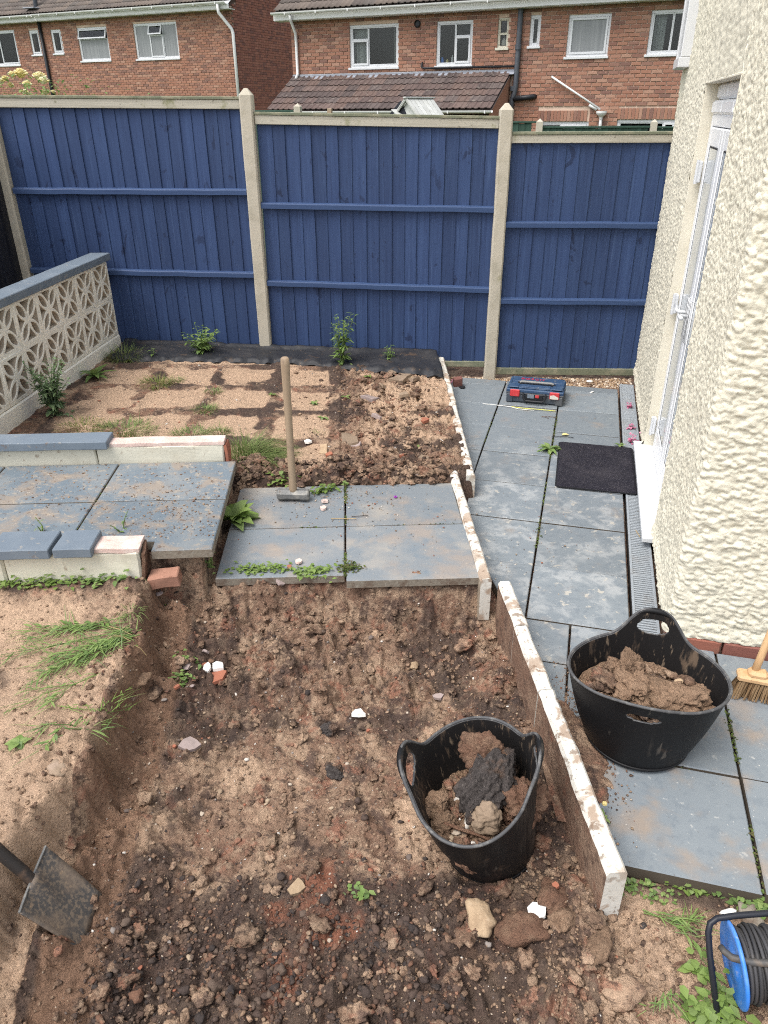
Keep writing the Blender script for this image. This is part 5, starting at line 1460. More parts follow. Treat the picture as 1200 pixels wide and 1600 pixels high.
window(H2, *wins2[6], [(0, .45, 0, 1, 0, 'glass'), (.45, 1, 0, 1, 1, 'glass_pale')])
window(H2, *wins2[7], [(0, .8, 0, 1, 0, 'glass'), (.8, 1, 0, 1, 1, 'glass')], extra=cur(.05, .75, 'charcoal'))
tile_roof(H2, 'upper_roof', -.28, 11.5, (-.32, 4.16), (2.6, 6.0), 'tile_grey', 0, 3)
tile_roof(H2, 'lean_to_roof', .0, 5.72, (-1.38, 2.04), (-.02, 2.78), 'tile', 290, 4, .30, .265)
mb = MB(); mb.box((2.9, -.03, 2.785), (5.8, .05, .10), 0, Matrix.Rotation(0, 4, 'X'), .01); mb.add([(0, -.05, 2.79), (5.8, -.05, 2.79), (5.8, -.16, 2.735), (0, -.16, 2.735)], [(0, 1, 2, 3)]); obj('flashing', mb, M['lead'], H2)
mb = MB(); mb.prism([(-1.30, -.8), (-.02, -.8), (-.02, 2.74), (-1.30, 2.02)], 5.64, 5.70, 0, Matrix(((0, 0, 1, 0), (1, 0, 0, 0), (0, 1, 0, 0), (0, 0, 0, 1)))); mb.box((2.85, -1.2, .55), (5.5, .2, 2.6)); obj('lean_to_wall', mb, M['brick'], H2)
gutter(H2, -.3, 11.5, -.40, 4.13); gutter(H2, .1, 5.75, -1.45, 2.02)
mb = MB(); mb.box((5.6, -.30, 4.03), (11.8, .03, .11)); mb.box((5.6, -.14, 3.975), (11.8, .30, .02)); obj('fascia', mb, M['plastic_white'], H2)
pipe('downpipe', H2, [(.22, -.40, 4.06), (.20, -.34, 3.96), (.17, -.09, 3.72), (.17, -.08, 3.5), (.17, -.08, 2.85), (.17, -.18, 2.74)], .036, 'plastic_white')
pipe('soil_pipe', H2, [(5.85, -.09, 5.2), (5.85, -.09, 4.0), (5.85, -.09, 2.5), (5.84, -.10, 2.4), (5.78, -.10, 2.2), (5.78, -.10, 1.2)], .058, 'plastic_grey')
pipe('waste_pipe', H2, [(5.80, -.10, 2.25), (6.1, -.10, 2.27), (6.28, -.09, 2.29), (6.30, 0, 2.29)], .055, 'plastic_black')
pipe('waste_pipe', H2, [(3.54, 0, 3.02), (3.54, -.06, 3.0), (3.54, -.07, 2.915), (3.60, -.07, 2.90), (5.80, -.07, 2.89)], .022, 'plastic_black')
for z in (2.4, 3.2, 3.95): 
    mb = MB(); mb.lathe([(.058, 0), (.07, .005), (.07, .1), (.058, .105)], 14, 0, Matrix.Translation((5.85 if z > 2.5 else 5.79, -.095, z))); obj('pipe_collar', mb, M['plastic_grey'], H2)
mb = MB(); mb.lathe([(.0, .02), (.055, .02), (.058, .0), (.075, .0), (.078, .03), (.06, .05)], 20, 0, Matrix.Translation((3.40, -.02, 3.79)) @ Matrix.Rotation(R(90), 4, 'X')); obj('round_vent', mb, M['plastic_black'], H2)
pipe('overflow_pipe', H2, [(6.65, 0, 2.68), (6.66, -.09, 2.67), (7.80, -.09, 2.03)], .022, 'plastic_white')
pipe('overflow_pipe', H2, [(7.55, -.07, 2.12), (7.72, -.07, 2.03)], .034, 'plastic_white')
mb = MB(); mb.lathe([(0, 0), (.035, 0), (.04, .05), (.10, .10), (.115, .13), (.115, .17), (.10, .17), (.09, .12), (0, .1)], 16, 0, Matrix.Translation((7.84, -.11, 1.83))); obj('hopper', mb, M['plastic_white'], H2)
pipe('downpipe', H2, [(7.84, -.11, 1.86), (7.84, -.09, 1.7), (7.84, -.09, 0)], .034, 'plastic_white')

# --- farther house, left
H1 = thing('brick_house', 'red brick house back with white gutter and four small windows, beyond the tallest fence panel', 'house', (-11.64, 20.99, 0), HA)
wins1 = [(-6.72, -5.32, 3.66, 4.70), (-4.13, -2.25, 3.65, 4.72), (-9.08, -8.58, 3.92, 4.71), (-8.0, -7.5, 3.93, 4.69), (-11.6, -9.8, 3.62, 4.76)]
wall_sheet(H1, -14, 0, -.8, 5.05, wins1, M['mortar'])
bricks_on(H1, 14, -.4, 5.03, wins1, M['brick'], 300, lambda c: c[0] > -9.8 and 2.6 < c[2] < 5.0, 9, x0=-14)
for w in wins1: room(H1, *w)
def spider(w, Wd, Hd):
    mb = MB(); g = random.Random(3)
    for k in range(26):
        a = g.uniform(0, 3.14); L = g.uniform(.15, .3); c = (Wd * .55, .14, .22)
        p = [(c[0] + math.cos(a) * L * f, .14, c[2] + math.sin(a) * L * f * 1.1 - .25 * f * f * abs(math.cos(a))) for f in (0, .5, 1)]
        mb.add([(p[0][0] - .008, .13, p[0][2]), (p[0][0] + .008, .15, p[0][2]), (p[1][0] + .01, .15, p[1][2]), (p[1][0] - .01, .13, p[1][2]), (p[2][0], .14, p[2][2])], [(0, 1, 2, 3), (3, 2, 4)])
    obj('potted_plant', mb, M['leaf_light'], w)
    mb = MB(); mb.lathe([(0, 0), (.07, 0), (.09, .14), (0, .14)], 12, 0, Matrix.Translation((Wd * .55, .14, .07))); obj('plant_pot', mb, M['plastic_white'], w)
window(H1, *wins1[0], [(0, 1, .68, 1, 2, 'glass'), (0, 1, 0, .68, 0, 'glass_pale')], extra=spider)
window(H1, *wins1[1], [(0, .34, 0, 1, 0, 'glass_pale'), (.34, .66, .70, 1, 2, 'glass'), (.34, .66, 0, .70, 1, 'glass_pale'), (.66, 1, 0, 1, 0, 'glass_pale')], extra=items((.12, .18, .05, 'wood'), (.2, .3, .04, 'wood'), (.55, .2, .06, 'curtain'), (.78, .22, .06, 'wood_new'), (.88, .16, .05, 'wood')))
window(H1, *wins1[2], [(0, 1, 0, 1, 1, 'glass')], fw=.06); window(H1, *wins1[3], [(0, 1, 0, 1, 1, 'glass')], fw=.06)
window(H1, *wins1[4], [(0, .5, 0, 1, 0, 'glass'), (.5, 1, 0, 1, 1, 'glass')])
tile_roof(H1, 'roof', -14, .22, (-.36, 5.17), (3.2, 7.2), 'tile_grey', 0, 6)
gutter(H1, -8.3, .12, -.44, 5.14, r=.07); gutter(H1, -14, -8.32, -.44, 5.13, r=.07)
mb = MB(); mb.box((-7, -.33, 5.02), (14.3, .03, .12)); mb.box((-7, -.16, 4.95), (14.3, .34, .02)); obj('fascia', mb, M['plastic_white'], H1)
pipe('downpipe', H1, [(-.2, -.44, 5.08), (-.2, -.42, 4.85), (.03, -.1, 4.42), (.07, -.09, 4.3), (.08, -.09, 1.0)], .05, 'plastic_white')
pipe('soil_pipe', H1, [(-8.40, -.09, 5.0), (-8.36, -.09, 1.0)], .06, 'plastic_black')
pipe('vent_pipe', H1, [(-8.5, .0, 5.2), (-8.5, .1, 6.4)], .075, 'plastic_grey')
mb = MB(); mb.box((-8.5, -.12, 5.36), (.55, .5, .03), 0, None, .01); o = obj('lead_slate', mb, M['lead'], H1)
# gable end
gb = link('gable_wall', None, H1, (0, .0, 0), (0, 0, R(90)))
mb = MB(); mb.prism([(0, 0), (8, 0), (8, .25), (0, .25)], -.8, 5.0); mb.add([(0, .25, 5.0), (8, .25, 5.0), (4, .25, 7.6), (0, .0, 5.0), (8, 0, 5.0), (4, 0, 7.6)], [(0, 1, 2), (3, 5, 4), (0, 3, 4, 1), (1, 4, 5, 2), (2, 5, 3, 0)])
obj('gable_core', mb, M['mortar_dark'], gb)
mb = MB(); g = random.Random(2)
for r_ in range(64):
    z = 1.6 + r_ * .075; lim = 8 if z < 5 else 8 - (z - 5) * 1.54; x = (0 if z < 5 else (z - 5) * 1.54) + (.1125 if r_ % 2 else 0)
    while x < min(lim, 5):
        ln = .215 if r_ % 2 else .1025
        mb.box((x + ln / 2, -.008 + g.uniform(-.003, .002), z + .0325), (ln, .03, .065)); x += ln + .01
obj('bricks', mb, M['brick_dark'], gb, kind='stuff')

# --- green fence between the far gardens
gp0 = [(-4.44, 7.37, 2.04), (-2.5, 7.83, 1.94), (-.48, 8.25, 1.80), (1.375, 8.74, 1.785), (3.3, 9.2, 1.78), (-6.35, 6.95, 2.06)]
order = [5, 0, 1, 2, 3, 4]
glabs = ['tallest green board panel of the far fence, behind the left concrete post', 'green board panel of the far fence, left of the slatted little roof', 'green board panel of the far fence, behind the slatted little roof', 'green board panel of the far fence between the two small pale posts', 'green board panel of the far fence, next to the cream house']
for q in range(5):
    a, b = Vector(gp0[order[q]]), Vector(gp0[order[q + 1]])
    d = b - a; L = math.hypot(d.x, d.y); an = math.atan2(d.y, d.x); zt = (a.z + b.z) / 2
    t = thing('far_board_fence', glabs[q], 'fence panel', (a.x, a.y, zt - 1.9), an, 'green panels of the far fence')
    n = int((L - .1) / .11)
    gm_ = MB(); gm_.add([(0, 0, 0), (.12, 0, 0), (.12, -.016, 0), (0, -.005, 0), (0, 0, 1.86), (.12, 0, 1.86), (.12, -.016, 1.86), (0, -.005, 1.86)], [(0, 1, 2, 3), (4, 7, 6, 5), (0, 4, 5, 1), (1, 5, 6, 2), (2, 6, 7, 3), (3, 7, 4, 0)])
    me = gm_.mesh('fence_board', M['green_fence'])
    for i in range(n): link('fence_board', me, t, (.05 + i * .11, 0, random.uniform(-.004, .004)))
    mb = MB(); mb.box((L / 2, 0, 1.875), (L - .1, .06, .03), 0, None, .004); obj('capping_rail', mb, M['green_fence'], t)
for q, lab in zip(range(6), ('small pale concrete post top above the tallest far fence panel', 'small pale concrete post behind the slatted little roof', 'small pale concrete post top left of the overflow pipe', 'small pale concrete post top next to the cream house', 'far fence post hidden beyond the cream house', 'far fence post beyond the roses')):
    p = gp0[q]; mb = MB(); mb.prism([(-.055, -.055), (.055, -.055), (.055, .055), (-.055, .055)], 0, p[2] + .55, 0, None); mb.add([(-.055, -.055, p[2] + .551), (.055, -.055, p[2] + .551), (.055, .055, p[2] + .551), (-.055, .055, p[2] + .551), (0, 0, p[2] + .60)], [(0, 1, 4), (1, 2, 4), (2, 3, 4), (3, 0, 4)])
    if q in (4, 5, 1): continue
    tag(obj('far_fence_post', mb, M['post'], loc=(p[0], p[1], -.5)), lab, 'fence post', 'posts of the far green fence')
mb = MB(); mb.box((0, 0, 1.28), (.075, .075, 2.56), 0, None, .006)
tag(obj('timber_stub', mb, M['wood'], loc=(-3.92, 7.5, -.5)), 'short brown timber post top just right of the pale far fence post', 'fence post')

# --- little slatted roof behind the fence
ab = thing('garden_arbour', 'weathered pale slatted little gable roof poking up behind the middle fence panel', 'garden roof', (-2.16, 6.55, 0), R(-38))
for sx in (-1, 1):
    for k in range(7):
        mb = MB(); yv = -.27 + k * .078
        p0, p1 = Vector((0, yv, 2.185)), Vector((sx * .31, yv, 1.93))
        dn = (p1 - p0); L = dn.length
        T = Matrix.Translation((p0 + p1) / 2) @ Matrix.Rotation(math.atan2(-dn.z, dn.x * 1.0) if sx > 0 else math.atan2(dn.z, -dn.x), 4, 'Y')
        mb.box((0, 0, 0), (L, .070, .012), 0, T, .002)
        obj('roof_slat', mb, M['slat'], ab)
mb = MB(); mb.box((0, -.03, 2.195), (.07, .58, .02), 0, None, .004); obj('ridge_cap', mb, M['slat'], ab)
mb = MB(); mb.add([(-.25, -.24, 1.92), (.25, -.24, 1.92), (0, -.24, 2.15), (-.25, -.22, 1.92), (.25, -.22, 1.92), (0, -.22, 2.15)], [(0, 1, 2), (3, 5, 4), (0, 3, 4, 1), (1, 4, 5, 2), (2, 5, 3, 0)]); obj('gable_board', mb, M['slat'], ab)
for sx in (-1, 1):
    for yv in (-.22, .2): mb = MB(); mb.box((sx * .24, yv, .67), (.05, .05, 2.5)); obj('post', mb, M['slat'], ab)
    a2 = math.atan2(.255, .31)
    mb = MB(); mb.box((0, 0, 0), (.40, .02, .035), 0, Matrix.Translation((sx * .155, -.29, 2.055)) @ Matrix.Rotation(sx * a2, 4, 'Y')); obj('barge_board', mb, M['slat'], ab)
b2 = thing('tilted_board', 'dark-framed tilted board beside the slatted little roof', 'board', (-2.52, 6.5, 1.98), R(-30))
mb = MB(); mb.box((0, 0, -.02), (.34, .02, .22), 0, Matrix.Rotation(R(-38), 4, 'Y'), .003); obj('dark_board', mb, M['charcoal'], b2)
mb = MB(); mb.box((.12, .03, .05), (.30, .3, .012), 0, Matrix.Rotation(R(30), 4, 'Y'), .002); obj('pale_board', mb, M['slat'], b2)
mb = MB(); mb.box((0, .05, -1.3), (.05, .05, 2.3)); obj('post', mb, M['charcoal'], b2)
# ------------------------------------------------------------------ placing small things on the ground
CAMP = Vector((0.533, -6.035, 2.024))
def spot(px, py, surf=None):
    """the point of the ground (or of a paved surface at height surf) seen at photo pixel px, py"""
    d = f_ + r2 * ((px - 600) / 1164.65) - u2 * ((py - 800) / 1164.65)
    z = .05 if surf is None else surf
    for _ in range(8):
        p = CAMP + d * ((z - CAMP.z) / d.z)
        if surf is not None: break
        z = .5 * z + .5 * ground_z(p.x, p.y)
    return p
class PL:
    """collects leaves, blades and stems of one plant"""
    def __init__(s, seed): s.mb = MB(); s.g = random.Random(seed)
    def leaf(s, p, d, L, w, droop=.5, fold=.25, seg=3, shape=1.0):
        d = Vector(d).normalized(); side = d.cross(Vector((0, 0, 1)))
        side = side.normalized() if side.length > 1e-3 else Vector((1, 0, 0))
        up = side.cross(d).normalized()
        vs, fs = [], []
        p = Vector(p)
        for i in range(seg + 1):
            f = i / seg
            c = p + d * L * f - Vector((0, 0, 1)) * droop * L * f * f
            ww = w * (math.sin(math.pi * min(.97, (.08 + .92 * f)) ** shape)) * .5
            vs += [c - side * ww + up * ww * fold, c, c + side * ww + up * ww * fold]
        for i in range(seg):
            a = i * 3
            fs += [(a, a + 1, a + 4, a + 3), (a + 1, a + 2, a + 5, a + 4)]
        s.mb.add(vs, fs)
    def blade(s, p, d, L, w, droop):
        d = Vector(d).normalized(); side = d.cross(Vector((0, 0, 1)))
        side = side.normalized() if side.length > 1e-3 else Vector((1, 0, 0))
        vs = []; p = Vector(p)
        for i in range(4):
            f = i / 3; c = p + d * L * f - Vector((0, 0, 1)) * droop * L * f * f
            ww = w * (1 - f * .9) * .5
            vs += [c - side * ww, c + side * ww]
        s.mb.add(vs, [(0, 1, 3, 2), (2, 3, 5, 4), (4, 5, 7, 6)])
    def stem(s, pts, r): s.mb.tube(pts, [r * (1 - .6 * i / (len(pts) - 1)) for i in range(len(pts))], 4, cap=False)
    def upright(s, n, h, spread, ll, lw, side_shoots=True):
        g = s.g
        for k in range(n):
            a = g.uniform(0, 6.28); hh = h * g.uniform(.55, 1.0) if k else h
            lean = spread * g.uniform(.2, 1)
            pts = [Vector((math.cos(a) * .015 * g.random(), math.sin(a) * .015, 0)) + Vector((math.cos(a) * lean * f * f, math.sin(a) * lean * f * f, hh * f)) for f in (0, .25, .5, .75, 1)]
            s.stem(pts, .0035)
            m_ = int(hh / .016)
            for i in range(m_):
                f = (i + .5) / m_; j = min(3, int(f * 4)); q = pts[j].lerp(pts[j + 1], f * 4 - j)
                b = i * 2.4 + g.uniform(-.4, .4); sz = (1 - .55 * f) * g.uniform(.7, 1.2) * (.6 + .8 * min(1, f * 4))
                s.leaf(q, (math.cos(b), math.sin(b), g.uniform(.2, .8)), ll * sz, lw * sz, g.uniform(.2, .7), seg=2)
    def tuft(s, n, h, spread, w=.004, lean=(0, 0)):
        g = s.g
        for k in range(n):
            a = g.uniform(0, 6.28); r = spread * g.random() ** .7
            d = Vector((math.cos(a) * g.uniform(.2, 1.1) + lean[0], math.sin(a) * g.uniform(.2, 1.1) + lean[1], g.uniform(.5, 1.2)))
            s.blade((math.cos(a) * r, math.sin(a) * r, -.005), d, h * g.uniform(.5, 1.1), w, g.uniform(.2, .9))
    def rosette(s, n, L, w, up=.35, droop=.5, shape=.8):
        g = s.g
        for k in range(n):
            a = k * 2.4 + g.uniform(-.3, .3)
            s.leaf((0, 0, .004 + .004 * (k % 3)), (math.cos(a), math.sin(a), up * g.uniform(.4, 1.8)), L * g.uniform(.6, 1.1), w * g.uniform(.7, 1.1), droop * g.uniform(.5, 1.2), .3, 4, shape)
    def creeper(s, n, rx, ry, ls, gz=None, ang=0):
        g = s.g
        ca, sa = math.cos(ang), math.sin(ang)
        for k in range(n):
            x, y = g.gauss(0, rx * .5), g.gauss(0, ry * .5)
            x, y = x * ca - y * sa, x * sa + y * ca
            z = (gz(x, y) if gz else 0) + abs(g.gauss(0, ls * .7))
            a = g.uniform(0, 6.28)
            s.leaf((x, y, z), (math.cos(a), math.sin(a), g.uniform(.0, .7)), ls * g.uniform(.6, 1.3), ls * g.uniform(.6, 1.0), .4, .2, 2, .75)
    def flat_stem(s, p0, p1, ll, lw, n, lift=.01):
        """a pulled weed lying on the ground"""
        g = s.g; p0, p1 = Vector(p0), Vector(p1)
        pts = [p0.lerp(p1, f) + Vector((g.uniform(-.008, .008), g.uniform(-.008, .008), lift * g.random())) for f in (0, .3, .6, 1)]
        s.stem(pts, .0022)
        d = (p1 - p0).normalized()
        for i in range(n):
            f = .15 + .85 * i / n; q = p0.lerp(p1, f) + Vector((0, 0, lift))
            a = g.choice((-1, 1)) * g.uniform(.25, 1.0)
            dd = Vector((d.x * math.cos(a) - d.y * math.sin(a), d.x * math.sin(a) + d.y * math.cos(a), g.uniform(-.05, .45)))
            s.leaf(q, dd, ll * g.uniform(.6, 1.15), lw * g.uniform(.7, 1.1), .3, .2, 3)
    def done(s, name, label, cat, loc, m, group=None, kind=None, rz=0):
        o = obj(name, s.mb, M[m], None, True, kind, loc, (0, 0, rz))
        if label: tag(o, label, cat, group)
        return o

# upright weeds along the fence and the screen wall
for px, py, n, h, sp, ll, lw, m, lab, sd_ in (
    (535, 572, 10, .43, .10, .085, .020, 'leaf', 'tallest feathery weed growing through the black membrane at the middle fence panel', 1),
    (316, 556, 17, .25, .19, .085, .026, 'leaf', 'bushy weed growing at the foot of the tallest fence panel', 2),
    (608, 568, 5, .15, .06, .055, .018, 'leaf', 'small upright weed on the membrane right of the tallest weed', 3),
    (237, 562, 2, .10, .03, .05, .017, 'leaf', 'tiny upright weed between the wall end and the bushy fence weed', 4),
    (88, 648, 34, .38, .15, .068, .022, 'leaf_grey', 'tall leafy grey-green weed growing against the screen block wall', 5),
    (155, 712, 5, .075, .06, .040, .014, 'leaf_light', 'small feathery weed in front of the back low wall', 6),
    (330, 884, 4, .09, .04, .030, .013, 'leaf', 'small weed under the corner of the raised slab', 7),
    (190, 830, 4, .08, .05, .032, .009, 'leaf', 'small thin weed growing behind the blue coping of the near low wall', 8),
    (70, 834, 3, .08, .05, .04, .007, 'leaf_light', 'thin wispy weed in the raised slab joint behind the near low wall', 9)):
    p = spot(px, py, None if py not in (884,) else None)
    pl = PL(sd_)
    pl.upright(n, h, sp, ll, lw)
    if n >= 5: pl.creeper(26, .09, .06, .03)
    z = p.z
    if py in (712, 830, 834): p = spot(px, py, .335); z = .335
    pl.done('weed', lab, 'weed', (p.x, p.y, z - .004), m, 'weeds growing in the garden')
# grass tufts
for px, py, n, h, sp, m, lab, sd_, lean in (
    (192, 560, 480, .19, .14, 'grass', 'fine grassy clump at the fence end of the screen wall', 11, (0, 0)),
    (396, 712, 800, .24, .15, 'grass', 'large flopping grass clump behind the corner of the raised slabs', 12, (.6, -.1)),
    (245, 600, 320, .13, .11, 'grass_dry', 'yellowing grass tuft on the sand squares', 13, (0, -.2)),
    (275, 595, 110, .07, .06, 'grass', 'low green tuft beside the yellowing grass', 14, (0, 0)),
    (322, 640, 200, .08, .08, 'grass', 'low weedy grass tuft between two sand squares', 15, (0, 0)),
    (333, 612, 110, .06, .06, 'grass', 'small grass tuft at the crossing of the sand squares', 16, (0, 0)),
    (195, 676, 560, .12, .19, 'grass', 'wide green grass patch behind the back low wall', 17, (0, 0)),
    (130, 668, 260, .09, .15, 'grass_dry', 'straw-coloured grass patch at the foot of the screen wall', 18, (0, 0)),
    (300, 680, 260, .10, .14, 'grass', 'grass patch behind the bare mortar end of the back low wall', 19, (0, 0)),
    (345, 675, 90, .10, .05, 'grass', 'light grass tuft next to the large flopping clump', 20, (0, 0)),
    (250, 715, 60, .09, .03, 'grass', 'thin grass sprouting at the foot of the back low wall', 21, (0, 0)),
    (495, 677, 60, .05, .04, 'grass', 'tiny grass tuft right of the hammer handle', 22, (0, 0)),
    (205, 955, 60, .07, .04, 'grass', 'hanging grass at the lip of the trench cut', 23, (.2, -.4))):
    p = spot(px, py) if (px, py) != (250, 715) else spot(px, py, .335)
    pl = PL(sd_); pl.tuft(n, h, sp, .0045, lean)
    pl.done('grass_tuft', lab, 'grass tuft', (p.x, p.y, (p.z if (px, py) != (250, 715) else .336)), m, 'grass tufts in the bed')
# broad leaved plants
for px, py, n, L, w, up, m, lab, sd_, sf in (
    (148, 590, 12, .20, .055, .7, 'leaf', 'dandelion-like rosette at the foot of the screen wall', 31, None),
    (366, 815, 22, .20, .085, .9, 'leaf_light', 'lush broad-leaved weed beside the right edge of the raised slabs', 32, .15),
    (284, 716, 7, .085, .085, .9, 'leaf_light', 'round-leaved seedling in front of the bare pink mortar', 33, .335),
    (858, 704, 24, .10, .028, .5, 'leaf', 'spreading weed in the slab joint left of the doormat', 34, 0),
    (968, 698, 10, .055, .02, .6, 'leaf', 'small weed at the far corner of the doormat by the drain', 35, 0),
    (505, 655, 6, .05, .02, .4, 'leaf', 'small weed on the sand right of the hammer handle', 36, None),
    (490, 632, 7, .05, .022, .4, 'leaf', 'low weed on a sand square behind the hammer handle', 37, None),
    (425, 618, 5, .05, .02, .4, 'leaf', 'little weed left of the hammer handle', 38, None),
    (540, 622, 5, .055, .02, .4, 'leaf', 'little weed beside the dark soil joint', 39, None),
    (575, 590, 8, .06, .022, .4, 'leaf_light', 'light weed at the front of the black membrane', 40, None),
    (940, 1282, 8, .045, .016, .6, 'leaf', 'tiny yellow-flowered weed against the front edging board', 41, 0),
    (655, 700, 4, .04, .02, .4, 'leaf', 'tiny weed among the bed rubble', 42, None),
    (28, 1165, 7, .05, .035, .3, 'leaf', 'flat weed at the left edge of the sandy ground', 43, None)):
    p = spot(px, py, sf)
    pl = PL(sd_); pl.rosette(n, L, w, up, .5, .8 if w > .03 else 1)
    pl.done('broadleaf_weed', lab, 'weed', (p.x, p.y, p.z), m, 'broad-leaved weeds')
p = spot(941, 1274, 0)
mb = MB(); mb.lathe([(0, .012), (.007, .010), (.009, .004), (0, 0)], 8); tag(obj('flower_head', mb, M['petal_yellow'], loc=(p.x, p.y, .05)), 'tiny yellow flower beside the front edging board', 'flower')
# creeping patches
for px, py, n, rx, ry, ls, m, lab, sd_, sf, ang in (
    (405, 893, 300, .17, .04, .020, 'leaf_light', 'bright creeping weed hanging over the front of the left step slab', 51, .14, GA),
    (490, 897, 170, .10, .035, .022, 'leaf_light', 'bright creeping weed just left of the mossy step joint', 52, .14, GA),
    (545, 888, 130, .06, .04, .014, 'moss', 'dark creeping patch at the front end of the mossy step joint', 53, .15, GA),
    (60, 908, 260, .22, .05, .024, 'leaf_light', 'low clover-like weeds along the near low wall, at the left', 54, None, GA),
    (165, 906, 200, .16, .05, .026, 'leaf', 'low clover-like weeds along the near low wall, at its broken end', 55, None, GA),
    (10, 905, 100, .08, .04, .024, 'leaf_light', 'low weeds at the foot of the near low wall by the photo edge', 56, None, GA),
    (560, 1395, 20, .05, .03, .02, 'leaf', 'few dropped leaves on the trench floor', 57, None, 0),
    (1000, 1388, 90, .10, .03, .016, 'leaf', 'small weeds along the broken front edge of the big slab', 58, None, 0),
    (1085, 1393, 60, .08, .025, .018, 'leaf_light', 'small bright weeds at the front edge of the slab', 59, None, 0),
    (1150, 1402, 90, .10, .04, .020, 'leaf', 'weeds under the front corner of the slab', 60, None, 0),
    (1105, 1590, 110, .08, .05, .030, 'leaf_light', 'leafy weed clump in front of the cable reel', 61, None, 0),
    (1095, 1520, 26, .05, .04, .030, 'leaf_light', 'broad weed leaves left of the cable reel', 62, None, 0),
    (1190, 1425, 40, .05, .04, .024, 'leaf', 'weed leaves behind the cable reel', 63, None, 0),
    (435, 752, 90, .10, .04, .036, 'leaf_light', 'pulled leaves heaped behind the sledgehammer head', 64, .152, GA),
    (510, 768, 60, .10, .03, .030, 'leaf_light', 'pulled leaves on the step slab right of the sledgehammer', 65, .152, GA + .5),
    (292, 1032, 40, .05, .04, .02, 'leaf', 'sprig of green on the dark soil at the back of the trench', 66, None, 0),
    (283, 1058, 36, .04, .03, .02, 'leaf', 'green sprig beside the grey slate chips', 67, None, 0)):
    p = spot(px, py, sf)
    pl = PL(sd_)
    def gz(x, y, p=p, sf=sf): return (ground_z(p.x + x, p.y + y) - p.z) if sf is None else 0
    pl.creeper(n, rx, ry, ls, gz, ang)
    pl.done('ground_cover', None, None, (p.x, p.y, p.z), m, kind='stuff')
# pulled weeds lying on the sandy ground on the left
for q, (lab, stems, m, ll) in enumerate((
    ('largest heap of pulled weeds lying on the sand left of the trench', [((215, 990), (60, 1045)), ((200, 985), (40, 1080)), ((210, 995), (60, 1060)), ((205, 985), (5, 1030)), ((195, 975), (45, 990)), ((200, 1000), (120, 1050)), ((150, 980), (40, 1005)), ((190, 985), (90, 985)), ((205, 1000), (75, 1030)), ((180, 1000), (100, 1045))], 'leaf', .055),
    ('pulled weed stem with dark leaves below the largest weed heap', [((165, 1052), (90, 1090)), ((120, 1070), (25, 1085)), ((90, 1080), (15, 1115)), ((105, 1085), (75, 1105))], 'leaf', .042),
    ('pulled weed with long blades overhanging the trench cut', [((90, 1140), (165, 1150)), ((100, 1145), (170, 1170)), ((95, 1140), (75, 1170)), ((85, 1135), (60, 1150))], 'leaf', .05),
    ('thin green weed lying over the trench cut', [((160, 1115), (212, 1105)), ((170, 1112), (205, 1120)), ((100, 1105), (165, 1112))], 'leaf_light', .03),
    ('long bladed weed lying on the sand in front of the edging board', [((1000, 1425), (1100, 1470)), ((1005, 1430), (1110, 1455)), ((1040, 1440), (1105, 1490)), ((1060, 1450), (1090, 1430))], 'leaf', .05),
    ('small green sprig on the sand at the front right', [((1040, 1560), (1035, 1575)), ((1030, 1558), (1045, 1570))], 'leaf', .025))):
    p0 = spot(*stems[0][0]); pl = PL(70 + q)
    for a, b in stems:
        for _ in range(2 if q == 0 else 1):
            A, B = spot(a[0] + pl.g.uniform(-6, 6), a[1] + pl.g.uniform(-4, 4)), spot(b[0] + pl.g.uniform(-10, 10), b[1] + pl.g.uniform(-6, 6))
            A.z = ground_z(A.x, A.y) + .006; B.z = max(ground_z(B.x, B.y), A.z - .08) + .006
            pl.flat_stem(A - p0, B - p0, ll * pl.g.uniform(.8, 1.3), ll * pl.g.choice((.10, .14, .24)), 9 if q == 0 else 7, .014)
            for _b in range(10 if q == 0 else 5):
                c = (A - p0).lerp(B - p0, pl.g.random()) + Vector((pl.g.gauss(0, .012), pl.g.gauss(0, .012), .008)); dd = (B - A).normalized()
                pl.blade(c, (dd.x + pl.g.gauss(0, .45), dd.y + pl.g.gauss(0, .45), pl.g.uniform(.0, .4)), pl.g.uniform(.05, .13), .0035, pl.g.uniform(.1, .6))
    if q == 0:
        for k in range(60):
            a = spot(190 + pl.g.uniform(-90, 30), 1000 + pl.g.uniform(-25, 40)); a.z = ground_z(a.x, a.y) + .012
            pl.blade(a - p0, (pl.g.uniform(-1, .4), pl.g.uniform(-.5, .5), .15), pl.g.uniform(.06, .15), .004, .3)
    pl.done('pulled_weed', lab, 'pulled weed', p0, m, 'pulled weeds lying about')
# dry stalks at the lip of the cut
for q, (a, b) in enumerate((((170, 985), (215, 1000)), ((180, 1000), (205, 1005)), ((212, 1015), (232, 1040)))):
    A, B = spot(*a), spot(*b); A.z = ground_z(A.x, A.y) + .02; B.z = max(ground_z(B.x, B.y) + .01, A.z - .05)
    mb = MB(); mb.tube([tuple(Vector()), tuple((B - A) * .5 + Vector((0, 0, .012))), tuple(B - A)], .0016, 5)
    tag(obj('dry_stalk', mb, M['dry'], loc=A), ('long dry stalk lying on the lip of the cut', 'shorter dry stalk at the lip of the cut', 'dry stalk hanging into the trench')[q], 'stalk')
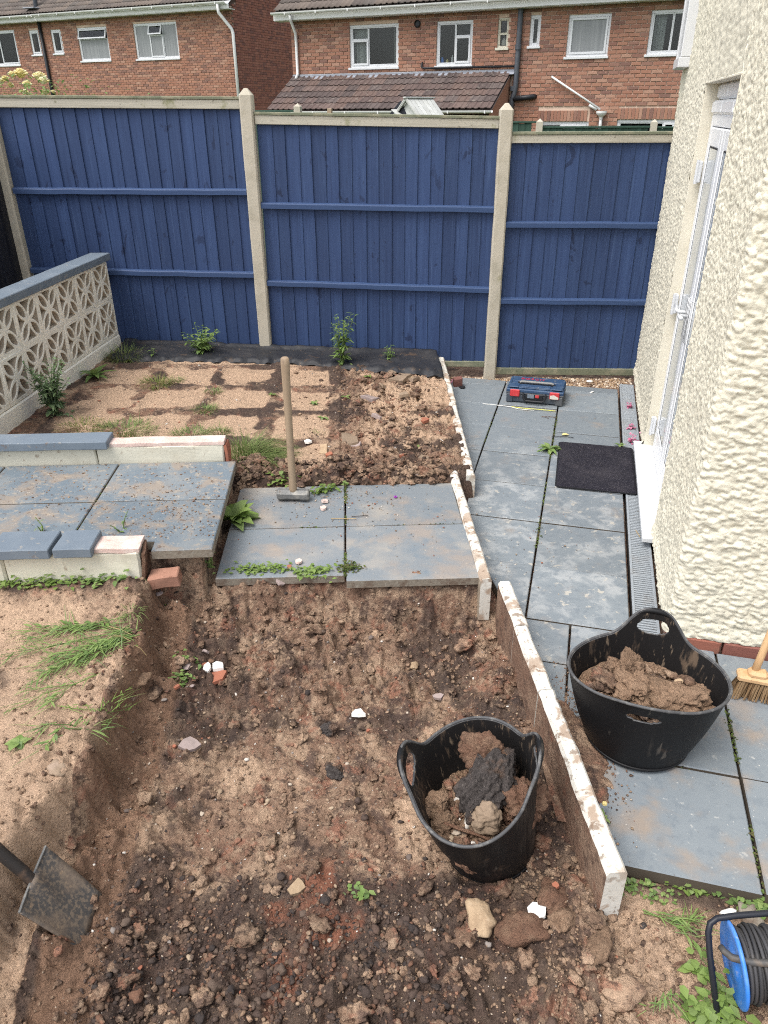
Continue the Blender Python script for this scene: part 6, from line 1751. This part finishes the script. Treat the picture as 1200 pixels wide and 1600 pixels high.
# moss in the joints
pl = PL(90)
def joint(p, q, z, n, s_):
    p, q = Vector(p), Vector(q)
    for k in range(n):
        f = pl.g.random(); c = p.lerp(q, f)
        if fbm(np.array(c.x * 6), np.array(c.y * 6), 2, 5) < -.12: continue
        a = pl.g.uniform(0, 6.28)
        pl.leaf((c.x + pl.g.gauss(0, .006), c.y + pl.g.gauss(0, .006), z - .004), (math.cos(a), math.sin(a), pl.g.uniform(.1, 1)), s_ * pl.g.uniform(.5, 1.3), s_ * .7, .3, .2, 2, .7)
joint(W(-1.327, -2.1)[:2], W(-1.327, -3.05)[:2], .15, 420, .015); joint(W(-1.92, -2.585)[:2], W(-1.35, -2.585)[:2], .15, 130, .012); joint(W(-1.3, -2.585)[:2], W(-.7, -2.585)[:2], .15, 60, .010)
joint((.456, 0), (.456, -2.6), 0, 420, .014); joint((0, 0), (0, -1.3), 0, 120, .011); joint((1.255, -3.5), (1.255, -4.4), 0, 260, .012); joint((.66, -3.96), (1.5, -3.96), 0, 90, .012)
joint(W(-2.548, -2.3)[:2], W(-2.548, -3.0)[:2], .34, 90, .010)
pl.done('joint_moss', None, None, (0, 0, 0), 'moss', kind='stuff')
# soil in the joints
# ------------------------------------------------------------------ weed membrane along the fence
uu = np.linspace(-3.22, -.545, 190); vv = np.linspace(-.0, 1, 34)
MU, T_ = np.meshgrid(uu, vv)
vf = .06 - .30 * sst(-1.9, -.6, MU) + .035 * fbm(MU * 3, MU * 0, 3, 301) + .02 * fbm(MU * 11, MU * 0, 2, 302)
vb = np.interp(MU, [-3.3, -2, -.08], [.60, .49, .335]) - .045
MV = vf + (vb - vf) * T_
mx_, my_ = MU * GC - MV * GS, MU * GS + MV * GC
base_z = ground_base(MU, MV)
MZ = base_z + .030 + .012 * fbm(MU * 5, MV * 9, 3, 310) + .016 * np.abs(fbm(MU * 7 + MV * 4, MV * 12, 2, 311)) + .02 * sst(.85, 1, T_) + .018 * sst(-1.3, -.8, MU) - .03 * sst(.1, .0, T_) + .012 * np.sin(MU * 40 + 5 * fbm(MU * 3, MV * 3, 2, 3)) * sst(.35, .0, T_)
ix = np.arange(MU.size).reshape(MU.shape)
me = np_mesh('weed_membrane', np.stack([mx_, my_, MZ], -1).reshape(-1, 3), np.stack([ix[:-1, :-1], ix[:-1, 1:], ix[1:, 1:], ix[1:, :-1]], -1).reshape(-1, 4), True); me.materials.append(M['membrane'])
o = link('weed_membrane', me); tag(o, 'wrinkled black weed membrane along the foot of the blue fence', 'weed membrane')
sm = o.modifiers.new('thick', 'SOLIDIFY'); sm.thickness = .003
# bits along the fence foot
mb = MB(); lump_box(mb, (0, 0, 0), (.30, .03, .022), 5, .006, 3); tag(obj('timber_offcut', mb, M['cap'], loc=(*FP(-2.17, .07)[:2], .225), rot=(0, R(-4), FA + .03)), 'split pale timber strip lying at the foot of the left concrete post', 'timber strip')
def petals(lab, p, n, r, seed, m='petal_pink', h=.03):
    pl = PL(seed)
    for k in range(n):
        a = pl.g.uniform(0, 6.28); x, y = pl.g.gauss(0, r), pl.g.gauss(0, r)
        pl.leaf((x, y, abs(pl.g.gauss(0, h * .5)) + .002), (math.cos(a), math.sin(a), pl.g.uniform(.1, .9)), .022, .02, .5, .4, 2, .7)
    pl.done('fallen_blossom', lab, 'blossom', p, m, 'fallen pink blossoms')
petals('pink blossom on the drain nearest the fence', spot(984, 637, 0), 22, .014, 101)
petals('pink blossom on the drain between two others', spot(988, 670, 0), 20, .013, 102)
petals('pink blossom lying against the door sill', spot(988, 692, 0), 30, .017, 103, h=.07)
petals('pink blossom at the foot of the left concrete fence post', spot(452, 541), 18, .016, 104)
petals('pink blossom on the gravel beside the brick piece', spot(708, 598, 0), 16, .022, 105)
# ------------------------------------------------------------------ gravel strip, brick bits, wires, litter
def scatter(name, n, pick, size, mname, subs=1, seed=1, flat=.7, amp=.3, kind='stuff', sc=1.4, sink=.25):
    """many small lumps joined into one mesh"""
    g = np.random.default_rng(seed)
    bases = [ico(subs, 500 + seed * 10 + k, amp, sc, flat * (.7 + .1 * (k % 4)), .5) for k in range(9)]
    Vs, Fs, o = [], [], 0
    for _ in range(n):
        r = pick(g)
        if r is None: continue
        x, y, z, s = r if len(r) == 4 else (*r, None)
        if s is None: s = size[0] * (size[1] / size[0]) ** (g.random() ** 2.6)
        V, F = bases[g.integers(9)]
        a = g.uniform(0, 6.28); c, q = math.cos(a), math.sin(a)
        b = g.uniform(-.5, .5); cb, sb = math.cos(b), math.sin(b)
        k = s * g.uniform(.6, 1.45, 3)
        P = V * k
        P = np.stack([P[:, 0], P[:, 1] * cb - P[:, 2] * sb, P[:, 1] * sb + P[:, 2] * cb], -1)
        P = np.stack([P[:, 0] * c - P[:, 1] * q, P[:, 0] * q + P[:, 1] * c, P[:, 2]], -1)
        zz = ground_z(x, y) if z is None else z
        Vs.append(P + np.array((x, y, zz + s * flat * (1 - sink * 2) * .9))); Fs.append(F + o); o += len(V)
    me = np_mesh(name, np.vstack(Vs), np.vstack(Fs), subs > 2); me.materials.append(M[mname])
    return link(name, me, kind=kind)
def in_uv(u0, u1, v0, v1, dens=None, rt=.02):
    def f(g):
        u, v = g.uniform(u0, u1), g.uniform(v0, v1)
        if u > float(board_u(v)) - .05 and v > -4.58: return None
        if dens is not None and g.random() > dens(u, v): return None
        p = W(u, v); return p.x, p.y, None
    return f
def pg(g):
    x = g.uniform(-.60, 1.03); y = g.uniform(.0, .26) + .21 * (x + .168) + .02
    if x < -.05 and g.random() < .9: y = g.uniform(-.02, .30 + .2 * x)
    u, v = UV(x, y)
    if u < float(board_u(v)) + .045: return None
    if x > -.42 + .0 and y < .145: return None
    return x, y, None
scatter('gravel', 2600, pg, (.006, .016), 'gravel', 1, 3, .7)
def pg2(g):
    x = g.uniform(-.62, -.44); y = g.uniform(-.45, .2)
    u, v = UV(x, y)
    if u < float(board_u(v)) + .045: return None
    return x, y, None
def dtr(u, v):
    d = .28 + .6 * float(sst(-3.55, -3.2, v)) * float(sst(-.8, -1.2, u)) + .25 * float(sst(-4.3, -4.7, v)) + .35 * float(sst(-1.0, -.7, u))
    if -2.24 < u < -2.0: d *= .25
    return d
scatter('soil_clods', 5200, in_uv(-2.15, -.56, -5.05, -3.05, dtr), (.004, .014), 'clod', 2, 11, .7, .5, sc=2.0)
scatter('soil_clods', 900, in_uv(-2.12, -.58, -5.05, -3.08, dtr), (.012, .030), 'clod', 3, 12, .7, .55, sc=2.0)
scatter('cinders', 6500, in_uv(-2.05, -.95, -5.05, -4.2, lambda u, v: float(sst(-4.25, -4.6, v)) * float(sst(-.9, -1.2, u))), (.0025, .010), 'clod_dark', 1, 13)
scatter('cinders', 350, in_uv(-2.15, -.6, -5.05, -3.05, lambda u, v: .25 + .75 * float(sst(-3.6, -3.2, v)) * float(sst(-1.2, -1.7, u))), (.005, .016), 'clod_dark', 2, 14, .75, .4)
scatter('sand_crumbs', 2600, in_uv(-2.1, -.58, -4.9, -3.3, lambda u, v: .3 + .7 * float(sst(-1.7, -1.0, u))), (.0025, .009), 'clod_sand', 1, 15)
scatter('cinders', 420, in_uv(-2.0, -1.0, -5.05, -4.4, lambda u, v: float(sst(-4.4, -4.65, v))), (.007, .017), 'clod_dark', 2, 27, .7, .6, sc=1.3)
scatter('grit', 1900, in_uv(-2.15, -.58, -5.05, -3.05), (.002, .006), 'grit', 1, 16)
scatter('grit', 150, in_uv(-2.15, -.58, -5.05, -3.05), (.006, .011), 'grit', 2, 17, .6, .4)
scatter('soil_clods', 2300, in_uv(-1.75, -.57, -2.08, .0, lambda u, v: .1 + .55 * float(sst(-1.5, -1.1, u)) * float(sst(-.75, -1.0, u) + .4)), (.005, .017), 'clod', 2, 18, .7, .5, sc=2.0)
scatter('soil_clods', 130, in_uv(-1.25, -.75, -2.06, -.1), (.014, .034), 'clod', 3, 19, .65, .5, sc=2)
scatter('soil_clods', 700, in_uv(-2.0, -.72, -2.12, -1.88), (.010, .030), 'clod', 3, 20, .75, .5, sc=2)
scatter('sand_crumbs', 1300, in_uv(-1.4, -.57, -2.05, -.1), (.003, .010), 'clod_sand', 1, 21)
scatter('grit', 500, in_uv(-3.2, -.6, -2.05, .0), (.004, .011), 'grit', 1, 22)
scatter('sand_crumbs', 2200, in_uv(-3.3, -2.2, -5.05, -3.2), (.0025, .008), 'clod_sand', 1, 23)
scatter('soil_clods', 420, in_uv(-2.30, -2.02, -5.05, -3.1), (.004, .013), 'clod', 2, 24, .7, .5)
scatter('soil_clods', 1500, in_uv(-.78, .5, -5.05, -4.42, lambda u, v: .7), (.004, .013), 'clod', 2, 25, .7, .5)
scatter('sand_crumbs', 3000, in_uv(-.78, .5, -5.05, -4.42), (.0025, .010), 'clod_sand', 1, 26)
# soil spilt on the slabs between the edging board and the large tub
n_ = 70
gx, gy = np.meshgrid(np.linspace(-.13, .13, n_), np.linspace(-.30, .30, n_ * 2))
wx, wy = .70 + gx - .28 * gy, -3.97 + gy
gz = .022 * np.clip(1 - (gx / .10) ** 2 - (gy / .27) ** 2 + .5 * fbm(gx * 22, gy * 22, 4, 401), 0, 1) + .004 * fbm(gx * 80, gy * 80, 3, 402)
bu_ = (wx * GC + wy * GS) - np.interp(-wx * GS + wy * GC, _bv, _bu)
gz = np.where(bu_ < .04, -.03, gz) - .004
ix = np.arange(gx.size).reshape(gx.shape)
me = np_mesh('soil_spill', np.stack([wx, wy, gz], -1).reshape(-1, 3), np.stack([ix[:-1, :-1], ix[:-1, 1:], ix[1:, 1:], ix[1:, :-1]], -1).reshape(-1, 4), True); me.materials.append(M['soil'])
link('soil_spill', me, kind='stuff')
# crumbs trodden onto the slabs
def in_tub(cx, cy, rx, ry, z):
    def f(g):
        a, r = g.uniform(0, 6.28), g.random() ** .5
        return cx + rx * r * math.cos(a), cy + ry * r * math.sin(a), z + .016 * (1 - r * r) + g.uniform(-.004, .010), .004 * (4.5 ** (g.random() ** 2.2))
    return f
scatter('tub_crumbs', 520, in_tub(TF[0] - .035, TF[1] - .02, .14, .175, TF[2] + .158), None, 'clod', 2, 41, .75, .5)
scatter('tub_crumbs', 120, in_tub(TF[0] - .035, TF[1] - .06, .13, .14, TF[2] + .162), None, 'grit', 2, 42, .75, .4)
scatter('tub_crumbs', 480, in_tub(TR[0], TR[1], .20, .155, .200), None, 'clod', 2, 43, .75, .5)
def on_slabs(rects):
    def f(g):
        r = rects[g.integers(len(rects))]
        x = g.normal(r[0], r[2]); y = g.normal(r[1], r[2] * r[3])
        if r[4] > .3 or r[4] == .15:
            u, v = UV(x, y)
            if r[4] > .3 and not (-3.1 < u < -1.915 and -2.99 < v < -2.17): return None
            if r[4] == .15 and not (-1.9 < u < -.73 and -3.03 < v < -2.13): return None
        else:
            u, v = UV(x, y)
            if u < float(board_u(v)) + .04 or x > .9 or y < -4.4: return None
        return x, y, r[4] + .001, .0018 * (3.2 ** (g.random() ** 2))
    return f
scatter('crumbs', 1500, on_slabs([(.66, -3.85, .07, 2.2, 0), (.66, -3.95, .09, 1.6, 0), (.72, -4.0, .10, 1.8, 0)]), None, 'clod', 1, 31)
scatter('crumbs', 420, on_slabs([(.4, -1.5, .5, 1.8, 0), (.95, -4.15, .2, .8, 0), (1.3, -4.0, .2, 1, 0), (.3, -2.6, .3, 1, 0)]), None, 'grit', 1, 32)
scatter('crumbs', 600, on_slabs([(-.55, -2.7, .35, .7, .15), (-.7, -2.55, .2, .6, .15)]), None, 'grit', 1, 33)
scatter('crumbs', 1100, on_slabs([(-1.5, -3.1, .35, .9, .34), (-1.15, -3.35, .2, .8, .34), (-2.0, -3.0, .3, .6, .34)]), None, 'clod_sand', 1, 34)
scatter('crumbs', 420, on_slabs([(-1.3, -3.2, .35, .9, .34)]), None, 'clod', 1, 35)

def stone(name, lab, px, py, s, m, seed, sf=None, flat=.55, amp=.28, cat='stone', grp=None, sub=3, ang=.5, rot=None, sink=.3):
    p = spot(px, py, sf)
    sz = s if isinstance(s, tuple) else (s, s * .8, s * .7)
    return lump(name, lab, cat, (p.x, p.y, p.z + sz[2] * flat * (1 - 2 * sink)), sz, m, seed, sub, amp, flat, rot, grp, 1.2, ang)
def shard(name, lab, px, py, r, th, m, seed, sf=None, tilt=.3, cat='shard', dz=.008):
    p = spot(px, py, sf); g = random.Random(seed); n = 7
    poly = [(r * g.uniform(.6, 1.1) * math.cos(6.283 * k / n + g.uniform(-.25, .25)), r * .8 * g.uniform(.6, 1.1) * math.sin(6.283 * k / n + g.uniform(-.25, .25))) for k in range(n)]
    mb = MB(); mb.prism(poly, -th / 2, th / 2)
    return tag(obj(name, mb, M[m], loc=(p.x, p.y, p.z + dz), rot=(g.uniform(-tilt, tilt), g.uniform(-tilt, tilt), g.uniform(0, 6))), lab, cat)
shard('plaster_shard', 'larger white plaster shard near the back of the trench', 342, 1048, .036, .016, 'stone_white', 1, tilt=.25, dz=.022)
shard('plaster_shard', 'smaller white plaster shard beside the larger one', 325, 1050, .024, .014, 'stone_white', 2, dz=.022)
shard('terracotta_shard', 'orange terracotta shard under the two white shards', 338, 1060, .048, .016, 'terracotta', 3, tilt=.2)
shard('terracotta_shard', 'small orange shard left of the white shards', 320, 1042, .018, .012, 'terracotta', 4)
shard('plaster_shard', 'white plaster shard alone in the middle of the trench floor', 560, 1119, .036, .014, 'stone_white', 5, tilt=.35, dz=.014)
shard('slate_shard', 'triangular pinkish slate on the left of the trench floor', 298, 1168, .045, .014, 'stone_slate', 6, tilt=.2, dz=.012)
shard('slate_shard', 'tan flat stone in the near half of the trench floor', 463, 1392, .036, .016, 'stone_tan', 7, tilt=.2, dz=.010)
shard('plaster_shard', 'ragged white paint chip on the soil beside the end of the front edging board', 838, 1430, .040, .012, 'stone_white', 8, tilt=.3, dz=.022)
shard('slate_shard', 'upright grey slate chip at the back left of the trench', 293, 1045, .026, .012, 'stone_slate', 9, tilt=.9, dz=.02)
shard('slate_shard', 'grey slate chip beside the green sprig', 322, 1024, .026, .010, 'stone_slate', 10, tilt=.8, dz=.02)
shard('slate_shard', 'pale pink slate chip near the edging board', 684, 1092, .028, .012, 'stone_slate', 11, tilt=.2, dz=.012)
shard('slate_shard', 'long pale slate hanging at the front of the step slabs', 438, 913, .034, .012, 'stone_slate', 12, tilt=.5, dz=.02)
shard('terracotta_shard', 'red chip among stones right of the trench tub', 868, 1388, .014, .010, 'terracotta', 13, dz=.012)
shard('terracotta_shard', 'orange chip on the left trench floor', 273, 1170, .011, .008, 'terracotta', 14, dz=.012)
shard('terracotta_shard', 'orange chip at the back left clods', 278, 1078, .014, .010, 'terracotta', 15, dz=.018)
shard('terracotta_shard', 'small red chip below the middle white shard', 575, 1145, .010, .008, 'terracotta', 16, dz=.012)
shard('terracotta_shard', 'red brick flake in the bed right of the split slabs', 663, 660, .04, .02, 'terracotta', 17, dz=.014)
shard('terracotta_shard', 'orange brick flake near the hammer handle', 514, 713, .03, .016, 'terracotta', 18, dz=.012)
shard('terracotta_shard', 'orange brick flake at the near side of the bed', 628, 715, .022, .016, 'terracotta', 19, dz=.014)
shard('plaster_shard', 'pale flat chip on the near sand square', 481, 692, .036, .012, 'stone_white', 20, tilt=.15)
shard('plaster_shard', 'pink mortar chips on the step slab by the mossy joint', 508, 785, .024, .014, 'pink', 21, sf=.152, tilt=.2)
shard('plaster_shard', 'smaller pink mortar chip on the step slab', 505, 796, .02, .014, 'pink', 22, sf=.152, tilt=.2)
shard('plaster_shard', 'pink mortar chip above the creeping weed', 466, 880, .024, .010, 'pink', 23, sf=.152, tilt=.1)
shard('slate_shard', 'slate sliver on the step slab front', 452, 888, .018, .008, 'terracotta', 24, sf=.152, tilt=.1)
p = spot(259, 908); mb = MB(); lump_box(mb, (0, 0, 0), (.135, .075, .06), 5, .014, 31); tag(obj('brick_lump', mb, M['brick'], loc=(p.x, p.y, p.z + .022), rot=(.15, -.1, .35)), 'broken red brick under the end of the raised slab', 'brick')
stone('stone', 'round white pebble beside the broken red brick', 249, 928, .017, 'stone_slate', 32, amp=.1)
stone('stone', 'large tan stone in front of the trench tub', 749, 1437, (.062, .042, .045), 'stone_tan', 33, amp=.2)
stone('soil_clod', 'large red-brown clod beside the ragged white chip', 815, 1458, (.078, .05, .05), 'rust', 34, cat='soil clod', amp=.3)
stone('soil_clod', 'pale clod right of the ragged white chip', 880, 1440, (.045, .04, .045), 'tanclod', 35, cat='soil clod', amp=.4)
stone('soil_clod', 'dark clod at the foot of the front edging board', 865, 1405, (.06, .045, .04), 'rust', 36, cat='soil clod', amp=.4)
stone('soil_clod', 'smooth sausage-shaped clay lump at the end of the front edging board', 938, 1482, (.030, .062, .035), 'tanclod', 37, cat='soil clod', amp=.12, rot=(0, 0, -.4))
stone('soil_clod', 'blocky dark clod in the sand at the bottom right', 972, 1556, (.045, .055, .05), 'clod', 38, cat='soil clod', amp=.35)
stone('soil_clod', 'pale blocky clod on the lip of the left cut', 222, 1064, (.045, .038, .03), 'tanclod', 39, cat='soil clod', ang=.6)
stone('soil_clod', 'brown clod left of the slate triangle', 240, 1085, (.05, .04, .03), 'clod', 40, cat='soil clod')
stone('soil_clod', 'round dark clod in the middle of the trench', 515, 1140, (.033, .03, .03), 'darkclod', 41, cat='soil clod', sub=5, amp=.45, sink=.4)
stone('soil_clod', 'dark clod below the middle white shard', 522, 1205, (.038, .033, .022), 'darkclod', 42, cat='soil clod', sub=5, amp=.45, sink=.4)
stone('stone', 'round tan stone by the edging board', 647, 1041, (.028, .02, .018), 'stone_tan', 43, amp=.12)
stone('stone', 'grey pebble on the left trench floor', 300, 1072, .013, 'stone_slate', 44, amp=.1)
stone('stone', 'brown round stone at the foot of the back cut', 417, 1026, (.032, .028, .028), 'rust', 45, amp=.15)
stone('stone', 'pale stone sunk in the left sandy ground', 90, 1202, (.038, .028, .022), 'stone_grey', 46)
stone('stone', 'small black cinder on the sand near the cable reel', 1005, 1447, .012, 'darkclod', 47)
stone('stone', 'white broken stick-like stone behind the cable reel', 1137, 1428, (.014, .03, .014), 'stone_white', 48)
stone('stone', 'dark slate piece behind the cable reel', 1172, 1432, (.04, .03, .02), 'slab_side', 49)
stone('stone', 'grey chip at the edge of the big front slab', 1025, 1392, (.016, .012, .012), 'stone_grey', 50)
stone('stone', 'white lump on the far slabs right of the toolbox', 921, 597, (.028, .024, .022), 'stone_white', 51, sf=0)
stone('stone', 'white chip below the white lump on the far slabs', 924, 613, (.016, .012, .006), 'stone_white', 52, sf=0)
p = spot(715, 603, 0); mb = MB(); lump_box(mb, (0, 0, 0), (.075, .05, .075), 4, .01, 53); tag(obj('brick_lump', mb, M['brick_dark'], loc=(p.x, p.y, p.z + .034), rot=(.1, -.08, .4)), 'red brick piece standing on the far slabs beside the edging board', 'brick')
stone('stone', 'dried earth blob on the cable reel', 1130, 1507, (.022, .018, .014), 'tanclod', 54) if False else None
shard('slate_shard', 'black rubber scrap beside the red brick piece', 722, 606, .04, .006, 'plastic_black', 55, sf=0, tilt=.15)
mb = MB(); mb.lathe([(.004, 0), (.009, 0), (.010, .006), (.005, .007)], 14)
p = spot(618, 777, .152); tag(obj('bottle_cap', mb, M['purple'], loc=p), 'tiny purple plastic cap on the right step slab', 'cap')
# broken slab pieces in the bed
FRAG = ['largest broken concrete piece in the dug-over part of the bed', 'second broken concrete piece, just below the membrane edge', 'flat grey concrete piece on the edge of the dug soil', 'pinkish slab piece beside the last sand square', 'wide grey concrete piece nearest the hammer handle', 'small pinkish chip lying against the wide grey piece', 'tan chip at the front of the black membrane', 'grey chip at the membrane beside the tan one', 'long tan slab piece in the middle of the dug soil', 'small grey chip at the near side of the bed by the edging board', 'small grey chip below the little weed on the membrane', 'thin tan chip just right of the hammer handle', 'small pinkish chip in the middle of the dug soil']
for q, (px, py, a, b, m) in enumerate(((706, 518, .20, .10, 'stone_grey'), (720, 595, .16, .09, 'stone_grey'), (615, 585, .10, .07, 'stone_grey'), (578, 625, .11, .09, 'stone_slate'), (545, 690, .13, .10, 'stone_grey'), (556, 697, .07, .05, 'stone_slate'), (640, 520, .09, .06, 'stone_tan'), (600, 530, .10, .05, 'stone_grey'), (645, 585, .12, .06, 'stone_tan'), (660, 720, .06, .05, 'stone_grey'), (630, 545, .08, .06, 'stone_grey'), (505, 705, .09, .05, 'stone_tan'), (590, 655, .06, .05, 'stone_slate'))):
    px2 = 380 + (px - 380) if px < 700 else px - 80
    p = spot(px if px < 700 else px - 80, py if py > 560 else py + 75)
    mb = MB(); lump_box(mb, (0, 0, 0), (a, b, .028), 3, .022, 80 + q)
    tag(obj('slab_fragment', mb, M[m], loc=(p.x, p.y, p.z + .012), rot=(random.uniform(-.25, .25), random.uniform(-.25, .25), random.uniform(0, 6))), FRAG[q], 'rubble', 'broken concrete pieces in the bed')
PALE = ['pale slate pebble in the dark soil above the mossy step joint', 'white pebble among the dug soil in the bed', 'pale slate pebble just behind the step slabs', 'white pebble at the far corner of the right step slab', 'pale slate pebble left of the sledgehammer', 'white pebble in the dug soil near the edging board']
for q, (px, py) in enumerate(((652, 742), (640, 690), (570, 748), (705, 742), (420, 757), (690, 690))):
    stone('stone', PALE[q], px, py, (.016, .013, .012), 'stone_white' if q % 2 else 'stone_slate', 60 + q, grp='small pale stones along the bed edge')
# stripped wires by the toolbox
p = spot(780, 635, 0)
mb = MB(); mb.tube([(0, 0, .004), (.10, -.012, .004), (.2, -.02, .008), (.3, -.015, .005), (.34, -.016, .005)], .0032, 6); tag(obj('wire_offcut', mb, M['wire_y'], None, True, loc=(p.x + .09, p.y + .005, 0)), 'yellow-green wire offcut in front of the toolbox', 'wire')
mb = MB(); mb.tube([(-.16, .02, .004), (0, .01, .004), (.05, 0, .005), (.12, -.03, .004), (.24, -.035, .004)], .0028, 6); tag(obj('wire_offcut', mb, M['wire_w'], None, True, loc=(p.x + .03, p.y, 0)), 'white wire offcut in front of the toolbox', 'wire')
mb = MB(); mb.tube([(0, 0, .003), (.05, .012, .01), (.11, .01, .003)], .002, 5); mb.tube([(.03, .004, .005), (.06, -.02, .003)], .0015, 5); p = spot(845, 652, 0); tag(obj('twig', mb, M['rust'], loc=p), 'thin brown twig on the far slabs below the toolbox', 'twig')
mb = MB(); mb.tube([(0, 0, .003), (.09, .015, .008), (.15, .02, .003)], .0022, 5); p = spot(862, 683, 0); tag(obj('twig', mb, M['plastic_black'], loc=p), 'thin dark twig above the doormat', 'twig')
mb = MB(); mb.tube([(0, 0, .003), (.13, .025, .006)], .002, 5); p = spot(517, 811, .152); tag(obj('twig', mb, M['dry'], loc=p), 'straw stick across the mossy step joint', 'twig')
mb = MB(); mb.tube([(0, 0, .003), (.08, .03, .006)], .0018, 5); p = spot(550, 808, .152); tag(obj('twig', mb, M['shaft'], loc=p), 'dark stick right of the mossy step joint', 'twig')
mb = MB(); mb.tube([(0, 0, .003), (.0, .07, .006)], .0022, 5); p = spot(1000, 840, 0); tag(obj('twig', mb, M['dry'], loc=p, rot=(0, 0, .3)), 'straw twig on the drain beside the sill', 'twig')
pl = PL(200); pl.leaf((0, 0, .003), (1, .2, .15), .05, .04, .1, .3, 3, .8); p = spot(878, 680, 0); pl.done('fallen_leaf', 'yellow fallen leaf on the slab above the doormat', 'leaf', p, 'petal_yellow')
pl = PL(201); pl.leaf((0, 0, .003), (.8, .5, .1), .05, .012, .1, .3, 3); p = spot(1048, 1515); pl.done('fallen_leaf', 'reddish curled leaf on the sand near the cable reel', 'leaf', (p.x, p.y, p.z + .01), 'rust')
# ------------------------------------------------------------------ yellow roses behind the fence
rs = thing('rose_bush', 'pale yellow rose bush looking over the tallest fence panel', 'rose bush', (-5.3, 1.55, -.5))
g = random.Random(77)
pl = PL(300)
for k in range(9):
    a = Vector((g.uniform(-.35, .35), g.uniform(-.2, .2), 0)); b = a + Vector((g.uniform(-.4, .4), g.uniform(-.2, .2), g.uniform(2.3, 2.75)))
    pl.mb.tube([tuple(a * .4), tuple(a.lerp(b, .5)), tuple(b)], [.012, .009, .005], 5)
obj('canes', pl.mb, M['leaf_grey'], rs)
pl = PL(301)
for k in range(3000):
    x, y, z = g.gauss(.0, .42), g.gauss(0, .25), g.uniform(1.6, 3.0)
    if z > 2.78 + .10 * math.sin(x * 9) : continue
    a = g.uniform(0, 6.28); pl.leaf((x, y, z), (math.cos(a), math.sin(a), g.uniform(-.3, .5)), g.uniform(.035, .06), .032, .4, .2, 2, .8)
obj('foliage', pl.mb, M['leaf'], rs)
CB = Vector((-5.3, 1.55, -.5))
for q, (px, py, r_) in enumerate(((19, 116, .045), (32, 114, .07), (61, 119, .07), (68, 126, .055), (42, 131, .05), (16, 132, .035), (39, 143, .035), (71, 143, .045), (1, 126, .045), (83, 143, .025), (8, 122, .04))):
    d = f_ + r2 * ((px - 600) / 1164.65) - u2 * ((py - 800) / 1164.65)
    c = CAMP + d * (7.7 + .05 * (q % 3)) - CB
    pl = PL(320 + q)
    V_, F_ = ico(3, 700 + q, .25, 2.2, .85)
    pl.mb.add([(c.x + v[0] * r_ * .72, c.y + v[1] * r_ * .72, c.z + v[2] * r_ * .72) for v in V_], [tuple(f) for f in F_])
    for k in range(26):
        a = k * 2.4; f = k / 26; rr_ = r_ * (1 - .6 * f)
        pl.leaf((c.x + rr_ * .25 * math.cos(a), c.y + rr_ * .25 * math.sin(a), c.z + r_ * .3 * f), (math.cos(a), math.sin(a), .25 + 1.4 * f), rr_ * 1.05, rr_ * 1.1, .25, -.5, 3, .7)
    obj('bloom', pl.mb, M['petal_yellow'], rs)
